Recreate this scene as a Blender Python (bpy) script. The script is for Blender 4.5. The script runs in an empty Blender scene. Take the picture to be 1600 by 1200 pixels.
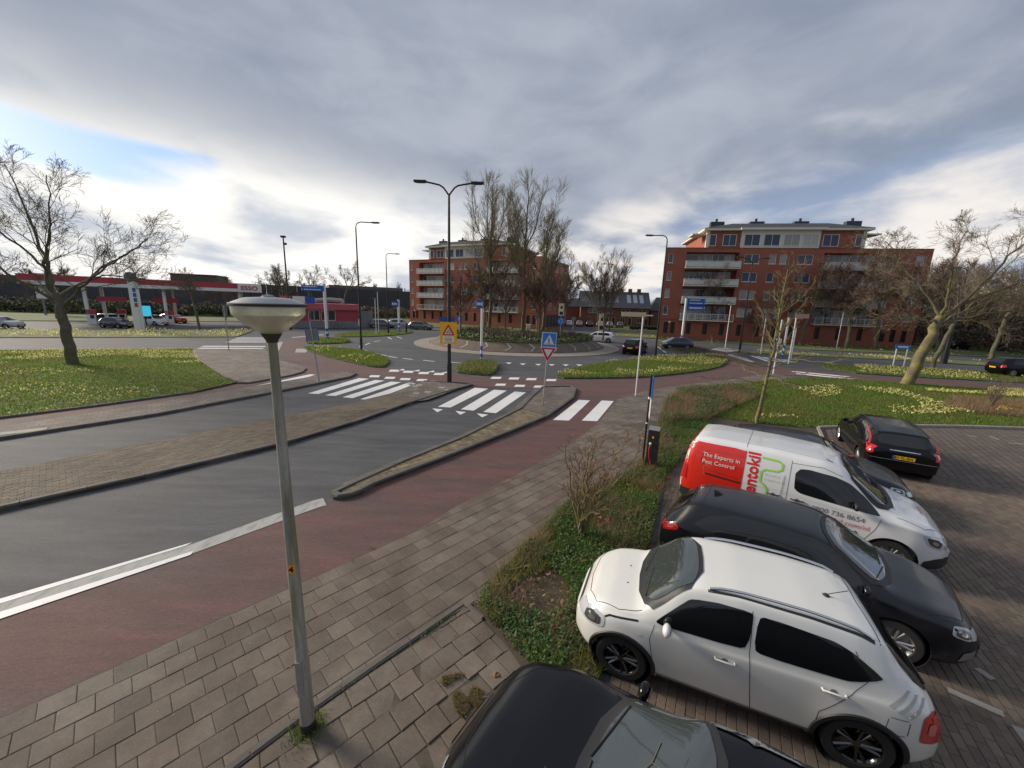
import bpy, bmesh, math, random
import numpy as np
from mathutils import Vector, Matrix
from mathutils.bvhtree import BVHTree
from mathutils.geometry import delaunay_2d_cdt, tessellate_polygon
random.seed(7); rng = np.random.default_rng(7)
SC = bpy.context.scene
COL = SC.collection
PI = math.pi
# ------------------------------------------------------------------ camera
EYE = 4.6
ROLL = math.radians(1.8); FPX = 600.0
PITCH = math.atan(122*math.cos(ROLL)/FPX)
fwd = Vector((0, math.cos(PITCH), -math.sin(PITCH)))
r0 = Vector((1, 0, 0)); u0 = r0.cross(fwd)
RT = r0*math.cos(ROLL)+u0*math.sin(ROLL); UP = -r0*math.sin(ROLL)+u0*math.cos(ROLL)
cd = bpy.data.cameras.new('camera'); cam = bpy.data.objects.new('camera', cd); COL.objects.link(cam)
cd.sensor_fit = 'HORIZONTAL'; cd.sensor_width = 36; cd.lens = 36*FPX/1600
cd.clip_start = 0.05; cd.clip_end = 6000
cam.matrix_world = Matrix(((RT.x, UP.x, -fwd.x, 0), (RT.y, UP.y, -fwd.y, 0), (RT.z, UP.z, -fwd.z, EYE), (0, 0, 0, 1)))
SC.camera = cam
# ------------------------------------------------------------------ world, sun, exposure
SUN_EL, SUN_AZ = math.radians(24), math.radians(-68)      # azimuth from +Y towards +X
w = bpy.data.worlds.new('World'); SC.world = w; w.use_nodes = True
N = w.node_tree.nodes; Lk = w.node_tree.links; N.clear()
def wn(t, **k):
    n = N.new(t)
    for a, b in k.items(): setattr(n, a, b)
    return n
def wmath(op, a, b=None, c=None, clamp=False):
    n = N.new('ShaderNodeMath'); n.operation = op; n.use_clamp = clamp
    for i, v in enumerate((a, b, c)):
        if v is None: continue
        if isinstance(v, (int, float)): n.inputs[i].default_value = v
        else: Lk.new(v, n.inputs[i])
    return n.outputs[0]
def wstep(v, lo, hi):
    n = N.new('ShaderNodeMapRange'); n.interpolation_type = 'SMOOTHSTEP'
    Lk.new(v, n.inputs[0]); n.inputs[1].default_value = lo; n.inputs[2].default_value = hi
    return n.outputs[0]
def wmix(f, a, b):
    n = N.new('ShaderNodeMix'); n.data_type = 'RGBA'
    Lk.new(f, n.inputs[0])
    for i, v in ((6, a), (7, b)):
        if isinstance(v, tuple): n.inputs[i].default_value = (*v, 1)
        else: Lk.new(v, n.inputs[i])
    return n.outputs[2]
sky = wn('ShaderNodeTexSky', sky_type='NISHITA', sun_disc=False)
sky.sun_elevation = SUN_EL; sky.sun_rotation = SUN_AZ
sky.air_density = 1.0; sky.dust_density = 1.0
tc = wn('ShaderNodeTexCoord'); sx = wn('ShaderNodeSeparateXYZ'); Lk.new(tc.outputs['Generated'], sx.inputs[0])
dz = wmath('ADD', wmath('MAXIMUM', sx.outputs[2], 0.0), 0.12)
px = wmath('DIVIDE', sx.outputs[0], dz); py = wmath('DIVIDE', sx.outputs[1], dz)
cmb = wn('ShaderNodeCombineXYZ'); Lk.new(px, cmb.inputs[0]); Lk.new(py, cmb.inputs[1])
def wnoise(scale, detail, rough, rot=0, sc=(1, 1, 1), dist=0.0):
    mp = wn('ShaderNodeMapping'); Lk.new(cmb.outputs[0], mp.inputs[0])
    mp.inputs['Rotation'].default_value = (0, 0, rot); mp.inputs['Scale'].default_value = sc
    n = wn('ShaderNodeTexNoise'); Lk.new(mp.outputs[0], n.inputs['Vector'])
    n.inputs['Scale'].default_value = scale; n.inputs['Detail'].default_value = detail
    n.inputs['Roughness'].default_value = rough; n.inputs['Distortion'].default_value = dist
    return n.outputs['Fac']
n1 = wnoise(.95, 5, .5, 0.5, (1, .7, 1), .4)
mpd = wn('ShaderNodeMapping'); Lk.new(tc.outputs['Generated'], mpd.inputs[0]); mpd.inputs['Scale'].default_value = (1, 1, 2.4)
nd_ = wn('ShaderNodeTexNoise'); Lk.new(mpd.outputs[0], nd_.inputs['Vector']); nd_.inputs['Scale'].default_value = 4.6; nd_.inputs['Detail'].default_value = 8; nd_.inputs['Roughness'].default_value = .52; nd_.inputs['Distortion'].default_value = .35
n2 = nd_.outputs['Fac']
n3 = wnoise(0.6, 6, .5, 1.2)
nl = wmath('ADD', wmath('MULTIPLY', px, .76), wmath('MULTIPLY', py, -.65))
tl = wmath('ADD', wmath('MULTIPLY', px, .65), wmath('MULTIPLY', py, .76))
ml = wmath('ADD', wmath('MULTIPLY', px, .9), wmath('MULTIPLY', py, .43))
jit = wmath('ADD', wmath('MULTIPLY', wmath('SUBTRACT', n1, .5), 1.5), wmath('MULTIPLY', wmath('SUBTRACT', n2, .5), .7))
nlj = wmath('ADD', nl, jit); mlj = wmath('ADD', ml, wmath('MULTIPLY', jit, 1.1))
deckL = wstep(nlj, -2.75, -1.65)            # 0 = bright western edge, 1 = dark deck
deckR = wstep(mlj, 2.45, 1.65)
deck = wmath('MULTIPLY', deckL, deckR)
mott = wmath('ADD', wmath('ADD', wmath('MULTIPLY', n1, .38), wmath('MULTIPLY', n2, .34)), wmath('MULTIPLY', n3, .28))
dark = wmix(wstep(mott, .36, .64), (1.55, 1.85, 2.4), (2.85, 3.08, 3.6))
rightc = wmix(wstep(mott, .42, .57), (1.9, 2.4, 3.4), (5.9, 5.6, 5.3))
leftc = wmix(wstep(mott, .4, .54), (3.7, 4.0, 4.5), (6.9, 6.7, 6.3))
edge = wmix(wstep(px, -.6, .9), leftc, rightc)
cloud = wmix(deck, edge, dark)
# blue gap in the deck towards the left and small ones near the right horizon
gap = wmath('MULTIPLY', wmath('MULTIPLY', wstep(wmath('ADD', nl, wmath('MULTIPLY', jit, .35)), -3.25, -2.95), wstep(wmath('ADD', nl, wmath('MULTIPLY', jit, .35)), -2.42, -2.55)),
            wstep(wmath('ADD', tl, wmath('MULTIPLY', jit, .6)), .8, .45))
gap2 = wmath('MULTIPLY', wmath('MULTIPLY', wstep(ml, 2.4, 3.2), wstep(wnoise(1.5, 6, .5, .2, (.5, 1, 1)), .56, .64)), .3)
blue = wmix(wstep(sx.outputs[2], .0, .5), (1.7, 3.4, 6.2), (.6, 2.0, 5.2))
bl = wmix(wmath('MULTIPLY', wmath('SUBTRACT', 1.0, 0.35), 1.0), sky.outputs[0], blue)
fin = wmix(wmath('MAXIMUM', gap, gap2, clamp=True), cloud, bl)
bg = wn('ShaderNodeBackground'); bg.inputs[1].default_value = .1
Lk.new(fin, bg.inputs[0]); wo = wn('ShaderNodeOutputWorld'); Lk.new(bg.outputs[0], wo.inputs[0])
sl = bpy.data.lights.new('sun', 'SUN'); sl.energy = 3.0; sl.angle = math.radians(18); sl.color = (1, .88, .72)
so = bpy.data.objects.new('sun', sl); COL.objects.link(so)
so.rotation_euler = Vector((-math.sin(SUN_AZ)*math.cos(SUN_EL), -math.cos(SUN_AZ)*math.cos(SUN_EL), -math.sin(SUN_EL))).to_track_quat('-Z', 'Y').to_euler()
SC.view_settings.view_transform = 'Standard'; SC.view_settings.look = 'None'
SC.view_settings.exposure = 0.68; SC.view_settings.gamma = 1
SC.render.engine = 'CYCLES'

# ------------------------------------------------------------------ helpers
def G(u, v, z=0.0):
    """ground point seen at pixel (u,v) of the 1600x1200 photograph"""
    d = fwd*FPX+RT*(u-800)+UP*(600-v); t = (z-EYE)/d.z
    return Vector((d.x*t, d.y*t))
def GG(pts): return [G(*p) for p in pts]
def prop(o, label=None, cat=None, group=None, kind=None):
    if label: o['label'] = label
    if cat: o['category'] = cat
    if group: o['group'] = group
    if kind: o['kind'] = kind
    return o
def thing(name, label, cat, loc=(0, 0, 0), rz=0.0, group=None, scale=1.0):
    o = bpy.data.objects.new(name, None); COL.objects.link(o); o.empty_display_size = .3
    o.location = (loc[0], loc[1], loc[2] if len(loc) > 2 else 0.0); o.rotation_euler = (0, 0, rz); o.scale = (scale,)*3
    return prop(o, label, cat, group)
def link(name, me, parent=None, mat=None):
    o = bpy.data.objects.new(name, me); COL.objects.link(o)
    if mat is not None and not me.materials: me.materials.append(mat)
    if parent is not None: o.parent = parent
    return o
def copy_tree(o, parent=None):
    c = o.copy(); COL.objects.link(c)
    if parent is not None: c.parent = parent
    for ch in o.children:
        copy_tree(ch, c)
    return c
class MB:
    def __init__(s): s.v = []; s.f = []; s.mi = []; s.m = 0
    def add(s, vs, fs):
        b = len(s.v); s.v += [tuple(v) for v in vs]; s.f += [tuple(i+b for i in f) for f in fs]; s.mi += [s.m]*len(fs)
        return s
    def box(s, c, d, rz=0.0, ry=0.0):
        x, y, z = (k/2 for k in d); m = Matrix.Translation(c) @ Matrix.Rotation(rz, 4, 'Z') @ Matrix.Rotation(ry, 4, 'Y')
        vs = [m @ Vector((a*x, b*y, e*z)) for a in (-1, 1) for b in (-1, 1) for e in (-1, 1)]
        return s.add(vs, [(0, 1, 3, 2), (4, 6, 7, 5), (0, 4, 5, 1), (2, 3, 7, 6), (0, 2, 6, 4), (1, 5, 7, 3)])
    def bx(s, x0, x1, y0, y1, z0, z1): return s.box(((x0+x1)/2, (y0+y1)/2, (z0+z1)/2), (x1-x0, y1-y0, z1-z0))
    def tube(s, pts, rad, n=8, cap=True):
        pts = [Vector(p) for p in pts]; k = len(pts)
        if isinstance(rad, (int, float)): rad = [rad]*k
        b = len(s.v); prev = None
        for i, p in enumerate(pts):
            t = (pts[min(i+1, k-1)]-pts[max(i-1, 0)]).normalized()
            a = prev if prev is not None else (Vector((0, 0, 1)) if abs(t.z) < .9 else Vector((1, 0, 0)))
            x = (a-t*a.dot(t))
            if x.length < 1e-5: x = t.orthogonal()
            x.normalize(); prev = x; y = t.cross(x)
            for j in range(n):
                an = 2*PI*j/n; s.v.append(tuple(p+(x*math.cos(an)+y*math.sin(an))*rad[i]))
        for i in range(k-1):
            for j in range(n):
                s.f.append((b+i*n+j, b+i*n+(j+1) % n, b+(i+1)*n+(j+1) % n, b+(i+1)*n+j)); s.mi.append(s.m)
        if cap:
            s.f.append(tuple(b+j for j in reversed(range(n)))); s.f.append(tuple(b+(k-1)*n+j for j in range(n))); s.mi += [s.m, s.m]
        return s
    def lathe(s, prof, n=24, M=None, cap=True):
        b = len(s.v); k = len(prof)
        for r, z in prof:
            for j in range(n):
                v = Vector((r*math.cos(2*PI*j/n), r*math.sin(2*PI*j/n), z)); s.v.append(tuple(M @ v if M else v))
        for i in range(k-1):
            for j in range(n): s.f.append((b+i*n+j, b+i*n+(j+1) % n, b+(i+1)*n+(j+1) % n, b+(i+1)*n+j)); s.mi.append(s.m)
        if cap and prof[0][0] > 1e-4: s.f.append(tuple(b+j for j in reversed(range(n)))); s.mi.append(s.m)
        if cap and prof[-1][0] > 1e-4: s.f.append(tuple(b+(k-1)*n+j for j in range(n))); s.mi.append(s.m)
        return s
    def prism(s, poly, z0, z1, axis='z'):
        """poly (a,b) extruded; axis z: (x,y); axis y: (x,z) between y z0..z1"""
        n = len(poly); P3 = (lambda a, b, c: (a, b, c)) if axis == 'z' else ((lambda a, b, c: (a, c, b)) if axis == 'y' else (lambda a, b, c: (c, a, b)))
        vs = [P3(p[0], p[1], z0) for p in poly]+[P3(p[0], p[1], z1) for p in poly]
        fs = [(i, (i+1) % n, (i+1) % n+n, i+n) for i in range(n)]
        tri = tessellate_polygon([[Vector((p[0], p[1], 0)) for p in poly]])
        fs += [tuple(t) for t in tri]+[tuple(i+n for i in t) for t in tri]
        return s.add(vs, fs)
    def mesh(s, name, mats, smooth=None, fix=False):
        me = bpy.data.meshes.new(name); me.from_pydata(s.v, [], s.f)
        for m in (mats if isinstance(mats, (list, tuple)) else [mats]): me.materials.append(m)
        if any(s.mi): me.polygons.foreach_set('material_index', s.mi)
        if fix:
            bm = bmesh.new(); bm.from_mesh(me); bmesh.ops.recalc_face_normals(bm, faces=bm.faces); bm.to_mesh(me); bm.free()
        if smooth is not None:
            me.shade_smooth(); me.set_sharp_from_angle(angle=math.radians(smooth))
        me.update(); return me
    def build(s, name, mats, parent=None, smooth=None, fix=True):
        return link(name, s.mesh(name, mats, smooth, fix), parent)
# ------------------------------------------------------------------ materials
def mat(name, col, rough=.6, btex=None, fine=0.0, metal=0.0, var=0.0, vscale=5.0, bump=0.0, bscale=60.0, col2=None, cscale=3.0, cthr=(.4, .6), island=0.0, coat=0.0, spec=.5, detail=6, stretch=None, emit=None):
    m = bpy.data.materials.new(name); m.use_nodes = True; nt = m.node_tree; nd = nt.nodes; lk = nt.links
    b = nd['Principled BSDF']; b.inputs['Roughness'].default_value = rough; b.inputs['Metallic'].default_value = metal
    b.inputs['Base Color'].default_value = (*col, 1); b.inputs['Specular IOR Level'].default_value = spec
    if coat: b.inputs['Coat Weight'].default_value = coat; b.inputs['Coat Roughness'].default_value = .04
    if emit: b.inputs['Emission Color'].default_value = (*emit[:3], 1); b.inputs['Emission Strength'].default_value = emit[3]
    if not (var or bump or col2 or island or btex): return m
    g = nd.new('ShaderNodeNewGeometry'); vec = g.outputs['Position']
    if stretch:
        mp = nd.new('ShaderNodeMapping'); lk.new(vec, mp.inputs[0]); mp.inputs['Rotation'].default_value = (0, 0, stretch[0]); mp.inputs['Scale'].default_value = stretch[1]; vec = mp.outputs[0]
    def noise(sc, det=detail, v=None):
        n = nd.new('ShaderNodeTexNoise'); lk.new(v or vec, n.inputs['Vector']); n.inputs['Scale'].default_value = sc; n.inputs['Detail'].default_value = det; n.inputs['Roughness'].default_value = .6
        return n.outputs['Fac']
    cur = None
    if col2:
        mr = nd.new('ShaderNodeMapRange'); lk.new(noise(cscale), mr.inputs[0]); mr.inputs[1].default_value = cthr[0]; mr.inputs[2].default_value = cthr[1]
        mx = nd.new('ShaderNodeMix'); mx.data_type = 'RGBA'; lk.new(mr.outputs[0], mx.inputs[0]); mx.inputs[6].default_value = (*col, 1); mx.inputs[7].default_value = (*col2, 1); cur = mx.outputs[2]
    def modulate(fac, amt, cur):
        mr = nd.new('ShaderNodeMapRange'); lk.new(fac, mr.inputs[0]); mr.inputs[1].default_value = .25 if amt[1] else 0; mr.inputs[2].default_value = .75 if amt[1] else 1
        mr.inputs[3].default_value = 1-amt[0]; mr.inputs[4].default_value = 1+amt[0]
        mx = nd.new('ShaderNodeVectorMath'); mx.operation = 'SCALE'
        if cur: lk.new(cur, mx.inputs[0])
        else: mx.inputs[0].default_value = col
        lk.new(mr.outputs[0], mx.inputs['Scale']); return mx.outputs[0]
    if var: cur = modulate(noise(vscale), (var, True), cur); cur = modulate(noise(vscale*9), (var*.6, True), cur)
    if fine: cur = modulate(noise(48, 2), (fine, True), cur); cur = modulate(noise(130, 1), (fine, True), cur)
    if island:
        oi = nd.new('ShaderNodeObjectInfo'); ad = nd.new('ShaderNodeMath'); ad.operation = 'ADD'; lk.new(g.outputs['Random Per Island'], ad.inputs[0]); lk.new(oi.outputs['Random'], ad.inputs[1])
        fr = nd.new('ShaderNodeMath'); fr.operation = 'FRACT'; lk.new(ad.outputs[0], fr.inputs[0]); cur = modulate(fr.outputs[0], (island, False), cur)
    if btex:
        mp = nd.new('ShaderNodeMapping'); lk.new(g.outputs['Position'], mp.inputs[0]); mp.inputs['Rotation'].default_value = (0, 0, -btex[0])
        bt = nd.new('ShaderNodeTexBrick'); lk.new(mp.outputs[0], bt.inputs[0]); bt.inputs['Scale'].default_value = 1; bt.inputs['Brick Width'].default_value = btex[1]; bt.inputs['Row Height'].default_value = btex[2]
        bt.inputs['Mortar Size'].default_value = btex[3]; bt.inputs['Color1'].default_value = (1.15, 1.15, 1.15, 1); bt.inputs['Color2'].default_value = (.8, .8, .8, 1); bt.inputs['Mortar'].default_value = (.45, .45, .42, 1)
        mu = nd.new('ShaderNodeVectorMath'); mu.operation = 'MULTIPLY'; lk.new(bt.outputs['Color'], mu.inputs[1])
        if cur: lk.new(cur, mu.inputs[0])
        else: mu.inputs[0].default_value = col
        cur = mu.outputs[0]
    if cur: lk.new(cur, b.inputs['Base Color'])
    if bump:
        bp = nd.new('ShaderNodeBump'); bp.inputs['Strength'].default_value = bump; bp.inputs['Distance'].default_value = .01; lk.new(noise(bscale, 3), bp.inputs['Height']); lk.new(bp.outputs[0], b.inputs['Normal'])
    return m
M = {}
A_ROAD = math.radians(40)
M['asphalt'] = mat('asphalt', (.052, .056, .066), .8, fine=.22, var=.3, vscale=2.2, bump=.8, bscale=110, col2=(.076, .078, .084), cscale=.9, stretch=(-.95, (.25, 1.4, 1)))
M['red'] = mat('red_asphalt', (.122, .056, .051), .82, fine=.2, var=.24, vscale=2.4, bump=.8, bscale=110, col2=(.092, .056, .053), cscale=.7, stretch=(-.95, (.3, 1.3, 1)))
M['paint'] = mat('road_paint', (.72, .72, .71), .6, var=.05, vscale=8, col2=(.5, .5, .49), cscale=5, cthr=(.58, .72))
M['worn'] = mat('worn_road_paint', (.36, .355, .34), .8, var=.12, vscale=6, col2=(.24, .24, .24), cscale=14, cthr=(.5, .65), stretch=(.8, (1, .25, 1)))
M['tile'] = mat('concrete_tile', (.113, .086, .067), .85, fine=.14, var=.2, vscale=2.6, bump=.35, bscale=120, col2=(.15, .125, .1), cscale=.9, cthr=(.42, .62), island=.2)
M['tileg'] = mat('grey_tile_paving', (.115, .092, .08), .85, btex=(.75, .3, .3, .012), var=.22, vscale=1.5, bump=.3, bscale=70, col2=(.17, .14, .118), cscale=.8)
M['kerb'] = mat('kerb_concrete', (.105, .095, .085), .85, var=.25, vscale=3, bump=.4, bscale=60, island=.12)
M['kerbl'] = mat('pale_kerb_concrete', (.3, .28, .25), .85, var=.2, vscale=3, bump=.3, bscale=60, island=.1)
M['brick'] = mat('brown_paving_brick', (.098, .071, .05), .85, var=.2, vscale=1.7, bump=.3, bscale=100, col2=(.125, .098, .066), cscale=.6, island=.25)
M['ybrick'] = mat('yellow_brown_paving_brick', (.185, .145, .08), .85, var=.2, vscale=3, bump=.3, bscale=100, col2=(.14, .115, .08), cscale=2.2, island=.3)
M['lotbrick'] = mat('parking_brick', (.135, .101, .08), .82, fine=.12, var=.2, vscale=1.3, bump=.3, bscale=100, col2=(.1, .1, .062), cscale=.55, cthr=(.5, .68), island=.2)
M['lotfar'] = mat('parking_brick_far', (.135, .103, .084), .82, btex=(.95, .42, .21, .02), var=.3, vscale=3, bump=.4, bscale=30, col2=(.125, .1, .083), cscale=6, stretch=(.43, (1, 3, 1)))
M['joint'] = mat('joint_sand', (.078, .068, .05), .95, var=.3, vscale=9)
M['soil'] = mat('soil', (.07, .052, .038), .95, var=.35, vscale=3, bump=.8, bscale=30)
M['lawn'] = mat('lawn_ground', (.1, .145, .035), .95, var=.35, vscale=1.2, bump=.8, bscale=20, col2=(.10, .105, .04), cscale=.5)
M['blade'] = mat('grass_blades', (.135, .215, .036), .7, island=.45, col2=(.19, .2, .055), cscale=.55, cthr=(.42, .62))
M['dry'] = mat('dry_stalks', (.27, .19, .11), .8, island=.4)
M['ivy'] = mat('ivy_leaves', (.06, .13, .03), .75, island=.5)
M['deadleaf'] = mat('dead_leaves', (.19, .095, .05), .8, island=.4)
M['petal'] = mat('daffodil_petals', (.8, .73, .3), .6, island=.2)
M['petaly'] = mat('yellow_daffodil_petals', (.85, .6, .04), .6, island=.1)
M['bark'] = mat('bark', (.13, .105, .08), .95, var=.35, vscale=3, bump=.8, bscale=25, col2=(.10, .10, .055), cscale=2)
M['shrubtwig'] = mat('orange_brown_twigs', (.26, .14, .09), .9, island=.2)
M['barkm'] = mat('mossy_bark', (.19, .165, .06), .95, var=.35, vscale=4, bump=.8, bscale=25, col2=(.13, .105, .075), cscale=1.6)
M['twig'] = mat('twigs', (.13, .098, .075), .9, island=.2)
M['twigp'] = mat('budding_twigs', (.3, .25, .13), .9, island=.25)
M['twigr'] = mat('reddish_twigs', (.16, .095, .07), .9, island=.2)
M['twigm'] = mat('mossy_twigs', (.17, .15, .07), .9, island=.25)
M['bush'] = mat('bush_leaves', (.035, .06, .018), .7, island=.5)
M['bramble'] = mat('bramble', (.12, .098, .06), .8, island=.5)
M['brickwall'] = mat('red_brick_wall', (.32, .105, .066), .9, var=.14, vscale=.7, bump=.3, bscale=12, island=.0)
M['brickdk'] = mat('dark_brick_wall', (.17, .075, .055), .9, var=.15, vscale=.9)
M['white'] = mat('white_paint', (.74, .73, .7), .5, var=.05, vscale=2)
M['cream'] = mat('cream_paint', (.68, .63, .52), .6, var=.05, vscale=2)
M['balc'] = mat('balcony_panel', (.6, .6, .52), .35, var=.08, vscale=1)
M['glass'] = mat('window_glass', (.025, .03, .035), .06, spec=.9)
M['curtain'] = mat('curtained_glass', (.34, .33, .3), .12, island=.4, spec=.6)
M['screen'] = mat('blue_grey_screen', (.06, .075, .12), .6)
M['roof'] = mat('dark_roofing', (.045, .047, .052), .6, var=.2, vscale=1)
M['black'] = mat('black_coating', (.012, .012, .013), .4)
M['steel'] = mat('galvanised_steel', (.36, .36, .35), .45, metal=.6, var=.15, vscale=3)
M['postw'] = mat('white_post', (.7, .7, .69), .45)
M['blue'] = mat('sign_blue', (.012, .1, .42), .4)
M['bluel'] = mat('sign_blue_light', (.02, .2, .62), .4)
M['red_sign'] = mat('sign_red', (.55, .015, .02), .4)
M['redb'] = mat('station_red', (.4, .045, .055), .5, var=.08, vscale=1)
M['pinkb'] = mat('faded_red_band', (.48, .1, .12), .5, var=.1, vscale=1)
M['yellow'] = mat('sign_yellow', (.9, .42, .01), .45)
M['dgrey'] = mat('dark_grey_panel', (.045, .05, .06), .6, var=.1, vscale=.5)
M['grey'] = mat('grey_panel', (.2, .2, .21), .6, var=.1, vscale=1)
M['tyre'] = mat('tyre_rubber', (.018, .018, .018), .8)
M['rim'] = mat('alloy', (.45, .46, .47), .3, metal=.8)
M['rimb'] = mat('black_alloy', (.09, .09, .095), .18, metal=1.0, coat=.5)
M['plastic'] = mat('black_plastic', (.018, .018, .02), .55)
M['carglass'] = mat('car_glass', (.008, .009, .01), .04, spec=.7)
M['shield'] = mat('windshield_glass', (.035, .045, .045), .05, spec=1.0, coat=.6)
M['seam'] = mat('panel_gap', (.01, .01, .01), .9)
M['lampw'] = mat('headlamp', (.45, .47, .5), .12, coat=1)
M['lampd'] = mat('headlamp_inner', (.05, .05, .055), .1, coat=1)
M['tail'] = mat('tail_lamp', (.45, .008, .01), .15, coat=1)
M['chrome'] = mat('chrome', (.7, .71, .72), .15, metal=1)
M['plate'] = mat('yellow_plate', (.85, .48, .02), .45)
def paint(name, col, rough=.35, metal=.0, coat=1.0, spec=.5): return mat(name, col, rough, metal=metal, coat=coat, spec=spec)

def translucent(m, k):
    nt = m.node_tree; b = nt.nodes['Principled BSDF']; out = nt.nodes['Material Output']; t = nt.nodes.new('ShaderNodeBsdfTranslucent'); mx = nt.nodes.new('ShaderNodeMixShader'); mx.inputs[0].default_value = k
    l = b.inputs['Base Color'].links
    if l: nt.links.new(l[0].from_socket, t.inputs[0])
    else: t.inputs[0].default_value = b.inputs['Base Color'].default_value
    nt.links.new(b.outputs[0], mx.inputs[1]); nt.links.new(t.outputs[0], mx.inputs[2]); nt.links.new(mx.outputs[0], out.inputs[0])
for k_, v_ in (('blade', .5), ('petal', .45), ('petaly', .4), ('ivy', .3), ('dry', .35), ('bush', .2)): translucent(M[k_], v_)
# ------------------------------------------------------------------ 2D helpers
def V2(p): return Vector((p[0], p[1]))
def inpoly(X, Y, poly):
    inside = np.zeros(X.shape, bool); n = len(poly)
    for i in range(n):
        x0, y0 = poly[i][0], poly[i][1]; x1, y1 = poly[(i+1) % n][0], poly[(i+1) % n][1]
        if y0 == y1: continue
        c = ((y0 > Y) != (y1 > Y)) & (X < (x1-x0)*(Y-y0)/(y1-y0)+x0); inside ^= c
    return inside
def smooth(pts, it=2, closed=False):
    for _ in range(it):
        out = []; n = len(pts)
        if not closed: out.append(pts[0])
        for i in range(n if closed else n-1):
            a, b = V2(pts[i]), V2(pts[(i+1) % n]); out += [a*.75+b*.25, a*.25+b*.75]
        if not closed: out.append(V2(pts[-1]))
        pts = out
    return pts
def offset(pts, d):
    """offset of an open polyline to the left (+) of its direction"""
    out = []; n = len(pts)
    for i in range(n):
        t = (V2(pts[min(i+1, n-1)])-V2(pts[max(i-1, 0)])).normalized(); out.append(V2(pts[i])+Vector((-t.y, t.x))*d)
    return out
def area(poly): return sum(poly[i][0]*poly[(i+1) % len(poly)][1]-poly[(i+1) % len(poly)][0]*poly[i][1] for i in range(len(poly)))/2
def sheet(name, poly, z, m, parent=None, struct=True):
    b = MB(); tri = tessellate_polygon([[Vector((p[0], p[1], 0)) for p in poly]])
    b.add([(p[0], p[1], z) for p in poly], [tuple(t) for t in tri])
    me = b.mesh(name, m, None, False)
    bm = bmesh.new(); bm.from_mesh(me)
    for f in bm.faces:
        f.normal_update()
        if f.normal.z < 0: f.normal_flip()
    bm.to_mesh(me); bm.free()
    o = link(name, me, parent)
    if struct and parent is None: o['kind'] = 'structure'
    return o
def slab(name, poly, z0, z1, m, parent=None):
    o = MB().prism([V2(p) for p in poly], z0, z1).build(name, m, parent)
    if parent is None: o['kind'] = 'structure'
    return o
def kerb(name, pts, wid=.14, h=.11, m=None, closed=False, stones=0, z0=-.02, side=1, L=1.0):
    """kerb of single stones laid along a line, the line being its outer (road) edge, body to the left (side=1)"""
    m = m or M['kerb']; pts = [V2(p) for p in pts]
    if closed: pts = pts+[pts[0]]
    seg = [0]
    for i in range(len(pts)-1): seg.append(seg[-1]+(pts[i+1]-pts[i]).length)
    T = seg[-1]; n = max(1, int(round(T/L)))
    def at(s):
        s = min(max(s, 0), T)
        for i in range(len(seg)-1):
            if s <= seg[i+1]+1e-9:
                k = (s-seg[i])/max(seg[i+1]-seg[i], 1e-9); return pts[i].lerp(pts[i+1], k)
        return pts[-1]
    root = thing(name, None, None); root['kind'] = 'structure'; far = MB(); made = 0
    for i in range(n):
        s0, s1 = T*i/n+.006, T*(i+1)/n-.006; k = 3; P = [at(s0+(s1-s0)*j/k) for j in range(k+1)]
        dirs = [(at(min(s0+(s1-s0)*j/k+.15, T))-at(max(s0+(s1-s0)*j/k-.15, 0))).normalized() for j in range(k+1)]
        j_ = random.uniform(-.004, .004); vs = []
        for p, t in zip(P, dirs):
            nv = Vector((-t.y, t.x))*side
            for a, z in ((0, z0), (.0, h-.03), (.025, h+j_), (wid, h+j_), (wid, z0)): q = p+nv*a; vs.append((q.x, q.y, z))
        fs = [(5*a+b, 5*a+b+1, 5*a+b+6, 5*a+b+5) for a in range(k) for b in range(4)]+[(0, 1, 2, 3, 4), (5*k+4, 5*k+3, 5*k+2, 5*k+1, 5*k)]
        if made < stones and (P[0].length < 26):
            b = MB(); b.add(vs, fs); b.build('kerb_stone', m, root); made += 1
        else: far.add(vs, fs)
    if far.v: far.build('kerb_stones_far', m, root)['kind'] = 'stuff'
    return root
def nearest_on(poly, p):
    best = None; bd = 1e9
    for i in range(len(poly)):
        a, b = V2(poly[i]), V2(poly[(i+1) % len(poly)]); ab = b-a; t = max(0, min(1, (p-a).dot(ab)/max(ab.dot(ab), 1e-9))); q = a+ab*t; d = (q-p).length
        if d < bd: bd = d; best = q
    return best
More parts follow.
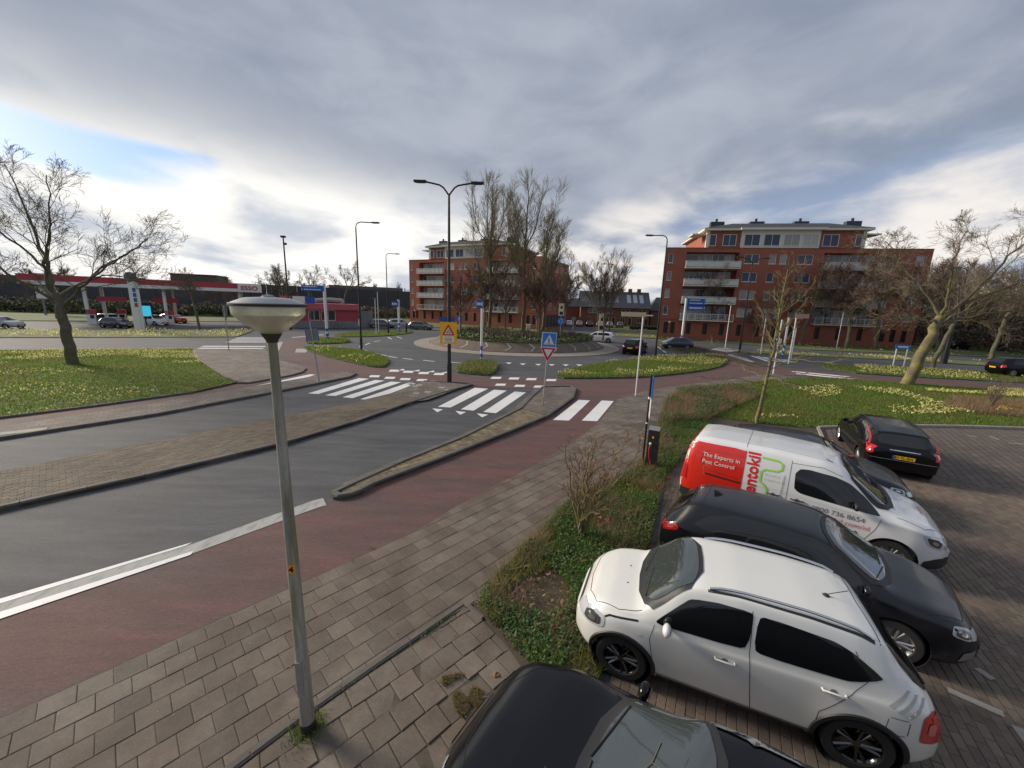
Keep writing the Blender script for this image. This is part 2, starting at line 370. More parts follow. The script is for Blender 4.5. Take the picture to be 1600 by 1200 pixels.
def pave(surface, poly, ang, tw, th, z, m, name, limit=300, bond=.5, gap=.007, maxd=1e9, thick=.03, org=(0, 0), jit=.0015, holes=()):
    """lays single tiles in rows; the nearest ones as objects, the rest as one mesh"""
    ca, sa = math.cos(ang), math.sin(ang); ex, ey = Vector((ca, sa)), Vector((-sa, ca)); O = V2(org)
    us = [(V2(p)-O).dot(ex) for p in poly]; vs_ = [(V2(p)-O).dot(ey) for p in poly]
    cells = []
    for j in range(int(math.floor(min(vs_)/th)), int(math.ceil(max(vs_)/th))+1):
        for i in range(int(math.floor(min(us)/tw))-1, int(math.ceil(max(us)/tw))+1):
            u = (i+bond*(j % 2))*tw; v = j*th; c = O+ex*(u+tw/2)+ey*(v+th/2); cells.append((c.x, c.y))
    C = np.array(cells); C = C[(np.hypot(C[:, 0], C[:, 1]) < maxd)]
    def corners(c): return [V2(c)+ex*(a*(tw-gap)/2)+ey*(b*(th-gap)/2) for a, b in ((-1, -1), (1, -1), (1, 1), (-1, 1))]
    X = C[:, 0]; Y = C[:, 1]; ins = []
    for a, b in ((0, 0), (-1, -1), (1, -1), (1, 1), (-1, 1)):
        ins.append(inpoly(X+ex.x*a*tw/2+ey.x*b*th/2, Y+ex.y*a*tw/2+ey.y*b*th/2, poly))
    cnt = sum(k.astype(int) for k in ins[1:]); full = (cnt == 4) & ins[0]; part = (~full) & (cnt > 0)
    for hx, hy, hr in holes:
        k = np.hypot(X-hx, Y-hy) > hr; full &= k; part &= k
    order = [i for i in np.argsort(np.hypot(X, Y)) if full[i]]
    # what the camera can see
    vis = [i for i in order if (lambda q: q.dot(fwd) > .2 and abs(q.dot(RT)/q.dot(fwd)) < 1.36 and abs(q.dot(UP)/q.dot(fwd)) < 1.02)(Vector((X[i], Y[i], -EYE)))]
    near = set(vis[:limit]); base = None
    def frustum(b, cs, dz):
        cc = sum(cs, Vector((0, 0)))/4; n = 4
        top = [c_+(cc-c_).normalized()*min(.008, (cc-c_).length*.2) for c_ in cs]
        tl = [random.uniform(-jit, jit) for _ in range(4)]
        b.add([(c_.x, c_.y, z-thick) for c_ in cs]+[(c_.x, c_.y, z-.004+dz) for c_ in cs]+[(t_.x, t_.y, z+dz+k) for t_, k in zip(top, tl)],
              [(0, 1, 5, 4), (1, 2, 6, 5), (2, 3, 7, 6), (3, 0, 4, 7), (4, 5, 9, 8), (5, 6, 10, 9), (6, 7, 11, 10), (7, 4, 8, 11), (8, 9, 10, 11)])
    if near:
        b = MB(); hx, hy = (tw-gap)/2, (th-gap)/2
        cs = [Vector((-hx, -hy)), Vector((hx, -hy)), Vector((hx, hy)), Vector((-hx, hy))]
        zz = z; z = 0.0
        cc = Vector((0, 0)); top = [c_*(1-.008/c_.length*1.2) for c_ in cs]
        b.add([(c_.x, c_.y, -thick) for c_ in cs]+[(c_.x, c_.y, -.004) for c_ in cs]+[(t_.x, t_.y, 0) for t_ in top],
              [(0, 1, 5, 4), (1, 2, 6, 5), (2, 3, 7, 6), (3, 0, 4, 7), (4, 5, 9, 8), (5, 6, 10, 9), (6, 7, 11, 10), (7, 4, 8, 11), (8, 9, 10, 11)])
        z = zz; base = b.mesh(name, m, None, False)
        for i in near:
            o = link(name, base, surface); o.location = (X[i], Y[i], z+random.uniform(-2*jit, 2*jit)); o.rotation_euler = (random.gauss(0, jit*2), random.gauss(0, jit*2), ang+random.gauss(0, jit*3))
    b = MB()
    for i in order:
        if i not in near: frustum(b, corners((X[i], Y[i])), random.uniform(-2*jit, 2*jit))
    for i in np.nonzero(part)[0]:
        cs = corners((X[i], Y[i])); cs = [c_ if inpoly(np.array([c_.x]), np.array([c_.y]), poly)[0] else nearest_on(poly, c_) for c_ in cs]
        if abs(area(cs)) > .12*tw*th and area(cs) > 0: frustum(b, cs, 0)
    if b.v:
        o = b.build(name, m, surface, fix=False); o['kind'] = 'stuff'
# ------------------------------------------------------------------ ground plan (outlines measured from the photograph, in metres on the ground)
ZP = .0
sheet('ground', [(-900, -60), (900, -60), (900, 1500), (-900, 1500)], -.05, M['lawn'])
sheet('forecourt', [Vector((-120, 30)), G(-60, 516), G(390, 517), G(480, 512), G(480, 503), G(150, 502.5), G(-60, 501.5)], .002, M['asphalt'])
sheet('road', [(-120, -8), (16, -8), (30, 18), (110, -20), (120, 40), (110, 66), (40, 60), (22, 60), (22, 110), (8, 110), (6, 70), (-5, 66), (-12, 72), (-26, 110), (-40, 110), (-40, 60), (-120, 20)], 0, M['asphalt'])
# red cycle paths
edge_near = [Vector((-13.5, -5.0)), G(0, 1123), G(455, 918), G(550, 877), G(650, 832), G(720, 787), G(866, 712), G(935, 662), G(955, 636), G(968, 622), G(1000, 613), G(1050, 604), G(1100, 598), G(1155, 591), G(1200, 584), G(1240, 586), G(1337, 592), G(1411, 598), G(1600, 610), Vector((70, 15))]
edge_up = [Vector((72, 18)), G(1600, 602), G(1411, 590), G(1337, 586), G(1280, 580), G(1240, 577), G(1195, 570), G(1170, 561), G(1150, 553), G(1110, 546), G(1085, 549), G(1120, 556), G(1145, 563), G(1125, 576), G(1055, 587), G(999, 592), G(864, 593), G(760, 590), G(700, 585), G(608, 577), G(520, 562), G(482, 551), G(470, 543), G(480, 536), G(530, 528), G(545, 524), G(500, 523), G(455, 528), G(436, 537), G(440, 560), G(470, 577), G(485, 588), G(560, 588), G(620, 592), G(700, 600), G(740, 606), G(830, 607), G(895, 607), G(902, 612), G(897, 625), G(858, 654), G(700, 716), G(583, 762), G(530, 782), G(490, 787), G(0, 961), Vector((-16, -2.5))]
sheet('cycle_path', smooth(edge_near, 1)+smooth(edge_up, 1), .005, M['red'])
left_red = [G(371, 597), G(300, 614), G(245, 622), G(0, 655), Vector((-26, 7.6)), Vector((-25, 6.4)), G(0, 671), G(245, 632), G(385, 607), G(480, 592), G(485, 584), G(459, 586), G(389, 599)]
sheet('cycle_path', left_red, .006, M['red'])
# --- roundabout
RC = Vector((.4, 47.9)); 
def ring(r, n=72, c=RC): return [c+Vector((math.cos(2*PI*i/n), math.sin(2*PI*i/n)))*r for i in range(n)]
apr = MB(); apr.lathe([(12.4, -.01), (12.4, .05), (12.3, .06), (10.6, .12), (10.6, .0)], 96, Matrix.Translation((RC.x, RC.y, 0)))
o = apr.build('roundabout_apron', mat('apron_concrete', (.26, .225, .19), .85, var=.15, vscale=1.2, bump=.3), None, 40); o['kind'] = 'structure'
isl = MB(); isl.lathe([(10.55, .0), (10.5, .16), (9.2, .95), (9.0, 1.0), (6, 1.15), (0.0, 1.3)], 96, Matrix.Translation((RC.x, RC.y, 0)))
o = isl.build('roundabout_island', mat('island_brick_slope', (.135, .105, .082), .9, var=.25, vscale=2.5, bump=.8, bscale=12), None, 40); o['kind'] = 'structure'
island = o
cone_top = mat('island_planting_soil', (.11, .1, .045), .95, var=.4, vscale=1.5, bump=.8, bscale=8)
o = MB().lathe([(9.15, 1.0), (6, 1.17), (0, 1.33)], 64, Matrix.Translation((RC.x, RC.y, .012))).build('planting_bed', cone_top, None, 40); o['kind'] = 'structure'
def slope_pt(a, k, h=.02):
    r = 10.5+(9.2-10.5)*k; z = .16+(.95-.16)*k; nrm = Vector((.79, 1.3)).normalized()
    return Vector((RC.x+(r+h*nrm.x)*math.cos(a), RC.y+(r+h*nrm.x)*math.sin(a), z+h*nrm.y))
for i in range(26):
    a0 = -PI+i*2*PI/26; b = MB(); wd = .022; dl = .045
    for s in (0, 1):
        k0, k1 = (.1, .5) if s == 0 else (.5, .92); aa, ab = (a0, a0+dl) if s == 0 else (a0+dl, a0)
        b.add([slope_pt(aa, k0), slope_pt(aa+wd, k0), slope_pt(ab+wd, k1), slope_pt(ab, k1)], [(0, 1, 2, 3)])
    b.build('chevron_marking', M['kerbl'], island, fix=False)
# --- raised brick islands
def grassy(name, label_m, poly, h=.1, kb=None, closed=True, stones=0, pale=False, zc=.09):
    if area(poly) < 0: poly = poly[::-1]
    s = slab(name, poly, -.02, zc, label_m)
    kerb('kerb', poly, .14, h, M['kerbl'] if pale else M['kerb'], closed=closed, stones=stones)
    return poly
lawn_left = [G(301, 546), G(298, 556), G(329, 578), G(350, 590), G(371, 599), G(300, 615), G(0, 655), Vector((-26, 7.8)), Vector((-60, -8)), Vector((-80, 12)), G(-40, 551), G(0, 549)]
lawn_left_k = [Vector((-26, 7.8)), G(0, 655), G(150, 636), G(300, 615), G(371, 599)]
slab('lawn', lawn_left, -.02, .075, M['lawn']); kerb('kerb', lawn_left_k, .12, .09, stones=24)
plaza = [G(302, 546), G(415, 546), G(426, 560), G(440, 564), G(462, 570), G(478, 576), G(474, 582), G(459, 587), G(389, 599), G(373, 598), G(350, 590), G(330, 577), G(299, 556)]
s = slab('brick_plaza', plaza, -.02, .07, M['tileg'])
kerb('kerb', [G(371, 600), G(389, 600), G(459, 587), G(474, 582), G(479, 577), G(473, 573), G(440, 564)], .1, .08)
strip = [G(0, 671), G(245, 632), G(385, 608), G(480, 592), G(492, 588), G(540, 583), G(557, 584.5), G(548, 590), G(430, 614), G(245, 649), G(0, 687), Vector((-22, 5)), Vector((-22.5, 6.5))]
s = slab('splitter_island', strip, -.02, .09, M['tileg'])
kerb('kerb', [Vector((-22, 4.9)), G(0, 688), G(245, 650), G(430, 614.5), G(548, 590.5), G(558, 585), G(541, 582)], .14, .105, stones=26)
med_k = [Vector((-17.5, .5)), G(0, 800), G(240, 746), G(450, 695), G(560, 661), G(640, 632.5), G(700, 614), G(739, 603)]
median = med_k+[G(736, 601), G(661, 597), G(610, 617), G(560, 629), G(451, 652), G(196, 701), G(0, 741), Vector((-19, 3.5))]
s = slab('median_island', median, -.02, .075, M['joint'])
kerb('kerb', med_k+[G(735, 600.5), G(700, 599), G(663, 597)], .15, .12, stones=34)
tile_part = [G(663, 598), G(735, 602), G(669, 627), G(640, 623), G(611, 618)]
brick_part = [G(611, 618), G(640, 623), G(669, 627), G(640, 631), G(560, 659), G(450, 692), G(240, 742), G(0, 794), Vector((-18, 1)), Vector((-19, 3.4)), G(0, 742), G(196, 702), G(451, 653), G(560, 630)]
slab('median_tile_paving', tile_part, .07, .086, M['tileg'])
pave(s, brick_part, math.radians(50), .21, .105, .088, M['brick'], 'brick', 300, maxd=17)
slab('median_brick_paving', [p for p in brick_part], .07, .0805, mat('median_brick_far', (.115, .09, .066), .85, var=.25, vscale=2, col2=(.14, .112, .076), cscale=1.2))
near_isl = [G(515, 775), G(521, 781), G(533, 782), G(560, 775), G(583, 762), G(695, 719), G(800, 677), G(857, 653), G(897, 624), G(901, 610), G(893, 605), G(846, 606), G(827, 623), G(810, 641), G(718, 687), G(626, 724), G(546, 760)]
if area(near_isl) < 0: near_isl = near_isl[::-1]
ni = slab('splitter_island', near_isl, -.02, .075, M['joint']); kerb('kerb', near_isl, .14, .125, closed=True, stones=46)
tp = [G(846, 608), G(891, 607), G(897, 611), G(893, 622), G(858, 650), G(845, 650), G(815, 641), G(829, 623)]
slab('island_tile_paving', tp, .07, .088, M['tileg'])
bp_ = [G(815, 642), G(845, 651), G(857, 652), G(800, 674), G(695, 714), G(583, 757), G(560, 770), G(532, 777), G(522, 776), G(550, 763), G(626, 727), G(718, 690)]
if area(bp_) < 0: bp_ = bp_[::-1]
pave(ni, bp_, math.radians(44), .105, .21, .092, M['ybrick'], 'brick', 300, maxd=40)
# worn gutter band between road and near island
g_ = [G(546, 761), G(626, 725), G(718, 688), G(810, 642), G(845, 607)]
sheet('gutter', g_+offset(g_, .28)[::-1], .009, M['tileg'])
# --- grassed islands
isl_grass = []
for pts, pale in (([(864, 592), (930, 592), (999, 591), (1055, 586), (1120, 577), (1139, 566), (1136, 560), (1120, 556), (1055, 557), (1012, 560), (968, 566), (914, 573), (882, 581)], False),
            ([(707, 582), (740, 586), (768, 588), (778, 578), (777, 570), (768, 566), (740, 566), (724, 570)], False),
            ([(473, 543), (510, 543), (568, 549), (601, 558), (609, 566), (602, 574), (590, 575), (568, 572), (510, 558), (482, 549)], False),
            ([(476, 534), (510, 529), (547, 532), (547, 536), (510, 538), (482, 538)], False),
            ([(519, 527), (533, 521), (603, 517), (645, 517), (642, 522), (580, 527)], False),
            ([(1040, 544), (1072, 541), (1110, 548), (1105, 553), (1060, 551)], False)):
    isl_grass.append(grassy('verge', M['lawn'], smooth(GG(pts), 1, True), pale=pale))
# far verges on the level
far_verges = []
for pts in ([(-30, 515), (100, 515), (400, 516), (370, 527), (100, 528), (-30, 528)],
            [(-60, 493), (150, 494), (400, 497), (480, 499), (480, 503), (150, 502), (-60, 501)],
            [(600, 499), (642, 497), (740, 503), (800, 508), (800, 515), (700, 512), (640, 511), (590, 507)],
            [(953, 524), (970, 519), (1020, 511), (1100, 518), (1423, 535), (1650, 552), (1650, 562), (1340, 550), (1264, 547), (1200, 541), (1110, 533), (1060, 531), (990, 527)],
            [(1150, 551), (1264, 557), (1400, 563), (1600, 576), (1700, 583), (1700, 575), (1600, 570), (1400, 558), (1264, 553), (1180, 549)],
            [(1276, 570), (1330, 572), (1400, 573), (1600, 586), (1700, 592), (1700, 606), (1600, 599), (1411, 589), (1337, 584), (1290, 577)]):
    p = GG(pts)
    if area(p) < 0: p = p[::-1]
    slab('verge', p, -.02, .06, M['lawn']); kerb('kerb', p, .12, .07, closed=True); far_verges.append(p)
# --- right-hand pavement (tiles)
bed_edge = [G(740, 945), G(774, 896), G(820, 852), G(848, 825), G(873, 795), G(915, 765), G(960, 748), G(990, 731), G(1011, 712), G(1027, 658), G(1038, 630), G(1052, 616), G(1075, 608), G(1155, 600.5), G(1215, 593), G(1240, 590)]
pavement = smooth(edge_near[:15], 1)+bed_edge[::-1]+[G(700, 966), G(556, 1066), G(440, 1150), Vector((-5.5, -.6)), Vector((-9, -5))]
if area(pavement) < 0: pavement = pavement[::-1]
pv = slab('pavement', pavement, -.03, .015, M['joint'])
TA = math.atan2(G(550, 877).y-G(92, 1085).y, G(550, 877).x-G(92, 1085).x)
near_pav = [p for p in pavement]
pave(pv, near_pav, TA, .30, .30, .022, M['tile'], 'paving_tile', 300, maxd=15.5, org=G(92, 1085), jit=.0015, gap=.006)
farp = smooth([G(866, 712), G(935, 662), G(955, 636), G(968, 622), G(1000, 613), G(1050, 604), G(1100, 598), G(1155, 591), G(1200, 584), G(1225, 586)], 1)+[G(1240, 590), G(1215, 593), G(1155, 600.5), G(1075, 608), G(1052, 616), G(1038, 630), G(1027, 658), G(1011, 712), G(990, 731)]
far_mask = [p for p in farp if p.length > 13.5]
sheet('pavement_far', far_mask, .0195, M['tileg'])
# flush edging stones between tiles and the lower tiled apron, and along the bed
kerb('edging', [Vector((-5.5, -.6)), G(440, 1150), G(556, 1066), G(700, 966), G(726, 948)], .09, .035, M['kerb'], stones=12, side=1, L=1.0)
kerb('edging', bed_edge[:12], .07, .05, M['kerb'], stones=22, side=-1)
ge = [p for p in smooth(edge_near[:10], 1)]
kerb('edging', ge, .06, .018, M['kerb'], stones=20, side=-1)
# lower apron of 30 cm tiles before the parking bays
apron = [Vector((-5.5, -.7)), G(440, 1153), G(556, 1070), G(700, 970), G(728, 950), G(752, 968), G(790, 1010), G(860, 1060), Vector((2.2, 3.1)), Vector((1.5, -.5))]
if area(apron) < 0: apron = apron[::-1]
ap = slab('pavement', apron, -.03, .010, M['joint'])
LP = G(482, 1140)
pave(ap, apron, TA-.06, .30, .30, .02, M['tile'], 'paving_tile', 120, bond=.5, gap=.012, org=G(556, 1066), jit=.005, holes=((LP.x, LP.y, .17),))
kerb('edging', [G(728, 950), G(752, 970)], .07, .04, M['kerb'], stones=3, side=1)
# --- parking lot
HD = math.atan2(G(1480, 890).y-G(1048, 790).y, G(1480, 890).x-G(1048, 790).x)       # heading of the bays
e1 = Vector((math.cos(HD), math.sin(HD))); e2 = Vector((-math.sin(HD), math.cos(HD)))
bayline = [Vector((.9, 3.2)), Vector((3.0, 6.9)), Vector((4.3, 9.8)), Vector((5.6, 12.6)), Vector((7.5, 13.6))]
lot = bayline+[G(1290, 690), G(1281, 671), G(1350, 669), G(1420, 668), G(1500, 669), G(1600, 672), Vector((40, 16)), Vector((40, -6)), Vector((-1, -6)), Vector((.2, 1.5))]
if area(lot) < 0: lot = lot[::-1]
lo = slab('parking_lot', lot, -.03, .013, M['lotfar'])
pave(lo, lot, HD+PI/2-.06, .21, .105, .02, M['lotbrick'], 'brick', 300, maxd=17, jit=.0015, gap=.008)
kerb('kerb', [G(1281, 671), G(1350, 669), G(1420, 668), G(1500, 669), G(1600, 672), Vector((30, 15.8))], .12, .12, M['kerbl'], stones=20)
kerb('kerb', [Vector((7.6, 13.7)), G(1290, 690), G(1281, 671)], .12, .1, M['kerbl'], stones=8)
# --- the big bed / lawn on the right
bed = [p for p in bed_edge]+[G(1300, 591.5), G(1411, 600), G(1600, 612), Vector((70, 14)), Vector((66, 9)), Vector((31, 15.9)), G(1600, 671), G(1500, 668), G(1420, 667), G(1350, 668), G(1281, 670), G(1290, 689), Vector((7.5, 13.7)), Vector((5.5, 12.6)), Vector((4.2, 9.9)), Vector((2.9, 7.0)), Vector((.8, 3.3)), G(790, 1010)]
if area(bed) < 0: bed = bed[::-1]
slab('planted_bed', bed, -.03, .03, M['soil'])
bedlawn = [G(1038, 628), G(1060, 615), G(1155, 601), G(1215, 594), G(1300, 592), G(1411, 600.5), G(1600, 612.5), Vector((69, 14)), Vector((66, 9.4)), Vector((31, 16.1)), G(1600, 670), G(1420, 666), G(1281, 669), G(1240, 668), G(1180, 662), G(1090, 650)]
if area(bedlawn) < 0: bedlawn = bedlawn[::-1]
slab('lawn', bedlawn, -.02, .05, M['lawn'])
# ------------------------------------------------------------------ road markings
def mark(name, pts, m=None, z=.011, parent=None): return sheet(name, pts, z, m or M['paint'], parent, struct=parent is None)
def bars(name, quads, m=None):
    r = thing(name, None, None); r['kind'] = 'structure'
    for q in quads: mark('stripe', GG(q), m, parent=r)
def barset(a0, a1, b0, b1, n, wfrac=.5):
    """n stripes between the near ends a0..a1 and the far ends b0..b1"""
    out = []
    for i in range(n):
        k0 = i/(n-1+wfrac); k1 = k0+wfrac/(n-1+wfrac)
        L = lambda p, q, k: (p[0]+(q[0]-p[0])*k, p[1]+(q[1]-p[1])*k)
        out.append([L(a0, a1, k0), L(a0, a1, k1), L(b0, b1, k1), L(b0, b1, k0)])
    return out
bars('zebra_crossing', [[(684, 636), (704, 637), (763, 607.5), (742, 606)], [(720, 640), (740, 642), (792, 610.5), (772, 609)], [(755, 644), (775, 646), (822, 613.5), (804, 612)]])
bars('zebra_crossing', [[(481, 615), (497, 616), (577, 592), (561, 591)], [(508, 618), (524, 619), (601, 595), (586, 594)], [(535, 621), (551, 622.5), (627, 597.5), (611, 596.5)], [(563, 624), (582, 625.5), (652, 600), (637, 598.5)]])
bars('zebra_crossing', [[(864, 656.5), (889, 657.5), (922, 626), (904, 625)], [(909, 657.5), (933, 658.5), (959, 627), (940, 626)]])
bars('zebra_crossing', [[(391, 605), (404, 605.5), (497, 586), (484, 585)], [(418, 606), (432, 607), (521, 587.5), (507, 586.5)]])
bars('zebra_crossing', barset((300, 547.5), (408, 548.5), (322, 539), (417, 539.5), 1, 1)[:0]+[[(302+k*5.5, 547.8-k*3), (408+k*3, 548.2-k*3), (409+k*3, 546.9-k*3), (308+k*5.5, 546.5-k*3)] for k in range(3)])
bars('zebra_crossing', [[(352+k*7, 535-k*3), (425, 535-k*3), (425, 534-k*3), (357+k*7, 533.8-k*3)] for k in range(3)])
bars('zebra_crossing', [[(1236, 581), (1318, 589), (1330, 588.6), (1240, 580)], [(1242, 584.5), (1325, 592.6), (1336, 592), (1247, 583.5)]])
bars('zebra_crossing', [[(1172+9*k, 556+.9*k), (1197+14*k, 564.5+.6*k), (1203+14*k, 564.7+.6*k), (1176+9*k, 555.9+.9*k)] for k in range(4)])
sq = thing('crossing_blocks', None, None); sq['kind'] = 'structure'
for u, v in [(585, 588), (609, 590.5), (633, 592.5), (659, 594), (616, 579.3), (638, 581), (662, 583), (686, 584.5), (782, 601.2), (812, 603), (822+20, 604.2), (797-22+0, 590.5), (803, 591.5), (830, 592.5), (861, 594)]:
    mark('block', GG([(u-9, v+1.6), (u+7, v+1.8), (u+9, v-1.4), (u-6, v-1.6)]), parent=sq)
sh = thing('yield_triangles', None, None); sh['kind'] = 'structure'
for u, v, s in [(684, 640.5, 8.5), (720, 644.5, 8.5), (754, 648.5, 9)]: mark('yield_triangle', GG([(u-s, v-2.2), (u+s, v-.4), (u-s*.1, v+4)]), parent=sh)
for u, v in [(795, 567.3), (817, 568.8), (841, 569.6), (862, 570), (884, 570.3), (905, 570.4)]: mark('yield_triangle', GG([(u-5, v-.8), (u+5, v-.5), (u, v+1.7)]), parent=sh)
for u, v in [(626, 577.5), (650, 578.8), (673, 580.2), (695, 581.5)]: mark('yield_triangle', GG([(u-6, v+1.3), (u+6, v+1.5), (u+5, v-1.1)]), parent=sh)
dl = thing('dashed_line', None, None); dl['kind'] = 'structure'
for a, b in [((562, 541), (567, 545)), ((569, 547), (579, 550)), ((583, 551.5), (592, 553)), ((594, 554), (604, 556)), ((607, 557), (620, 559)), ((630, 560), (645, 561.8)), ((661, 563), (679, 565)), ((704, 566), (722, 567.5)), ((745, 567.5), (760, 568.5)),
             ((571, 539), (578, 536)), ((584, 534), (594, 532.5)), ((1028, 542), (1033, 546)), ((1035, 548), (1041, 551)), ((1041, 554), (1042, 557)), ((606, 527), (612, 530)), ((620, 526), (628, 529))]:
    A, B = G(*a), G(*b); t = (B-A).normalized(); n_ = Vector((-t.y, t.x))*.09; mark('dash', [A-n_, B-n_, B+n_, A+n_], parent=dl)
for z_, pts in enumerate(([(455, 527), (505, 522.5), (506, 523.6), (457, 528.3)], [(463, 545), (483, 545), (478, 551), (461, 551)], [(424, 541), (438, 534), (442, 535), (436, 548), (428, 549)], [(1140, 553), (1165, 560), (1180, 566), (1172, 566), (1135, 555)], [(1110, 546), (1136, 551), (1160, 547), (1125, 543)])): mark('white_edge_block', GG(pts), M['worn'], z=.012+.001*z_)
# the lane line: worn broad band with fresh edges further down
o_ = [G(505, 779), G(490, 782.5), G(300, 851), G(0, 941), Vector((-15, -1.5))]
i_ = [G(510, 790), G(496, 794), G(300, 866), G(0, 966), Vector((-14.4, -2.1))]
mark('lane_line', o_+i_[::-1], M['worn'], .012)
mark('lane_line', [G(300, 848.5), G(0, 937), Vector((-15.1, -1.4)), Vector((-15, -1.5)), G(0, 944.5), G(291, 853.5)], M['paint'], .016)
mark('lane_line', [G(303, 861.5), G(0, 957.5), Vector((-14.55, -1.95)), Vector((-14.4, -2.1)), G(0, 968.5), G(298, 868)], M['paint'], .016)
for a, b in (((1480, 1080), (1568, 1119)), ((1525, 1046), (1551, 1064)), ((1588, 1138), (1612, 1170))):
    A, B = G(*a), G(*b); t = (B-A).normalized(); n_ = Vector((-t.y, t.x))*.05; mark('bay_line', [A-n_, B-n_, B+n_, A+n_], M['kerbl'], .026)
for a, b in (((1510, 681), (1525, 684)), ((1545, 682), (1560, 688)), ((1575, 693), (1600, 695)), ((1290, 700), (1310, 735))):
    A, B = G(*a), G(*b); t = (B-A).normalized(); n_ = Vector((-t.y, t.x))*.05; mark('bay_line', [A-n_, B-n_, B+n_, A+n_], M['kerbl'], .026)
for u, v in [(640, 601), (648, 606), (655, 604), (677, 598), (690, 608), (700, 612), (650, 617), (668, 615)]:
    mark('worn_tile_mark', GG([(u-5, v+1), (u+4, v+1.3), (u+6, v-1), (u-4, v-1.2)]), M['kerbl'], .091)
# ------------------------------------------------------------------ ground vegetation
def scatter(poly, n, fn=None, zlo=.05):
    x0, x1 = min(p[0] for p in poly), max(p[0] for p in poly); y0, y1 = min(p[1] for p in poly), max(p[1] for p in poly)
    X = np.zeros(0); Y = np.zeros(0); tries = 0
    while len(X) < n and tries < 60:
        a = rng.uniform(x0, x1, n*2); b = rng.uniform(y0, y1, n*2); k = inpoly(a, b, poly)
        if fn is not None: k &= fn(a, b)
        X = np.concatenate([X, a[k]]); Y = np.concatenate([Y, b[k]]); tries += 1
    return X[:n], Y[:n]
def clump(scale, thr, seed):
    r = np.random.default_rng(seed); K = r.normal(0, 1/scale, (14, 2)); ph = r.uniform(0, 6.28, 14)
    return lambda X, Y: (sum(np.cos(K[i, 0]*X+K[i, 1]*Y+ph[i]) for i in range(14))/2.6) > thr
def tris_mesh(name, V, m):
    """V: (n,k,3) faces of k corners"""
    n, k, _ = V.shape; me = bpy.data.meshes.new(name); me.vertices.add(n*k); me.vertices.foreach_set('co', V.reshape(-1).astype(np.float32))
    me.loops.add(n*k); me.loops.foreach_set('vertex_index', np.arange(n*k, dtype=np.int32)); me.polygons.add(n); me.polygons.foreach_set('loop_start', np.arange(0, n*k, k, dtype=np.int32))
    me.materials.append(m); me.update(calc_edges=True); me.validate(); return me
def stuff(name, me, label, cat):
    o = link(name, me); return prop(o, label, cat, kind='stuff')
def blades(X, Y, z, hmin, hmax, wd, lean=.6):
    n = len(X); a = rng.uniform(0, 2*PI, n); h = rng.uniform(hmin, hmax, n); L = rng.uniform(0, lean, n)*h; b = rng.uniform(0, 2*PI, n)
    P = np.zeros((n, 3, 3)); P[:, 0] = np.stack([X-np.cos(a)*wd, Y-np.sin(a)*wd, np.full(n, z)], 1); P[:, 1] = np.stack([X+np.cos(a)*wd, Y+np.sin(a)*wd, np.full(n, z)], 1)
    P[:, 2] = np.stack([X+np.cos(b)*L, Y+np.sin(b)*L, z+h], 1); return P
def leaves(X, Y, Z, s, up=.6):
    n = len(X); a = rng.uniform(0, 2*PI, n); t = rng.uniform(-up, up, n); t2 = rng.uniform(-up, up, n); sz = s*rng.uniform(.6, 1.4, n)
    ux = np.stack([np.cos(a), np.sin(a), t], 1)*sz[:, None]; vx = np.stack([-np.sin(a), np.cos(a), t2], 1)*sz[:, None]*.7; C = np.stack([X, Y, Z], 1)
    return np.stack([C-ux, C-vx*.8, C+ux, C+vx*.8], 1)
def lawn_blades(poly, n, z, label, h=(.05, .11), wd=.012, fn=None):
    X, Y = scatter(poly, n, fn); stuff('grass', tris_mesh('grass', blades(X, Y, z, h[0], h[1], wd), M['blade']), label, 'grass')
def daffs(poly, n, z, label, seed, thr=.35, size=.045, m=None, hgt=.2):
    X, Y = scatter(poly, n, clump(1.6, thr, seed)); n = len(X)
    Z = z+rng.uniform(.6, 1.1, n)*hgt; a = rng.uniform(0, 2*PI, n)
    F1 = leaves(X, Y, Z, size, .9); F2 = leaves(X, Y, Z+.01, size, 1.6)
    stuff('daffodils', tris_mesh('daffodils', np.concatenate([F1, F2]), m or M['petal']), label, 'flowers')
def close(poly, R): return lambda X, Y: np.hypot(X, Y) < R
lawn_blades(lawn_left, 120000, .07, 'short grass of the wide lawn under the big bare tree', fn=lambda X, Y: (X > -46) & (Y > 11), wd=.02)
daffs([G(0, 575), G(0, 550), G(301, 548), G(320, 575), G(200, 580)], 3000, .07, 'pale yellow daffodils round the trunk of the left tree', 3, thr=.25, size=.028)
daffs([G(0, 660), G(0, 580), G(290, 585), G(250, 620)], 380, .07, 'scattered pale daffodils on the near half of the left lawn', 5, thr=.5, size=.03)
lawn_blades(isl_grass[0], 38000, .085, 'long grass on the verge island right of the roundabout', h=(.08, .2), wd=.018)
daffs(isl_grass[0], 2000, .09, 'pale daffodils flowering on the verge island right of the roundabout', 6, thr=.05, size=.032, hgt=.28)
lawn_blades(isl_grass[2], 16000, .085, 'long grass on the kerbed island by the black lamp post', h=(.08, .2), wd=.02)
daffs(isl_grass[2], 140, .09, 'few pale daffodils on the kerbed island by the lamp post', 8, thr=.3)
lawn_blades(isl_grass[3], 2500, .085, 'low growth on the small island under the white direction post', h=(.1, .35), wd=.03)
lawn_blades(isl_grass[4], 6000, .085, 'grass on the narrow island before the parked cars', h=(.08, .18), wd=.03)
X, Y = scatter(isl_grass[5], 2500); stuff('ground_cover', tris_mesh('ground_cover', blades(X, Y, .08, .1, .35, .03), M['bramble']), 'brownish low growth on the small island by the dark hatchback', 'ground cover')
X, Y = scatter(isl_grass[1], 2600); stuff('ground_cover', tris_mesh('ground_cover', np.concatenate([blades(X, Y, .08, .15, .42, .02)]), M['blade']), 'tufted grass in the small kerbed island under the striped post', 'ground cover')
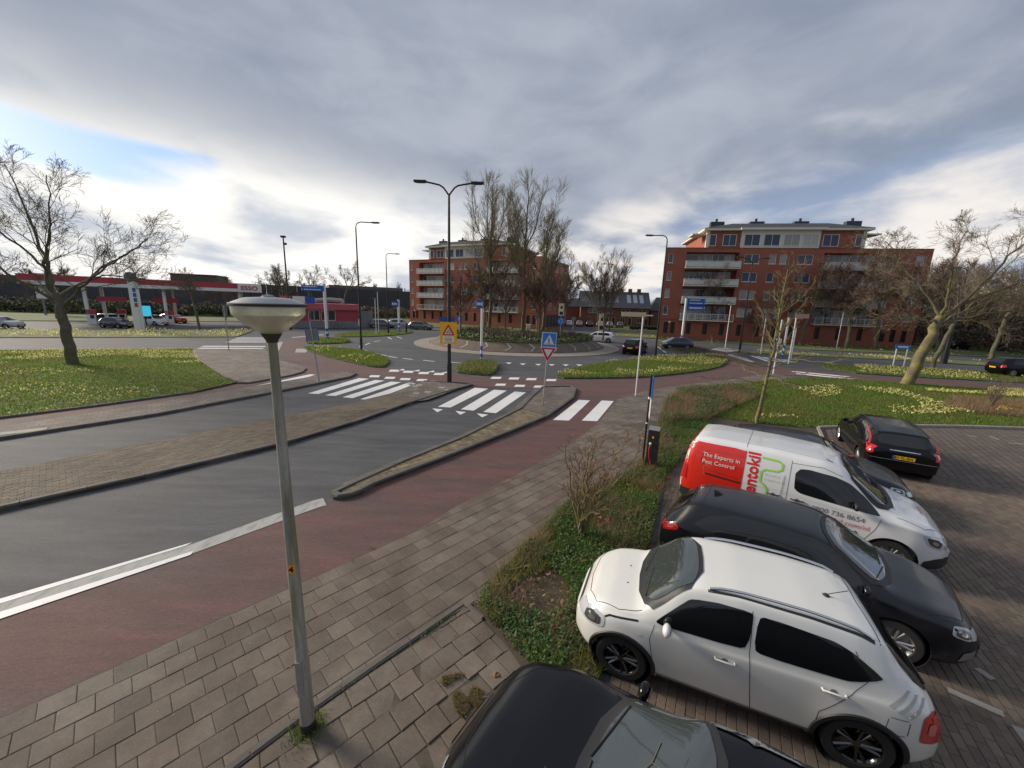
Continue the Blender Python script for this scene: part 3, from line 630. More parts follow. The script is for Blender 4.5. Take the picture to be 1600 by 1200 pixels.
X, Y = scatter(isl_grass[1], 2200); stuff('ground_cover', tris_mesh('ground_cover', leaves(X, Y, .1+rng.uniform(0, .35, len(X)), .035, 1.2), M['dry']), 'dry brown leaves in the small kerbed island under the striped post', 'ground cover')
lawn_blades(bedlawn, 120000, .05, 'grass of the lawn behind the parked cars', fn=lambda X, Y: (X < 34), wd=.017, h=(.06, .15))
daffs([G(1180, 600), G(1215, 595), G(1300, 593), G(1411, 601), G(1600, 613), G(1600, 625), G(1400, 612), G(1250, 606)], 1300, .06, 'pale daffodils along the red cycle path on the right', 11, thr=.0, size=.032)
daffs([G(1190, 660), G(1150, 620), G(1300, 605), G(1400, 612), G(1520, 650), G(1350, 655)], 1000, .06, 'clumps of pale daffodils on the lawn behind the van', 12, thr=.35, size=.033)
daffs([G(1385, 640), G(1460, 640), G(1510, 652), G(1400, 655)], 90, .06, 'pale daffodils near the dry clump above the estate car', 13, thr=-.2, size=.035)
daffs([G(1555, 640), G(1590, 640), G(1590, 648), G(1555, 648)], 26, .1, 'bright yellow daffodils beside the dry shrub on the right', 14, thr=-2, size=.06, m=M['petaly'])
daffs(far_verges[5], 2000, .06, 'pale daffodils on the verge between cycle path and road', 15, thr=.0, size=.036)
daffs(far_verges[3], 1800, .06, 'distant daffodils in front of the right apartment block', 16, thr=.2, size=.06)
daffs(far_verges[4], 700, .06, 'distant daffodils on the road median at the right', 17, thr=.2, size=.06)
daffs(far_verges[0], 700, .06, 'distant pale daffodils on the verge before the petrol station', 18, thr=.2, size=.08)
lawn_blades(far_verges[5], 20000, .06, 'grass of the verge between cycle path and road at the right', wd=.03, fn=lambda X, Y: X < 50)
# ivy, weeds and dry stalks in the bed between pavement and cars
bednear = [G(745, 950), G(774, 900), G(820, 856), G(848, 829), G(873, 800), G(915, 769), G(960, 752), G(990, 735), G(1013, 714), G(1030, 658), G(1042, 630), G(1100, 640), G(1110, 665), Vector((6.0, 12.2)), Vector((4.3, 9.9)), Vector((2.9, 7.0)), Vector((1.0, 3.6)), G(800, 1015)]
if area(bednear) < 0: bednear = bednear[::-1]
cgreen = clump(.45, -1.0, 31); cdry = clump(.5, .1, 32); 
X, Y = scatter(bednear, 44000, cgreen); Z = .03+rng.uniform(0, .16, len(X)); stuff('ground_cover', tris_mesh('ground_cover', leaves(X, Y, Z, .022, .8), M['ivy']), 'green ivy and weeds in the bed before the parked cars', 'ground cover')
X, Y = scatter(bednear, 24000, clump(.4, -.8, 35)); stuff('grass', tris_mesh('grass', blades(X, Y, .03, .08, .24, .006, .9), M['blade']), 'weedy grass in the bed before the parked cars', 'grass')
X, Y = scatter(bednear, 9000, clump(.35, .1, 36)); stuff('dry_stalks', tris_mesh('dry_stalks', blades(X, Y, .03, .1, .34, .005, 1.6), M['dry']), 'dry bent stalks along the pavement edge of the bed', 'dry stalks')
def near_edge(X, Y):
    d = np.full(X.shape, 9.0)
    for i in range(len(bed_edge)-1):
        a, b = bed_edge[i], bed_edge[i+1]; ab = b-a; t = np.clip(((X-a.x)*ab.x+(Y-a.y)*ab.y)/ab.dot(ab), 0, 1); d = np.minimum(d, np.hypot(X-a.x-ab.x*t, Y-a.y-ab.y*t))
    return d
X, Y = scatter(bednear, 3200, lambda X, Y: near_edge(X, Y) < .32); stuff('dry_stalks', tris_mesh('dry_stalks', blades(X, Y, .03, .1, .36, .005, 1.8), M['dry']), 'fringe of dead grass hanging over the pavement edging', 'dry stalks')
tanp = [G(1042, 628), G(1060, 613), G(1160, 606), G(1190, 620), G(1100, 660), G(1035, 665)]
X, Y = scatter(tanp, 12000); stuff('dry_stalks', tris_mesh('dry_stalks', blades(X, Y, .05, .15, .5, .008, 1.3), M['dry']), 'tan dry ground cover at the pavement corner behind the charging post', 'dry stalks')
X, Y = scatter([G(1485, 625), G(1600, 632), G(1600, 655), G(1530, 650), G(1470, 640)], 6000); stuff('dry_stalks', tris_mesh('dry_stalks', blades(X, Y, .05, .15, .5, .01, 1.0), M['dry']), 'dry reddish stalks on the lawn at the right edge', 'dry stalks')
X, Y = scatter(bednear, 1500, clump(.4, -.2, 40)); stuff('dead_leaves', tris_mesh('dead_leaves', leaves(X, Y, .06+rng.uniform(0, .08, len(X)), .035, .6), M['deadleaf']), 'brown dead leaves lying in the bed before the cars', 'leaves')
X, Y = scatter(tanp, 9000, clump(.5, .1, 37)); stuff('ground_cover', tris_mesh('ground_cover', leaves(X, Y, .1+rng.uniform(0, .32, len(X)), .035, .9), M['ivy']), 'green leaves showing through the tan ground cover behind the charging post', 'ground cover')
X, Y = scatter(bednear, 9000); stuff('grass', tris_mesh('grass', blades(X, Y, .03, .03, .14, .005, 1.2), M['blade']), 'thin short grass over the bare soil of the bed', 'grass')
X, Y = scatter(bednear, 1400); stuff('dead_leaves', tris_mesh('dead_leaves', leaves(X, Y, .045+rng.uniform(0, .05, len(X)), .022, .7), M['deadleaf']), 'small dead leaves and litter over the bare soil of the bed', 'leaves')
# moss and weeds in the joints of the lower apron and round the lamp foot
X, Y = scatter([G(690, 1060), G(800, 1040), G(850, 1065), G(760, 1120), G(700, 1190), G(690, 1110)], 2600, clump(.12, .25, 50)); stuff('moss', tris_mesh('moss', blades(X, Y, .018, .01, .05, .005, 2.0), M['dry']), 'dry moss and weeds between the tiles by the black car', 'moss')
X, Y = scatter([G(690, 1060), G(800, 1040), G(850, 1065), G(760, 1120), G(700, 1190), G(690, 1110)], 1800, clump(.12, .25, 50)); stuff('moss', tris_mesh('moss', blades(X, Y, .018, .01, .04, .006, 1.0), M['blade']), 'green moss between the tiles by the black car', 'moss')
a = rng.uniform(0, 2*PI, 420); r = .06+np.abs(rng.normal(0, .09, 420)); stuff('grass', tris_mesh('grass', blades(LP.x+np.cos(a)*r, LP.y+np.sin(a)*r, .015, .02, .09, .004, 1.2), M['blade']), 'tufts of grass round the foot of the near lamp post', 'grass')
tp_ = []
for k in range(260):
    i = random.randint(0, 3); q = [G(440, 1150), G(556, 1066), G(700, 966), G(660, 995), G(728, 948)]; p = q[i].lerp(q[i+1], random.random()); tp_.append((p.x+random.gauss(0, .02), p.y+random.gauss(0, .02)))
for c_ in ((455, 916), (550, 877), (580, 858)):
    p = G(*c_)
    for k in range(40): tp_.append((p.x+random.gauss(0, .05), p.y+random.gauss(0, .03)))
tp_ = np.array(tp_); stuff('grass', tris_mesh('grass', blades(tp_[:, 0], tp_[:, 1], .02, .01, .05, .004, 1.0), M['blade']), 'weeds growing in the joints along the pavement edging', 'grass')
# planting on the roundabout island
n = 26000; a = rng.uniform(0, 2*PI, n); r = 9.3*np.sqrt(rng.uniform(.0, 1, n)); Xi = RC.x+r*np.cos(a); Yi = RC.y+r*np.sin(a)
g1 = clump(1.5, .0, 60)(Xi, Yi) | (r > 7.2); k = (Yi < RC.y+3)
stuff('ground_cover', tris_mesh('ground_cover', leaves(Xi[g1 & k], Yi[g1 & k], 1.0+rng.uniform(0, .45, n)[g1 & k], .09, 1.2), mat('island_leaves', (.1, .13, .04), .7, island=.5)), 'green and yellowish planting on top of the roundabout island', 'ground cover')
stuff('dry_stalks', tris_mesh('dry_stalks', blades(Xi[~g1], Yi[~g1], 1.05, .3, 1.1, .03, .5), M['bramble']), 'brown dry shrubs on the roundabout island', 'dry stalks')

X, Y = scatter([G(500, 1010), G(720, 800), G(850, 720), G(960, 748), G(848, 828), G(740, 950), G(700, 1060), G(560, 1060)], 70)
stuff('dead_leaves', tris_mesh('dead_leaves', leaves(X, Y, np.full(len(X), .032), .014, .3), M['deadleaf']), 'small brown leaves and litter scattered over the pavement tiles', 'leaves')
X, Y = scatter(near_pav, 260, lambda X, Y: np.hypot(X, Y) < 11); stuff('moss', tris_mesh('moss', leaves(X, Y, np.full(len(X), .0245), .009, .05), M['kerbl']), 'pale flattened specks of litter on the pavement tiles', 'litter')
# weeds and moss in single joints of the pavement
ex, ey = Vector((math.cos(TA), math.sin(TA))), Vector((-math.sin(TA), math.cos(TA))); O_ = G(92, 1085); P_ = []
for k in range(420):
    j = random.randint(-6, 12); q = O_+ex*random.uniform(-1, 12)+ey*(j*.30-.0); c_ = random.random() < .3
    if inpoly(np.array([q.x]), np.array([q.y]), near_pav)[0]:
        for m_ in range(9 if c_ else 4): P_.append((q.x+ex.x*random.gauss(0, .05), q.y+ex.y*random.gauss(0, .05)))
P_ = np.array(P_); stuff('grass', tris_mesh('grass', blades(P_[:, 0], P_[:, 1], .016, .006, .022, .003, 1.0), M['blade']), 'tiny weeds sprouting in the joints between the pavement tiles', 'grass')
# ------------------------------------------------------------------ vehicles
def interp(tab, x):
    xs = [t[0] for t in tab]; ys = [t[1] for t in tab]
    return float(np.interp(x, xs, ys))
def smooth_tab(tab, xs, s=.05):
    """sampled table, lightly smoothed"""
    xs = np.asarray(xs); fine = np.linspace(xs[0], xs[-1], 400); y = np.interp(fine, [t[0] for t in tab], [t[1] for t in tab])
    d = fine[1]-fine[0]; r = int(3*s/d)+1; k = np.exp(-.5*(np.arange(-r, r+1)*d/s)**2); k /= k.sum()
    # odd padding keeps the end values
    yp = np.concatenate([2*y[0]-y[r:0:-1], y, 2*y[-1]-y[-2:-r-2:-1]]); y = np.convolve(yp, k, 'valid')
    return np.interp(xs, fine, y)
def catmull(P, n):
    out = []; k = len(P)
    for i in range(k-1):
        p0 = P[max(i-1, 0)]; p1 = P[i]; p2 = P[i+1]; p3 = P[min(i+2, k-1)]
        for j in range(n):
            t = j/n; out.append(.5*((2*p1)+(-p0+p2)*t+(2*p0-5*p1+4*p2-p3)*t*t+(-p0+3*p1-3*p2+p3)*t**3))
    out.append(P[-1]); return out
def body_mesh(S, m, nst=64, sub=4):
    L2 = S['L']/2; t = np.linspace(0, PI, nst); xs = -np.cos(t)*L2; xs = .5*xs+.5*np.linspace(-L2, L2, nst)
    sm = S.get('sm', .035)
    top = smooth_tab(S['top'], xs, sm); belt = smooth_tab(S['belt'], xs, .06); plan = smooth_tab(S['plan'], xs, .06); rw = smooth_tab(S['roofw'], xs, .06); bot = smooth_tab(S['bot'], xs, .05)
    rows = []
    for i, x in enumerate(xs):
        w_, b, bz, tp, r_ = plan[i], bot[i], min(belt[i], top[i]-.03), top[i], min(rw[i], plan[i]*.97)
        fl = sum(S.get('flare', .02)*math.exp(-((x-a)/.38)**4) for a in S['axles'])
        gh = tp-bz; kk = min(1, gh/.35); rr = S.get('rr', .075)*kk+.012
        sh = S.get('shoulder', .95)
        P = [(0, b), (w_*.8, b), (w_*.95, b+.05), ((w_*.985)+fl, b+.3*(bz-b)), ((w_*1.0)+fl*.8, b+.6*(bz-b)), (w_*.99+fl*.2, bz-.09), (w_*sh, bz)]
        p6 = Vector(P[-1]); p8 = Vector((r_, tp-rr)); mid = p6.lerp(p8, .5)+Vector((.018*kk, .0))
        P = [Vector(p) for p in P]+[mid, p8, Vector((r_*.86, tp-.024*kk-.004)), Vector((r_*.5, tp-.006)), Vector((0, tp))]
        C = catmull(P, sub); rows.append([(x, p.x, p.y) for p in C])
    n = len(rows[0]); V = []; F = []
    ring_ = 2*n-2
    for r in rows:
        V += [(p[0], -p[1], p[2]) for p in r]+[(p[0], p[1], p[2]) for p in r[-2:0:-1]]
    for i in range(nst-1):
        for j in range(ring_): F.append((i*ring_+j, i*ring_+(j+1) % ring_, (i+1)*ring_+(j+1) % ring_, (i+1)*ring_+j))
    for e in (0, nst-1):                       # domed ends
        s = -1 if e == 0 else 1; bulge = S.get('bulge', (.05, .05))[0 if e == 0 else 1]
        prevring = [e*ring_+j for j in range(ring_)]; zc = sum(V[k][2] for k in prevring)/ring_
        for q, (sc, bu) in enumerate(((.9, .45), (.7, .8), (.4, .97))):
            b0 = len(V)
            for k in [e*ring_+j for j in range(ring_)]:
                v = V[k]; V.append((v[0]+s*bulge*bu, v[1]*(sc+(1-sc)*.25), zc+(v[2]-zc)*(sc+(1-sc)*.25)))
            cur = [b0+j for j in range(ring_)]
            for j in range(ring_): F.append((prevring[j], prevring[(j+1) % ring_], cur[(j+1) % ring_], cur[j]))
            prevring = cur
        F.append(tuple(prevring))
    me = bpy.data.meshes.new('car_body'); me.from_pydata(V, [], F); me.materials.append(m)
    bm = bmesh.new(); bm.from_mesh(me); bmesh.ops.recalc_face_normals(bm, faces=bm.faces); bm.to_mesh(me); bm.free(); return me
def rounded(poly, it=2, keep=.82):
    """corner-rounded polygon"""
    for _ in range(it):
        out = []; n = len(poly)
        for i in range(n):
            a, b = V2(poly[i]), V2(poly[(i+1) % n]); out += [a*keep+b*(1-keep), a*(1-keep)+b*keep]
        poly = out; keep = .75
    return poly
def stroke(pts, wd):
    pts = [V2(p) for p in pts]; return offset(pts, wd/2)+offset(pts, -wd/2)[::-1]
WHEELS = {}
M['recess'] = mat('handle_recess_shade', (.16, .16, .16), .4)
M['insert'] = mat('lamp_insert', (.5, .12, .1), .2, coat=1)
def shrink(poly, k):
    c = sum((V2(p) for p in poly), Vector((0, 0)))/len(poly); return [c+(V2(p)-c)*k for p in poly]
def wheel_meshes(R, W, rimm, style):
    key = (R, W, rimm.name, style)
    if key in WHEELS: return WHEELS[key]
    Mx = Matrix.Rotation(PI/2, 4, 'X')       # axis along -y .. outward is -y
    ty = MB(); h = W/2; ty.lathe([(R*.66, -h*.9), (R*.7, -h), (R*.93, -h), (R*.985, -h*.8), (R, -h*.5), (R, h*.5), (R*.985, h*.8), (R*.93, h), (R*.7, h), (R*.66, h*.85), (R*.66, -h*.9)], 32, Mx, False)
    tm = ty.mesh('tyre', M['tyre'], 40, True)
    rm = MB(); rm.lathe([(R*.67, h*.9), (R*.66, h*.8), (R*.6, h*.55), (R*.58, 0), (.001, -.0)], 28, Mx, False); rm.lathe([(.001, h*.75), (R*.13, h*.72), (R*.15, h*.4)], 16, Mx)
    ns = 5 if style == 'five' else (10 if style == 'ten' else 7)
    for i in range(ns):
        a = 2*PI*i/ns
        for da in ((-.11, .11) if style == 'five' else (0,)):
            p0 = Vector((math.cos(a+da*.5)*R*.1, math.sin(a+da*.5)*R*.1, h*.62)); p1 = Vector((math.cos(a+da*1.6)*R*.63, math.sin(a+da*1.6)*R*.63, h*.72))
            rm.tube([Mx @ p0, Mx @ p1], [R*.05, R*.055], 5)
    rmm = rm.mesh('rim', rimm, 40, True)
    WHEELS[key] = (tm, rmm); return WHEELS[key]
class Car:
    def __init__(s, S, name, label, cat, pos, rz, paintm, group=None, detail=2, scale=1.0):
        s.S = S; s.detail = detail; s.paint = paintm
        s.root = thing(name, label, cat, (pos[0], pos[1], S.get('z', .005)), rz, group, scale)
        me = body_mesh(S, paintm, 70 if detail > 1 else 34, 4 if detail > 1 else 2)
        if detail > 0:
            R = S['R']+.055; cut = MB(); yw = max(p[1] for p in S['plan'])
            for a in S['axles']:
                for sd in (-1, 1): cut.lathe([(R, 0), (R, .36)], 36, Matrix.Translation((a, sd*(yw-.26) if sd > 0 else -(yw-.26), S['R'])) @ Matrix.Rotation(-sd*PI/2, 4, 'X'))
            co = cut.build('cutter', M['plastic']); bo = link('body', me)
            md = bo.modifiers.new('b', 'BOOLEAN'); md.object = co; md.operation = 'DIFFERENCE'; md.solver = 'EXACT'
            dg = bpy.context.evaluated_depsgraph_get(); ev = bpy.data.meshes.new_from_object(bo.evaluated_get(dg))
            bo.modifiers.clear(); bo.data = ev; me = ev; bpy.data.objects.remove(co)
            if len(me.polygons) < 100: print('BOOLEAN FAILED', name)
        else: bo = link('body', me)
        me.shade_smooth(); me.set_sharp_from_angle(angle=math.radians(38)); bo.parent = s.root; s.body = bo
        bm = bmesh.new(); bm.from_mesh(me); s.bvh = BVHTree.FromBMesh(bm); bm.free()
        rimm = S.get('rim', M['rim'])
        tm, rmm = wheel_meshes(S['R'], .2, rimm, S.get('rimstyle', 'five')); yw = max(p[1] for p in S['plan'])
        for a in S['axles']:
            for sd in (-1, 1):
                wo = link('wheel', tm, s.root); wo.location = (a, sd*(yw-.115), S['R']); wo.rotation_euler = (0, 0, 0 if sd < 0 else PI)
                link('rim', rmm, wo)
            if detail > 0:
                for sd in (-1, 1):
                    ln = MB(); R = S['R']+.052; prof = [(R, .26), (R, .0), (.01, .0)]
                    ln.lathe(prof, 28, Matrix.Translation((a, sd*(yw-.275), S['R'])) @ Matrix.Rotation(-sd*PI/2, 4, 'X'), False)
                    o = ln.build('wheel_arch', M['plastic'], s.root, 30)
                    # keep the liner inside the body sides
    def hit(s, mode, a, b, sd=1):
        if mode == 'side': o = Vector((a, sd*3, b)); d = Vector((0, -sd, 0))
        elif mode == 'top': o = Vector((a, b, 4)); d = Vector((0, 0, -1))
        elif mode == 'front': o = Vector((4.5, a, b)); d = Vector((-1, 0, 0))
        else: o = Vector((-4.5, a, b)); d = Vector((1, 0, 0))
        loc, nrm, idx, dist = s.bvh.ray_cast(o, d)
        return loc, (nrm if nrm is None or nrm.dot(d) < 0 else -nrm)
    def patch(s, name, poly, mode, m, off=.004, sd=1, step=.05, parent=None, rnd=0):
        if rnd: poly = rounded(poly, 2, rnd)
        P = []; n = len(poly)
        for i in range(n):
            a, b = V2(poly[i]), V2(poly[(i+1) % n]); k = max(1, int((b-a).length/step))
            P += [a.lerp(b, j/k) for j in range(k)]
        ne = len(P); xs = [p[0] for p in P]; ys = [p[1] for p in P]
        gx = np.arange(min(xs)+step/2, max(xs), step); gy = np.arange(min(ys)+step/2, max(ys), step)
        if len(gx) and len(gy):
            X, Y = np.meshgrid(gx, gy); X = X.ravel(); Y = Y.ravel(); k = inpoly(X, Y, P)
            pa = np.array([[p[0], p[1]] for p in P])
            for x, y in zip(X[k], Y[k]):
                if np.min(np.hypot(pa[:, 0]-x, pa[:, 1]-y)) > step*.4: P.append(Vector((x, y)))
        try: r = delaunay_2d_cdt([Vector((p[0], p[1])) for p in P], [(i, (i+1) % ne) for i in range(ne)], [], 1, 1e-5)
        except Exception: return None
        vs, _, fs = r[0], r[1], r[2]; out = []; ok = []
        for v in vs:
            loc, nrm = s.hit(mode, v.x, v.y, sd); ok.append(loc is not None); out.append(tuple(loc+nrm*off) if loc is not None else (0, 0, 0))
        b = MB(); b.add(out, [tuple(f) for f in fs if all(ok[i] for i in f)])
        if not b.f: return None
        me = b.mesh(name, m, None, False); me.shade_smooth()
        return link(name, me, parent or s.root)
    def seam(s, pts, mode='side', sd=1, wd=.007, m=None, off=.003, name='panel_gap', step=.04):
        return s.patch(name, stroke(pts, wd), mode, m or M['seam'], off, sd, step)
    def both(s, name, poly, m, off=.004, rnd=0, step=.06):
        for sd in (-1, 1): s.patch(name, poly, 'side', m, off, sd, step, rnd=rnd)
    def arch(s, a, sd, wd, m=None):
        b = MB(); R = s.S['R']+.055; n = 30
        for i in range(n+1):
            t = -.25+(PI+.5)*i/n; y = None
            for e in (.02, .04, .06):
                z = s.S['R']+(R+e)*math.sin(t)
                l, _ = s.hit('side', a+(R+e)*math.cos(t), z, sd)
                if l is not None and abs(l.y) > .6: y = l.y; break
            if y is None: continue
            for rr, dy in ((R-.006, -.03), (R-.004, .014), (R+wd*.8, .016), (R+wd, -.01)):
                b.v.append((a+rr*math.cos(t), y+sd*dy, s.S['R']+rr*math.sin(t)))
        k = len(b.v)//4
        for i in range(k-1):
            for j in range(3): b.f.append((4*i+j, 4*i+j+1, 4*i+j+5, 4*i+j+4)); b.mi.append(0)
        b.build('arch_trim', m or M['plastic'], s.root, 50)
    def mirror(s, x, z, m, sd, col=None, size=(.1, .2, .15)):
        loc, _ = s.hit('side', x, z, sd)
        if loc is None: return
        y = loc.y+sd*.13; b = MB(); me = MB()
        pr = [(.0, -.07), (.045, -.06), (.07, -.02), (.07, .03), (.04, .065), (0, .075)]
        n = 14; rows = 6
        for i in range(rows+1):
            t = i/rows; ph = t*PI; r = math.sin(ph)
            for j in range(n):
                a = 2*PI*j/n; me.v.append((x+(.02+.065*(1-math.cos(ph))*.5*1.6)+0*r-.05, y+size[1]*.5*r*math.cos(a)*(1 if abs(math.cos(a)) < .9 else .97), z+size[2]*.5*r*math.sin(a)))
        for i in range(rows):
            for j in range(n): me.f.append((i*n+j, i*n+(j+1) % n, (i+1)*n+(j+1) % n, (i+1)*n+j)); me.mi.append(0)
        mo = me.build('mirror', m, s.root, 60)
        b.tube([(x, loc.y-sd*.01, z-.04), (x+.0, y, z-.04)], .018, 6); b.build('mirror_arm', M['plastic'], mo)
        g = MB(); g.add([(x-.035, y-size[1]*.38, z-size[2]*.32), (x-.035, y+size[1]*.38, z-size[2]*.32), (x-.035, y+size[1]*.38, z+size[2]*.32), (x-.035, y-size[1]*.38, z+size[2]*.32)], [(0, 1, 2, 3)]); g.build('mirror_glass', M['carglass'], mo)
    def handle(s, x, z, sd, m, ln=.2):
        a, n1_ = s.hit('side', x-ln/2, z, sd); b_, n2_ = s.hit('side', x+ln/2, z, sd)
        if a is None: return
        b = MB(); b.tube([a-n1_*.005, a+n1_*.03, b_+n2_*.03, b_-n2_*.005], .013, 8); b.build('door_handle', m, s.root, 60)
        s.patch('handle_recess', [(x+.035*math.cos(k*PI/6), z+.03*math.sin(k*PI/6)) for k in range(12)], 'side', M['recess'], .002, sd, .03)
def gen_details(c):
    """glass, lamps and plates from the table of the kind"""
    S = c.S; D = c.detail; st = .07 if D > 1 else .14
    c.patch('windshield', S['ws'], 'top', S.get('wsm', M['shield']), .014, step=st*.6, rnd=.88)
    c.patch('rear_window', S['rwin'], S.get('rmode', 'rear'), M['carglass'], .006, step=st, rnd=.85)
    for poly in S['side']: c.both('side_window', poly, M['carglass'], .005, rnd=.9, step=st)
    for poly in S.get('hl_side', []): c.both('headlight', poly, M['lampw'], .006, rnd=.85, step=.05)
    if D > 1:
        for poly in S.get('hl_side', []): c.both('headlight_lens', shrink(poly, .68), M['lampd'], .010, rnd=.85, step=.05); c.both('headlight_bulb', shrink(poly, .3), M['chrome'], .014, rnd=.8, step=.05)
        for poly in S.get('tl_side', []): c.both('taillight_insert', shrink(poly, .4), M['insert'], .012, rnd=.8, step=.05)
    for poly in S.get('tl_side', []): c.both('taillight', poly, M['tail'], .007, rnd=.88, step=.05)
    for sd in (-1, 1):
        for poly in S.get('hl_front', []): c.patch('headlight', [(a*sd, b) for a, b in poly], 'front', M['lampw'], .006, step=.05, rnd=.88)
        for poly in S.get('tl_rear', []): c.patch('taillight', [(a*sd, b) for a, b in poly], 'rear', M['tail'], .008, step=.05, rnd=.88)
    if D > 0:
        for poly in S.get('grille', []): c.patch('grille', poly, 'front', M['plastic'], .005, step=.08, rnd=.9)
        for sd in (-1, 1): c.mirror(S['mir'][0], S['mir'][1], S.get('mirm', c.paint), sd)
    pz = S.get('plate', .55); fl = S.get('fplate', .42)
    for mode, z in (('rear', pz), ('front', fl)):
        c.patch('number_plate', [(-.26, z-.055), (.26, z-.055), (.26, z+.055), (-.26, z+.055)], mode, M['plate'], .014, step=.13)
def text_mesh(txt, size, bold=0.0, align='LEFT'):
    cu = bpy.data.curves.new('txt', 'FONT'); cu.body = txt; cu.size = size; cu.offset = bold; cu.align_x = align; cu.resolution_u = 3
    o = bpy.data.objects.new('txt', cu); COL.objects.link(o); dg = bpy.context.evaluated_depsgraph_get()
    me = bpy.data.meshes.new_from_object(o.evaluated_get(dg)); bpy.data.objects.remove(o); bpy.data.curves.remove(cu)
    return me
def car_text(c, txt, size, x, z, sd, m, rot=0.0, bold=0.0, mode='side', flip=1, name='lettering', off=.006):
    me = text_mesh(txt, size, bold); ca, sa = math.cos(rot), math.sin(rot)
    for v in me.vertices:
        a = v.co.x*ca-v.co.y*sa; b = v.co.x*sa+v.co.y*ca; loc, nrm = c.hit(mode, x+flip*a, z+b, sd)
        if loc is not None: v.co = loc+nrm*off
    me.materials.clear(); me.materials.append(m); return link(name, me, c.root)
# ---- the tables of the kinds
def hatch(L=4.0, W=1.74, H=1.48, R=.31, hood=.95, kind='hatch'):
    a = L/2; w_ = W/2
    top = {'hatch': [(-a, .80), (-a+.05, .95), (-a+.16, 1.12), (-a+.55, H-.07), (-a+1.0, H-.01), (-.1, H), (.25, H-.03), (.5, H-.09), (1.06, 1.03), (1.2, hood+.03), (a-.45, hood-.07), (a-.18, hood-.16), (a-.04, .66), (a, .55)],
           'estate': [(-a, .86), (-a+.04, 1.0), (-a+.12, 1.1), (-a+.42, H-.05), (-a+1.0, H-.005), (-.1, H), (.25, H-.03), (.5, H-.09), (1.12, 1.02), (1.25, hood+.03), (a-.45, hood-.07), (a-.18, hood-.16), (a-.04, .66), (a, .55)],
           'sedan': [(-a, .86), (-a+.06, .96), (-a+.75, 1.03), (-a+.85, 1.06), (-a+1.45, H-.08), (-.3, H), (.2, H-.02), (.45, H-.09), (1.15, 1.0), (1.3, hood+.0), (a-.45, hood-.09), (a-.18, hood-.18), (a-.04, .64), (a, .53)],
           'suv': [(-a, .86), (-a+.05, 1.05), (-a+.14, 1.2), (-a+.42, H-.07), (-a+.9, H-.005), (-.1, H), (.3, H-.03), (.55, H-.1), (1.08, 1.13), (1.22, hood+.08), (a-.45, hood+.0), (a-.15, hood-.1), (a-.03, .8), (a, .66)]}[kind]
    b0 = {'hatch': .9, 'estate': .93, 'sedan': .92, 'suv': 1.0}[kind]
    tr = {'hatch': .35, 'estate': .22, 'sedan': 1.05, 'suv': .3}[kind]
    S = dict(L=L, R=R, axles=(-a+.78, a-.82), top=top, belt=[(-a, b0-.1), (-a+.3, b0), (-.3, b0-.02), (.9, b0-.05), (a-.5, hood-.14), (a, .55)],
             plan=[(-a, w_*.8), (-a+.1, w_*.9), (-a+.45, w_), (a-.8, w_), (a-.4, w_*.94), (a-.15, w_*.82), (a, w_*.62)],
             roofw=[(-a, w_*.68), (-a+.5, w_*.66), (-.5, w_*.72), (.5, w_*.7), (1.1, w_*.8), (1.3, w_*.86), (a-.3, w_*.78), (a, w_*.5)],
             bot=[(-a, .36), (-a+.3, .2), (0, .17), (a-.3, .2), (a, .26)],
             ws=[(1.12, -w_*.1), (1.08, -w_*.62), (1.0, -w_*.76), (.42, -w_*.62), (.36, 0), (.42, w_*.62), (1.0, w_*.76), (1.08, w_*.62), (1.12, w_*.1)],
             rwin=[(-w_*.62, b0+.1), (w_*.62, b0+.1), (w_*.54, H-.13), (-w_*.54, H-.13)],
             side=[[(-a+tr+.32, b0+.05), (-.05, b0+.03), (-.05, H-.12), (-a+tr+.62, H-.14)], [(.02, b0+.03), (.88, b0+.02), (.45, H-.15), (.02, H-.12)]],
             hl_side=[[(a-.5, .72), (a-.2, .62), (a-.24, .74), (a-.5, .8)]], hl_front=[[(w_*.45, .58), (w_*.78, .6), (w_*.78, .7), (w_*.5, .68)]],
             tl_side=[[(-a+.02, .72), (-a+.24, .78), (-a+.2, .98), (-a+.05, .94)]], tl_rear=[[(w_*.66, .72), (w_*.86, .74), (w_*.8, .98), (w_*.64, .94)]],
             grille=[[(-.5, .36), (.5, .36), (.5, .52), (-.5, .52)]], mir=(.86, b0+.1), plate=.72)
    if kind == 'sedan': S['rmode'] = 'top'; S['rwin'] = [(-a+.9, -w_*.62), (-a+1.4, -w_*.56), (-a+1.4, w_*.56), (-a+.9, w_*.62)]
    return S
def local_pos(pt, off_x, off_y, rz):
    """centre of a car whose local point (off_x, off_y) stands on pt"""
    return Vector((pt[0]-(off_x*math.cos(rz)-off_y*math.sin(rz)), pt[1]-(off_x*math.sin(rz)+off_y*math.cos(rz))))
PW = paint('pearl_white_paint', (.66, .66, .63)); PVW = paint('van_white_paint', (.68, .69, .7)); PB = paint('black_paint', (.003, .003, .0045), .2, coat=.15, spec=.3); PDG = paint('dark_grey_metallic', (.006, .007, .011), .3, coat=.3, spec=.35)
PR = paint('van_red_paint', (.62, .02, .008)); PDB = paint('dark_blue_paint', (.012, .016, .035)); PS = paint('silver_paint', (.38, .39, .4), .35, .4); PG = paint('grey_green_paint', (.1, .1, .09), .3)
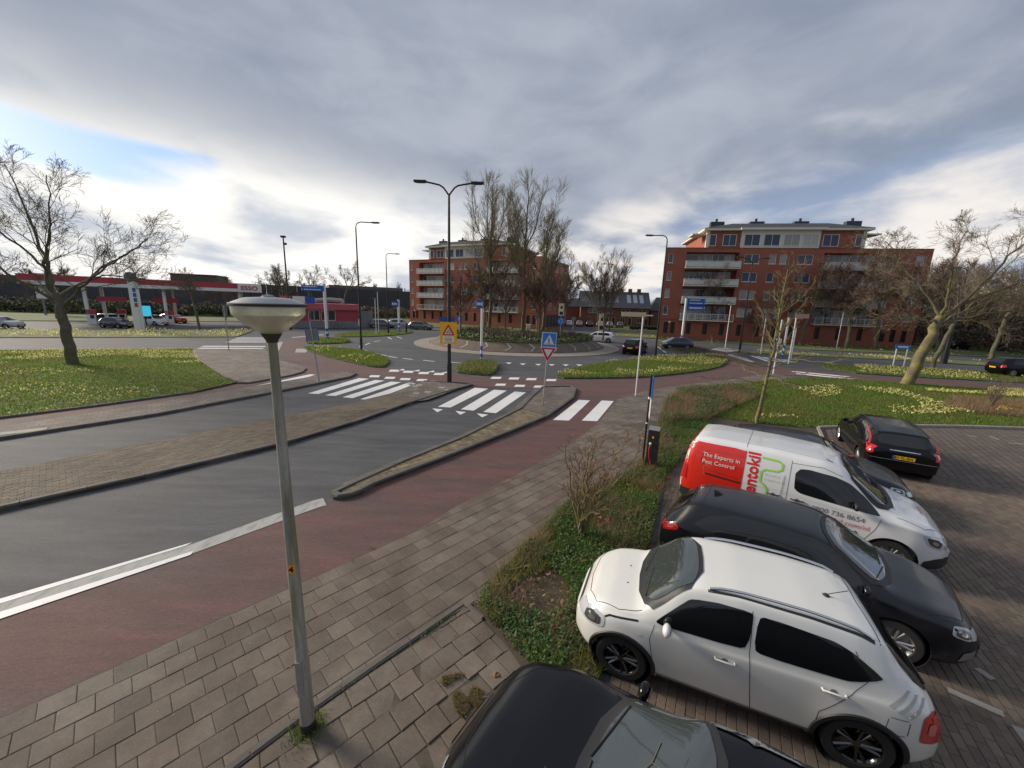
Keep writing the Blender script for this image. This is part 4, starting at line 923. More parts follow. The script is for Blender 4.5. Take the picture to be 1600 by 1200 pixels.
# ---- white compact crossover, nose towards the bed
S = dict(L=3.72, R=.325, axles=(-1.22, 1.215), flare=.035, shoulder=.955, sm=.03,
         top=[(-1.86, .76), (-1.84, .94), (-1.80, 1.0), (-1.33, 1.50), (-1.12, 1.55), (-.7, 1.585), (0, 1.595), (.42, 1.565), (.6, 1.50), (.98, 1.14), (1.06, 1.06), (1.12, 1.045), (1.45, 1.005), (1.68, .93), (1.8, .82), (1.86, .68)],
         belt=[(-1.86, .8), (-1.6, .98), (-1.2, 1.0), (0, .98), (.95, .965), (1.4, .9), (1.7, .78), (1.86, .62)],
         plan=[(-1.86, .70), (-1.78, .77), (-1.5, .825), (0, .83), (1.3, .83), (1.58, .79), (1.74, .70), (1.86, .52)],
         roofw=[(-1.86, .6), (-1.5, .6), (-1.1, .64), (0, .655), (.5, .63), (1.0, .7), (1.15, .73), (1.5, .68), (1.86, .45)],
         bot=[(-1.86, .34), (-1.6, .23), (0, .2), (1.5, .22), (1.86, .28)], rim=M['rimb'], rimstyle='five',
         ws=[(1.04, 0), (1.02, -.3), (.95, -.56), (.88, -.64), (.47, -.54), (.41, -.3), (.4, 0), (.41, .3), (.47, .54), (.88, .64), (.95, .56), (1.02, .3)],
         rwin=[(-.62, 1.0), (.62, 1.0), (.56, 1.42), (.3, 1.46), (-.3, 1.46), (-.56, 1.42)],
         side=[[(-.12, 1.03), (.78, 1.0), (.86, 1.02), (.50, 1.40), (.2, 1.45), (-.16, 1.46)], [(-1.05, 1.045), (-.18, 1.03), (-.2, 1.455), (-.9, 1.40), (-1.06, 1.34), (-1.34, 1.16)]],
         hl_side=[[(1.46, .72), (1.68, .66), (1.79, .66), (1.76, .80), (1.62, .88), (1.45, .86)]], hl_front=[[(.42, .66), (.66, .66), (.64, .82), (.45, .84)]],
         tl_side=[[(-1.83, .62), (-1.66, .62), (-1.66, .90), (-1.76, .93), (-1.83, .90)]], tl_rear=[[(.55, .62), (.74, .62), (.74, .9), (.6, .9)]],
         grille=[[(-.45, .56), (.45, .56), (.4, .76), (-.4, .76)], [(-.5, .3), (.5, .3), (.45, .45), (-.45, .45)]], mir=(.70, 1.05), plate=.55)
RZ1 = math.radians(157.2)
pos = Vector((2.81, 4.29))+Vector((.92, -.387))*.03; RZV, RZS = math.radians(-36), math.radians(-37)
c = Car(S, 'parked_car', 'white compact crossover with black wheels and silver roof rails, nose towards the planted bed', 'car', pos, RZ1, PW, scale=.95); c.root.scale = (.965, .94, .95)
c.patch('windshield_surround', [(1.11, 0), (1.09, -.34), (1.0, -.63), (.9, -.71), (.5, -.6), (.36, -.3), (.35, 0), (.36, .3), (.5, .6), (.9, .71), (1.0, .63), (1.09, .34)], 'top', M['plastic'], .009, step=.035)
gen_details(c)
for sd in (-1, 1):
    for a in c.S['axles']:
        c.arch(a, sd, .05)
    c.patch('sill_trim', [(-.8, .22), (.78, .22), (.78, .3), (-.8, .3)], 'side', M['plastic'], .008, sd, .08)
    c.seam([(.86, .98), (.9, .8), (.84, .5), (.80, .32)], sd=sd); c.seam([(-.14, 1.47), (-.15, 1.0), (-.2, .6), (-.24, .31)], sd=sd); c.seam([(-1.08, 1.36), (-1.2, 1.1), (-1.02, .86), (-.84, .62), (-.82, .31)], sd=sd)
    c.seam([(.80, .32), (-.82, .31)], sd=sd)
    c.seam([(1.05, .7+.26), (1.4, .9), (1.46, .86)], sd=sd, wd=.02)
    c.handle(.08, .84, sd, PW); c.handle(-.93, .9, sd, PW)
    for k in range(3):
        x = -1.37-.075*k; c.patch('pillar_slash', [(x, .94-.035*k), (x-.16, 1.1-.035*k), (x-.19, 1.09-.035*k), (x-.04, .93-.035*k)], 'side', mat('slash_shade', (.4, .4, .38), .4), .003, sd, .05) if sd == 1 or k < 9 else None
    for q_ in ([(-1.38, .66), (-1.54, .665)], [(-1.555, .68), (-1.56, .82)], [(-1.545, .84), (-1.40, .84)], [(-1.385, .82), (-1.37, .68)]):
        if sd == 1: c.seam(q_, sd=sd, wd=.006, name='fuel_flap_gap')
    b = MB(); pts = []
    for x in np.linspace(-1.22, .30, 14):
        loc, _ = c.hit('top', x, sd*.575); k = math.sin((x+1.22)/1.52*PI)**.35; pts.append((x, sd*.575, loc.z+.045*k+.004))
    b.tube(pts, .017, 8); b.build('roof_rail', M['chrome'], c.root, 60)
    c.seam([(-1.25, sd*.60), (.32, sd*.60)], 'top', wd=.03, m=M['plastic'], name='roof_gutter')
c.seam([(-1.3, -.6), (-1.27, 0), (-1.3, .6)], 'top', wd=.008)
c.seam([(1.02, .70), (1.3, .72), (1.6, .62), (1.72, .4), (1.76, 0), (1.72, -.4), (1.6, -.62), (1.3, -.72), (1.02, -.70)], 'top', wd=.007)
loc, _ = c.hit('top', -.95, .12)
an = MB(); an.tube([loc, loc+Vector((0, 0, .02))], [.04, .02], 10); an.tube([loc+Vector((0, 0, .015)), loc+Vector((-.19, 0, .13))], .005, 6); an.build('antenna', M['plastic'], c.root)
for y in (-.2, .2):
    l_, _ = c.hit('top', 1.25, y); MB().tube([l_, l_+Vector((0, 0, .008))], [.012, .008], 8).build('washer_nozzle', M['plastic'], c.root)
for y0, y1, x0, x1 in ((.5, -.05, 1.0, .93), (-.05, -.58, 1.04, .9)):
    p = [c.hit('top', x0+(x1-x0)*t, y0+(y1-y0)*t)[0]+Vector((0, 0, .02)) for t in (0, .3, .6, 1)]
    MB().tube(p, .009, 6).build('wiper', M['plastic'], c.root)
p = [c.hit('rear', y, 1.02+.0*y)[0]+Vector((-.02, 0, .0)) for y in (0, .2, .42)]; MB().tube(p, .012, 6).build('rear_wiper', M['plastic'], c.root)
c.patch('side_repeater', [(1.0, .80), (1.07, .79), (1.07, .82), (1.0, .83)], 'side', mat('clear_lens', (.7, .6, .55), .2), .004, 1, .05)
# ---- van
S = dict(L=4.42, R=.33, axles=(-1.33, 1.42), flare=.012, rr=.13, shoulder=.985, sm=.03, bulge=(.03, .05),
         top=[(-2.21, .9), (-2.19, 1.3), (-2.13, 1.62), (-2.0, 1.80), (-1.7, 1.845), (-.5, 1.86), (.3, 1.82), (.62, 1.73), (1.28, 1.2), (1.42, 1.13), (1.5, 1.11), (1.95, .98), (2.1, .86), (2.19, .72), (2.21, .6)],
         belt=[(-2.21, .88), (-2.1, 1.1), (-.3, 1.13), (.6, 1.06), (1.3, 1.0), (1.7, .96), (2.1, .78), (2.21, .58)],
         plan=[(-2.21, .82), (-2.1, .88), (-1.8, .92), (1.3, .92), (1.7, .90), (1.98, .8), (2.12, .68), (2.21, .5)],
         roofw=[(-2.21, .78), (-2.0, .79), (-1.5, .80), (.2, .78), (.7, .74), (1.3, .80), (1.5, .84), (1.9, .74), (2.21, .45)],
         bot=[(-2.21, .38), (-2, .27), (0, .24), (1.9, .25), (2.21, .26)],
         ws=[(1.36, 0), (1.34, -.4), (1.24, -.68), (1.15, -.74), (.74, -.66), (.66, -.4), (.64, 0), (.66, .4), (.74, .66), (1.15, .74), (1.24, .68), (1.34, .4)],
         rwin=[(-.6, 1.15), (-.08, 1.15), (-.08, 1.6), (-.55, 1.6)], side=[[(-.12, 1.5), (-.1, 1.2), (0, 1.13), (.75, 1.08), (1.22, 1.05), (.95, 1.32), (.72, 1.5), (.5, 1.58), (.1, 1.62), (-.05, 1.6)]],
         hl_side=[[(1.86, .72), (2.06, .64), (2.1, .78), (1.98, .88), (1.76, .92)]], hl_front=[[(.45, .66), (.68, .66), (.66, .82), (.5, .82)]],
         tl_side=[], tl_rear=[[(.72, .8), (.84, .8), (.82, 1.25), (.72, 1.25)]], grille=[[(-.6, .3), (.6, .3), (.5, .5), (-.5, .5)]], mir=(.82, 1.17), mirm=M['plastic'], plate=.6)
posv = Vector((6.30, 7.80))
c = Car(S, 'parked_van', 'white delivery van with a bright red rear and lettering, parked beside the charging post', 'van', posv, RZV, PVW)
c.patch('cowl', [(1.44, 0), (1.42, -.45), (1.3, -.74), (1.15, -.8), (.72, -.70), (.62, -.4), (.6, 0), (.62, .4), (.72, .70), (1.15, .8), (1.3, .74), (1.42, .45)], 'top', M['plastic'], .009, step=.035)
gen_details(c)
for sd in (-1, 1):
    c.patch('red_panel', [(-2.19, .58), (-1.0, .58), (-.98, 1.72), (-1.2, 1.74), (-2.0, 1.72), (-2.12, 1.5)], 'side', PR, .004, sd, .08)
    c.patch('rear_bumper', [(-2.2, .38), (-1.72, .27), (-1.72, .58), (-2.2, .60)], 'side', M['plastic'], .010, sd, .06)
    c.patch('front_bumper', [(2.2, .26), (1.82, .25), (1.86, .42), (2.02, .5), (2.19, .5)], 'side', M['plastic'], .010, sd, .06)
    c.patch('sill_trim', [(-.9, .25), (1.0, .25), (1.0, .38), (-.9, .38)], 'side', M['plastic'], .01, sd, .1)
    c.seam([(-1.0, 1.74), (-1.0, 1.0)], sd=sd); c.seam([(-.20, 1.72), (-.20, .4)], sd=sd); c.seam([(1.22, 1.02), (1.16, .8), (.96, .4)], sd=sd)
    c.seam([(-.2, 1.68), (.3, 1.7), (.6, 1.6)], sd=sd)
    c.patch('slide_rail', [(-1.72, 1.045), (-1.02, 1.015), (-1.02, 1.05), (-1.72, 1.08)], 'side', M['seam'], .008, sd, .06)
    c.patch('panel_crease', stroke([(-1.0, .86), (-.5, .8), (-.36, .86), (-.33, 1.05), (-.31, 1.42)], .028), 'side', PVW, .014, sd, .05)
    c.patch('panel_crease', stroke([(-1.05, 1.6), (-1.7, 1.6), (-1.82, 1.5), (-1.84, 1.3), (-1.7, 1.17), (-1.1, 1.13)], .02), 'side', PR, .012, sd, .05)
    c.handle(-.02, .98, sd, M['plastic'], .2); c.handle(-.42, .98, sd, M['plastic'], .2)
    c.patch('taillight', [(-2.18, .82), (-2.08, .82), (-2.08, 1.16), (-2.16, 1.16)], 'side', M['tail'], .012, sd, .05)
c.patch('red_tailgate', [(-.84, .62), (.84, .62), (.76, 1.68), (-.76, 1.68)], 'rear', PR, .004, 1, .08)
c.patch('red_roof_edge', [(-2.18, -.78), (-2.02, -.79), (-2.0, 0), (-2.02, .79), (-2.18, .78), (-2.19, 0)], 'top', PR, .004, 1, .06)
c.patch('tailgate_window', [(-.6, 1.15), (.6, 1.15), (.55, 1.55), (-.55, 1.55)], 'rear', M['carglass'], .01, 1, .1)
c.patch('rear_bumper', [(-.8, .36), (.8, .36), (.8, .6), (-.8, .6)], 'rear', M['plastic'], .012, 1, .1)
c.seam([(-1.0, -.74), (-1.0, .74)], 'top', wd=.008); c.seam([(1.42, .8), (1.8, .76), (2.08, .5), (2.14, 0), (2.08, -.5), (1.8, -.76), (1.42, -.8)], 'top', wd=.007)
for y in np.linspace(-.56, .56, 9): c.patch('roof_rib', [(-1.85, y-.012), (.3, y-.012), (.3, y+.012), (-1.85, y+.012)], 'top', PVW, .010, 1, .12)
WHT = M['white']; RDT = mat('lettering_red', (.6, .02, .015), .4); GRT = mat('lettering_green', (.3, .62, .08), .4); GYT = mat('lettering_grey', (.1, .11, .14), .4); ORT = mat('lettering_orange', (.6, .16, .1), .4); FGT = mat('lettering_faint_green', (.5, .6, .42), .4)
for sd in (-1,):
    car_text(c, 'The Experts in', .122, -1.80, 1.44, sd, WHT, off=.017); car_text(c, 'Pest Control', .122, -1.80, 1.29, sd, WHT, off=.017)
    car_text(c, 'rentokil', .31, -.74, .76, sd, RDT, rot=PI/2, bold=.008)
    c.patch('pipe_line', stroke([(-.70, 1.67), (-.42, 1.66), (-.34, 1.61), (-.34, 1.5), (-.42, 1.45), (-.62, 1.44), (-.68, 1.38), (-.68, 1.18), (-.6, 1.12), (-.54, 1.05), (-.54, .6)], .04), 'side', GRT, .006, sd, .03)
    car_text(c, 'It is all in', .07, -.62, 1.33, sd, FGT); car_text(c, 'a day\'s work', .07, -.62, 1.23, sd, FGT)
    car_text(c, '0800 736 8654', .13, .22, .87, sd, GYT); car_text(c, 'rentokil.com/nl', .13, .29, .74, sd, ORT)
car_text(c, 'rentokil', .13, 1.85, .3, 1, ORT, rot=-PI/2, mode='top')
for y0, y1, x0, x1 in ((.6, -.02, 1.3, 1.3), (-.05, -.62, 1.33, 1.22)):
    p = [c.hit('top', x0+(x1-x0)*t, y0+(y1-y0)*t)[0]+Vector((0, 0, .02)) for t in (0, .3, .6, 1)]; MB().tube(p, .01, 6).build('wiper', M['plastic'], c.root)
loc, _ = c.hit('top', .45, -.5); MB().tube([loc, loc+Vector((-.12, 0, .05))], .006, 5).build('antenna', M['plastic'], c.root)
# ---- dark grey crossover between the van and the white car
S = dict(L=4.4, R=.34, axles=(-1.32, 1.3), flare=.025, sm=.04, shoulder=.97, rr=.07,
         top=[(-2.2, .85), (-2.17, .98), (-2.08, 1.08), (-1.78, 1.40), (-1.62, 1.47), (-1.2, 1.52), (-.4, 1.555), (.2, 1.53), (.5, 1.44), (1.13, 1.06), (1.22, 1.03), (1.6, .99), (1.95, .9), (2.1, .8), (2.17, .7), (2.2, .6)],
         belt=[(-2.2, .86), (-1.9, 1.02), (-1.0, 1.0), (.5, .96), (1.2, .94), (1.7, .88), (2.05, .74), (2.2, .58)],
         plan=[(-2.2, .72), (-2.1, .82), (-1.75, .895), (0, .90), (1.4, .90), (1.75, .86), (1.98, .76), (2.12, .64), (2.2, .5)],
         roofw=[(-2.2, .6), (-1.7, .62), (-1.0, .66), (0, .67), (.5, .65), (1.1, .75), (1.3, .8), (1.8, .72), (2.2, .45)],
         bot=[(-2.2, .36), (-1.9, .24), (0, .2), (1.9, .22), (2.2, .28)],
         ws=[(1.18, 0), (1.15, -.35), (1.05, -.62), (.95, -.7), (.46, -.57), (.36, -.3), (.34, 0), (.36, .3), (.46, .57), (.95, .7), (1.05, .62), (1.15, .35)],
         rwin=[(-.55, 1.08), (.55, 1.08), (.48, 1.38), (-.48, 1.38)], side=[[(-1.02, 1.06), (-.12, 1.0), (-.12, 1.465), (-.95, 1.43), (-1.2, 1.33)], [(-.05, 1.0), (.95, .97), (.52, 1.36), (.25, 1.45), (-.05, 1.465)]],
         hl_side=[[(1.84, .74), (2.06, .66), (2.1, .74), (2.0, .82), (1.84, .86)]], hl_front=[[(.4, .66), (.66, .66), (.64, .78), (.44, .78)]],
         tl_side=[[(-2.16, .78), (-1.86, .9), (-1.84, .99), (-1.95, 1.02), (-2.14, .92)]], tl_rear=[[(.35, .86), (.74, .8), (.72, .96), (.36, .94)]],
         grille=[[(-.5, .45), (.5, .45), (.42, .72), (-.42, .72)]], mir=(.86, 1.04), plate=.66)
poss = Vector((4.80, 5.76))
c = Car(S, 'parked_car', 'dark grey sloping-roof crossover parked between the van and the white car', 'car', poss, RZS, PDG, scale=.9)
c.patch('cowl', [(1.26, 0), (1.23, -.42), (1.1, -.7), (.95, -.77), (.42, -.62), (.3, -.3), (.28, 0), (.3, .3), (.42, .62), (.95, .77), (1.1, .7), (1.23, .42)], 'top', M['plastic'], .009, step=.035)
gen_details(c)
for sd in (-1, 1):
    c.patch('window_band', [(-1.62, 1.12), (-1.1, 1.04), (.97, .98), (.5, 1.39), (.2, 1.475), (-.3, 1.49), (-.95, 1.46), (-1.35, 1.34)], 'side', M['carglass'], .003, sd, .04, rnd=.9)
    c.seam([(-.08, .99), (-.1, .4)], sd=sd); c.seam([(-1.1, 1.02), (-1.0, .8), (-.86, .5)], sd=sd); c.seam([(1.0, .96), (.98, .6), (.9, .4)], sd=sd)
    c.handle(.2, .88, sd, PDG); c.handle(-.78, .9, sd, PDG)
    c.patch('fog_lamp_trim', [(1.98, .34), (2.16, .36), (2.16, .5), (2.02, .48)], 'side', M['rim'], .008, sd, .05)
    c.patch('rear_reflector', [(-2.18, .42), (-2.0, .36), (-1.94, .4), (-2.12, .52)], 'side', M['chrome'], .008, sd, .05)
    c.patch('sill_trim', [(-.9, .2), (.88, .2), (.88, .3), (-.9, .3)], 'side', M['plastic'], .008, sd, .1)
c.seam([(-1.55, -.58), (-1.52, 0), (-1.55, .58)], 'top', wd=.008); c.seam([(1.24, .8), (1.6, .8), (1.98, .55), (2.05, 0), (1.98, -.55), (1.6, -.8), (1.24, -.8)], 'top', wd=.007)
loc, _ = c.hit('top', -1.32, 0); b = MB(); b.prism([(-1.42, loc.z-.01), (-1.22, loc.z-.01), (-1.38, loc.z+.06), (-1.44, loc.z+.055)], -.012, .012, 'y'); b.build('antenna', M['plastic'], c.root)
for y0, y1, x0, x1 in ((.55, -.02, 1.12, 1.12), (-.05, -.6, 1.16, 1.02)):
    p = [c.hit('top', x0+(x1-x0)*t, y0+(y1-y0)*t)[0]+Vector((0, 0, .02)) for t in (0, .3, .6, 1)]; MB().tube(p, .01, 6).build('wiper', M['plastic'], c.root)
# ---- black car at the bottom edge, nose towards the pavement
S = hatch(4.55, 1.82, 1.46, .32, .98, 'estate'); S['mir'] = (.84, 1.03)
S['top'] = [(-2.27, .86), (-2.2, 1.05), (-1.9, 1.38), (-1.3, 1.45), (-.5, 1.47), (.0, 1.45), (.32, 1.38), (1.02, 1.0), (1.14, .97), (1.6, .92), (1.95, .83), (2.12, .74), (2.22, .62), (2.275, .5)]
S['belt'] = [(-2.27, .84), (-1.9, .95), (-.3, .93), (.9, .9), (1.7, .8), (2.1, .66), (2.27, .48)]
S['plan'] = [(-2.27, .75), (-2.1, .85), (-1.8, .91), (1.45, .91), (1.75, .86), (2.0, .74), (2.15, .6), (2.27, .4)]
S['ws'] = [(1.06, 0), (1.03, -.35), (.93, -.64), (.83, -.71), (.32, -.58), (.22, -.3), (.2, 0), (.22, .3), (.32, .58), (.83, .71), (.93, .64), (1.03, .35)]
S['side'] = [[(-1.9, 1.03), (-.3, .98), (-.3, 1.34), (-1.5, 1.32)], [(-.22, .98), (.74, .96), (.34, 1.28), (.05, 1.35), (-.22, 1.35)]]
posb = Vector((1.60, 1.84)); RZB = math.radians(146)
c = Car(S, 'parked_car', 'black car cut off by the bottom edge, nose over the pavement beside the white crossover', 'car', posb, RZB, PB)
c.patch('cowl', [(1.15, 0), (1.12, -.4), (1.0, -.7), (.85, -.78), (.28, -.64), (.15, -.3), (.13, 0), (.15, .3), (.28, .64), (.85, .78), (1.0, .7), (1.12, .4)], 'top', M['plastic'], .009, step=.035)
gen_details(c)
for sd in (-1, 1):
    c.patch('window_trim', stroke([(.3, 1.33), (0, 1.405), (-.5, 1.42), (-1.3, 1.40), (-1.8, 1.3)], .035), 'side', M['chrome'], .012, sd, .04)
    c.seam([(.88, .9), (.9, .6), (.82, .36)], sd=sd)
c.seam([(1.1, .80), (1.5, .78), (1.9, .6), (2.06, .35), (2.11, 0), (2.06, -.35), (1.9, -.6), (1.5, -.78), (1.1, -.80)], 'top', wd=.007)
l_, _ = c.hit('top', 1.35, .2); MB().tube([l_, l_+Vector((0, 0, .008))], [.012, .008], 8).build('washer_nozzle', M['plastic'], c.root)
for y0, y1, x0, x1 in ((.55, -.02, 1.02, 1.05), (-.05, -.6, 1.07, .92)):
    p = [c.hit('top', x0+(x1-x0)*t, y0+(y1-y0)*t)[0]+Vector((0, 0, .02)) for t in (0, .3, .6, 1)]; MB().tube(p, .01, 6).build('wiper', M['plastic'], c.root)
TW = MB(); q = [c.hit('top', x_, y_)[0]+Vector((0, 0, .022)) for x_, y_ in ((.88, .28), (.72, .05), (.62, -.12), (.60, -.3))]
TW.tube(q, .004, 5); TW.tube([q[2], c.hit('top', .50, -.05)[0]+Vector((0, 0, .02))], .003, 5); tw = TW.build('fallen_twig', M['bark']); tw.matrix_world = Matrix.Translation((posb.x, posb.y, .005)) @ Matrix.Rotation(RZB, 4, 'Z'); prop(tw, 'thin forked twig lying on the windscreen of the black car', 'twig')
# ---- dark car behind the van
S = hatch(4.2, 1.78, 1.47, .31, .95, 'hatch'); ev = Vector((math.cos(RZV), math.sin(RZV))); pq = posv+Vector((-ev.y, ev.x))*2.5+ev*.1
c = Car(S, 'parked_car', 'dark grey hatchback mostly hidden behind the white van, only roof and bonnet showing', 'car', pq, RZV+.05, PDG); gen_details(c)
c.seam([(-1.5, -.55), (-1.5, .55)], 'top', wd=.01); c.patch('roof_rail', stroke([(-1.2, .56), (.2, .58)], .03), 'top', M['plastic'], .02); c.patch('roof_rail', stroke([(-1.2, -.56), (.2, -.58)], .03), 'top', M['plastic'], .02)
# ---- black estate seen from behind
S = hatch(4.7, 1.82, 1.49, .32, .97, 'estate')
S['top'][0] = (-2.35, .98); S['top'][1] = (-2.31, 1.03); S['top'][2] = (-2.25, 1.06); S['top'][3] = (-2.0, 1.41)
S['plan'][0] = (-2.35, .8); S['plan'][1] = (-2.25, .87); S['bot'] = [(-2.35, .3), (-2.0, .22), (0, .18), (2.0, .2), (2.35, .28)]
S['rwin'] = [(-.64, 1.05), (.64, 1.05), (.56, 1.36), (-.56, 1.36)]
S['tl_side'] = [[(-2.34, .76), (-2.2, .76), (-2.18, .98), (-2.33, .96)]]; S['tl_rear'] = [[(.70, .74), (.86, .74), (.84, .98), (.72, .98)]]
S['side'] = [[(-1.95, .99), (-1.15, .97), (-1.15, 1.37), (-1.75, 1.34)], [(-1.08, .97), (-.1, .96), (-.1, 1.38), (-1.08, 1.38)], [(-.02, .96), (.88, .94), (.45, 1.33), (-.02, 1.38)]]
rearL, rearR = Vector(G(1327, 716)), Vector(G(1466, 748)); hv = (G(1309, 687)-G(1337, 712)); RZE = math.atan2(hv.y, hv.x)
pE = Vector((12.39, 12.32)); RZE = math.radians(59.5)
c = Car(S, 'parked_car', 'black estate car seen from behind, yellow plate, parked alone at the lot corner', 'car', pE, RZE, PB, scale=.92); gen_details(c)
for sd in (-1, 1):
    p = [c.hit('rear', sd*(.80-.13*(z-.95)/.4), z)[0]+Vector((-.005, 0, 0)) for z in (.95, 1.05, 1.15, 1.25, 1.34)]
    MB().tube(p, [.05, .045, .04, .035, .025], 8).build('upper_taillight', M['tail'], c.root, 60)
c.patch('tailgate_trim', [(-.35, .92), (.35, .92), (.35, .945), (-.35, .945)], 'rear', M['chrome'], .012)
c.seam([(-.78, .62), (.78, .62)], 'rear', wd=.015, m=M['rim']); c.seam([(-.66, .64), (-.66, 1.0)], 'rear'); c.seam([(.66, .64), (.66, 1.0)], 'rear')
c.seam([(-.1, .96), (-.12, .4)], sd=1); c.seam([(-1.12, .96), (-.95, .6)], sd=1)
c.patch('plate_band', [(-.26, .665), (-.21, .665), (-.21, .775), (-.26, .775)], 'rear', M['bluel'], .016) if False else None
car_text(c, '87-TL-RN', .105, .22, .685, 1, M['black'], mode='rear', flip=-1, name='plate_number', off=.018, bold=.002)
c.patch('country_band', [(.215, .665), (.26, .665), (.26, .775), (.215, .775)], 'rear', M['blue'], .017)
for sd in (-1, 1):
    pts = [c.hit('top', x, sd*.6)[0]+Vector((0, 0, .035)) for x in np.linspace(-1.95, .2, 8)]; MB().tube(pts, .018, 6).build('roof_rail', M['plastic'], c.root, 60)
# ---- cars on the roundabout and farther away
FAR = [
 ('hatch', 4.35, 1.78, 1.60, 'suv', PB, G(992, 552), 58, 'black SUV with lit red tail lamps driving round the roundabout', None),
 ('estate', 4.6, 1.8, 1.46, 'estate', PVW, G(934, 534), 160, 'white estate car leaving the roundabout', None),
 ('hatch', 3.7, 1.68, 1.47, 'hatch', PDB, G(1056, 545), 176, 'dark blue hatchback entering the roundabout from the right', None),
 ('x', 4.1, 1.74, 1.6, 'suv', PB, G(1592, 588), -9, 'black car with a red tail lamp at the right edge of the picture', None),
 ('x', 4.3, 1.8, 1.45, 'sedan', PS, G(2, 513), 8, 'silver saloon at the left edge before the petrol station', None),
 ('x', 4.0, 1.7, 1.42, 'hatch', PDB, G(183, 512), -6, 'dark blue hatchback standing at the pumps before the price pylon', None),
 ('x', 4.4, 1.8, 1.62, 'suv', PS, G(160, 508)+Vector((-1.2, 1.6)), 165, 'silver people carrier behind the dark blue hatchback at the pumps', None),
 ('x', 4.2, 1.8, 1.55, 'hatch', PVW, G(236, 508)+Vector((0, .6)), -12, 'white hatchback under the canopy right of the price pylon', None),
 ('x', 4.3, 1.8, 1.5, 'suv', PR, G(262, 505)+Vector((0, 1.2)), -12, 'dark red car behind the right canopy pillar', None),
 ('x', 4.2, 1.75, 1.5, 'hatch', PG, G(597, 512), 10, 'grey car, leftmost of the three parked beyond the left lamp posts', 'cars parked beyond the far verge'),
 ('x', 4.3, 1.8, 1.6, 'suv', PS, G(625, 512), 12, 'pale silver car, middle of the three parked beyond the lamp posts', 'cars parked beyond the far verge'),
 ('x', 4.3, 1.8, 1.5, 'hatch', PG, G(658, 515), -15, 'dark olive hatchback, rightmost of the three near the left apartment block', 'cars parked beyond the far verge'),
 ('x', 4.2, 1.75, 1.5, 'hatch', PDG, G(1494, 546), 12, 'dark grey car half hidden among the trees on the far right', None),
]
for _, L, W, H, kind, pm, p, ang, lab, grp in FAR:
    S = hatch(L, W, H, .31 if kind != 'suv' else .34, .95, kind); d = 1 if p.length < 70 else 0
    c = Car(S, 'car', lab, 'car', p, math.radians(ang), pm, grp, detail=1); gen_details(c)
protos = []
for i, (u, v, pm) in enumerate([(891, 499, PVW), (899, 500, PS), (908, 500, PDB), (917, 500, PVW), (926, 501, PS), (934, 501, PG)]):
    S = hatch(4.2, 1.75, 1.48, .31, .95, 'hatch'); p = Vector((14.2+i*2.6, 99.5+i*.15))
    nm = ['white', 'silver', 'dark blue', 'white', 'silver', 'olive'][i]; nb = ['leftmost in the row of distant cars before the brick houses', 'second from the left in the distant row before the houses', 'third from the left in the distant row before the houses', 'fourth from the left in the distant row before the houses', 'fifth from the left in the distant row before the houses', 'rightmost in the row of distant cars before the brick houses'][i]
    c = Car(S, 'car', nm+' car, '+nb, 'car', p, math.radians(80), pm, 'distant cars parked before the brick houses', detail=0); gen_details(c)
# ------------------------------------------------------------------ buildings
def facade_frame(A, B):
    A, B = V2(A), V2(B); e = (B-A); L = e.length; e.normalize(); n = Vector((e.y, -e.x)); return A, e, n, L      # n = outward when walking left to right as seen from the camera
WIN = {}
def window_mesh(w, h, kind):
    key = (round(w, 2), round(h, 2), kind)
    if key in WIN: return WIN[key]
    f = MB(); t = .07
    for x0, x1, z0, z1 in ((0, w, 0, t), (0, w, h-t, h), (0, t, t, h-t), (w-t, w, t, h-t)): f.bx(x0, x1, -.03, .05, z0, z1)
    n = 1 if w < 1.2 else (2 if w < 2.4 else 3)
    for k in range(1, n): f.bx(w*k/n-t*.4, w*k/n+t*.4, -.025, .045, t, h-t)
    if kind == 'split' and h > 1.2: f.bx(t, w-t, -.02, .04, h*.68, h*.68+.05)
    fm = f.mesh('window_frame', M['white']); g = MB(); g.add([(t, .03, t), (w-t, .03, t), (w-t, .03, h-t), (t, .03, h-t)], [(0, 1, 2, 3)])
    m = {'g': 'glass', 'c': 'curtain', 's': 'screen'}.get(kind, 'glass'); gm = g.mesh('pane', M[m]); WIN[key] = (fm, gm); return WIN[key]
def wall_with_holes(b, L, z0, z1, holes, depth=.25):
    """front skin of a wall in local coordinates (x along, y=0 is the outer face, +y inward) with real openings"""
    xs = sorted({0, L}|{h[0] for h in holes}|{h[1] for h in holes}); zs = sorted({z0, z1}|{h[2] for h in holes}|{h[3] for h in holes})
    for i in range(len(xs)-1):
        for j in range(len(zs)-1):
            cx, cz = (xs[i]+xs[i+1])/2, (zs[j]+zs[j+1])/2
            if any(h[0] < cx < h[1] and h[2] < cz < h[3] for h in holes): continue
            b.add([(xs[i], 0, zs[j]), (xs[i+1], 0, zs[j]), (xs[i+1], 0, zs[j+1]), (xs[i], 0, zs[j+1])], [(0, 1, 2, 3)])
    for x0, x1, a, c_ in [h[:4] for h in holes]:
        d = depth
        b.add([(x0, 0, a), (x1, 0, a), (x1, 0, c_), (x0, 0, c_), (x0, d, a), (x1, d, a), (x1, d, c_), (x0, d, c_)], [(0, 1, 5, 4), (2, 3, 7, 6), (1, 2, 6, 5), (3, 0, 4, 7)])
GH, FP = 3.25, 2.78
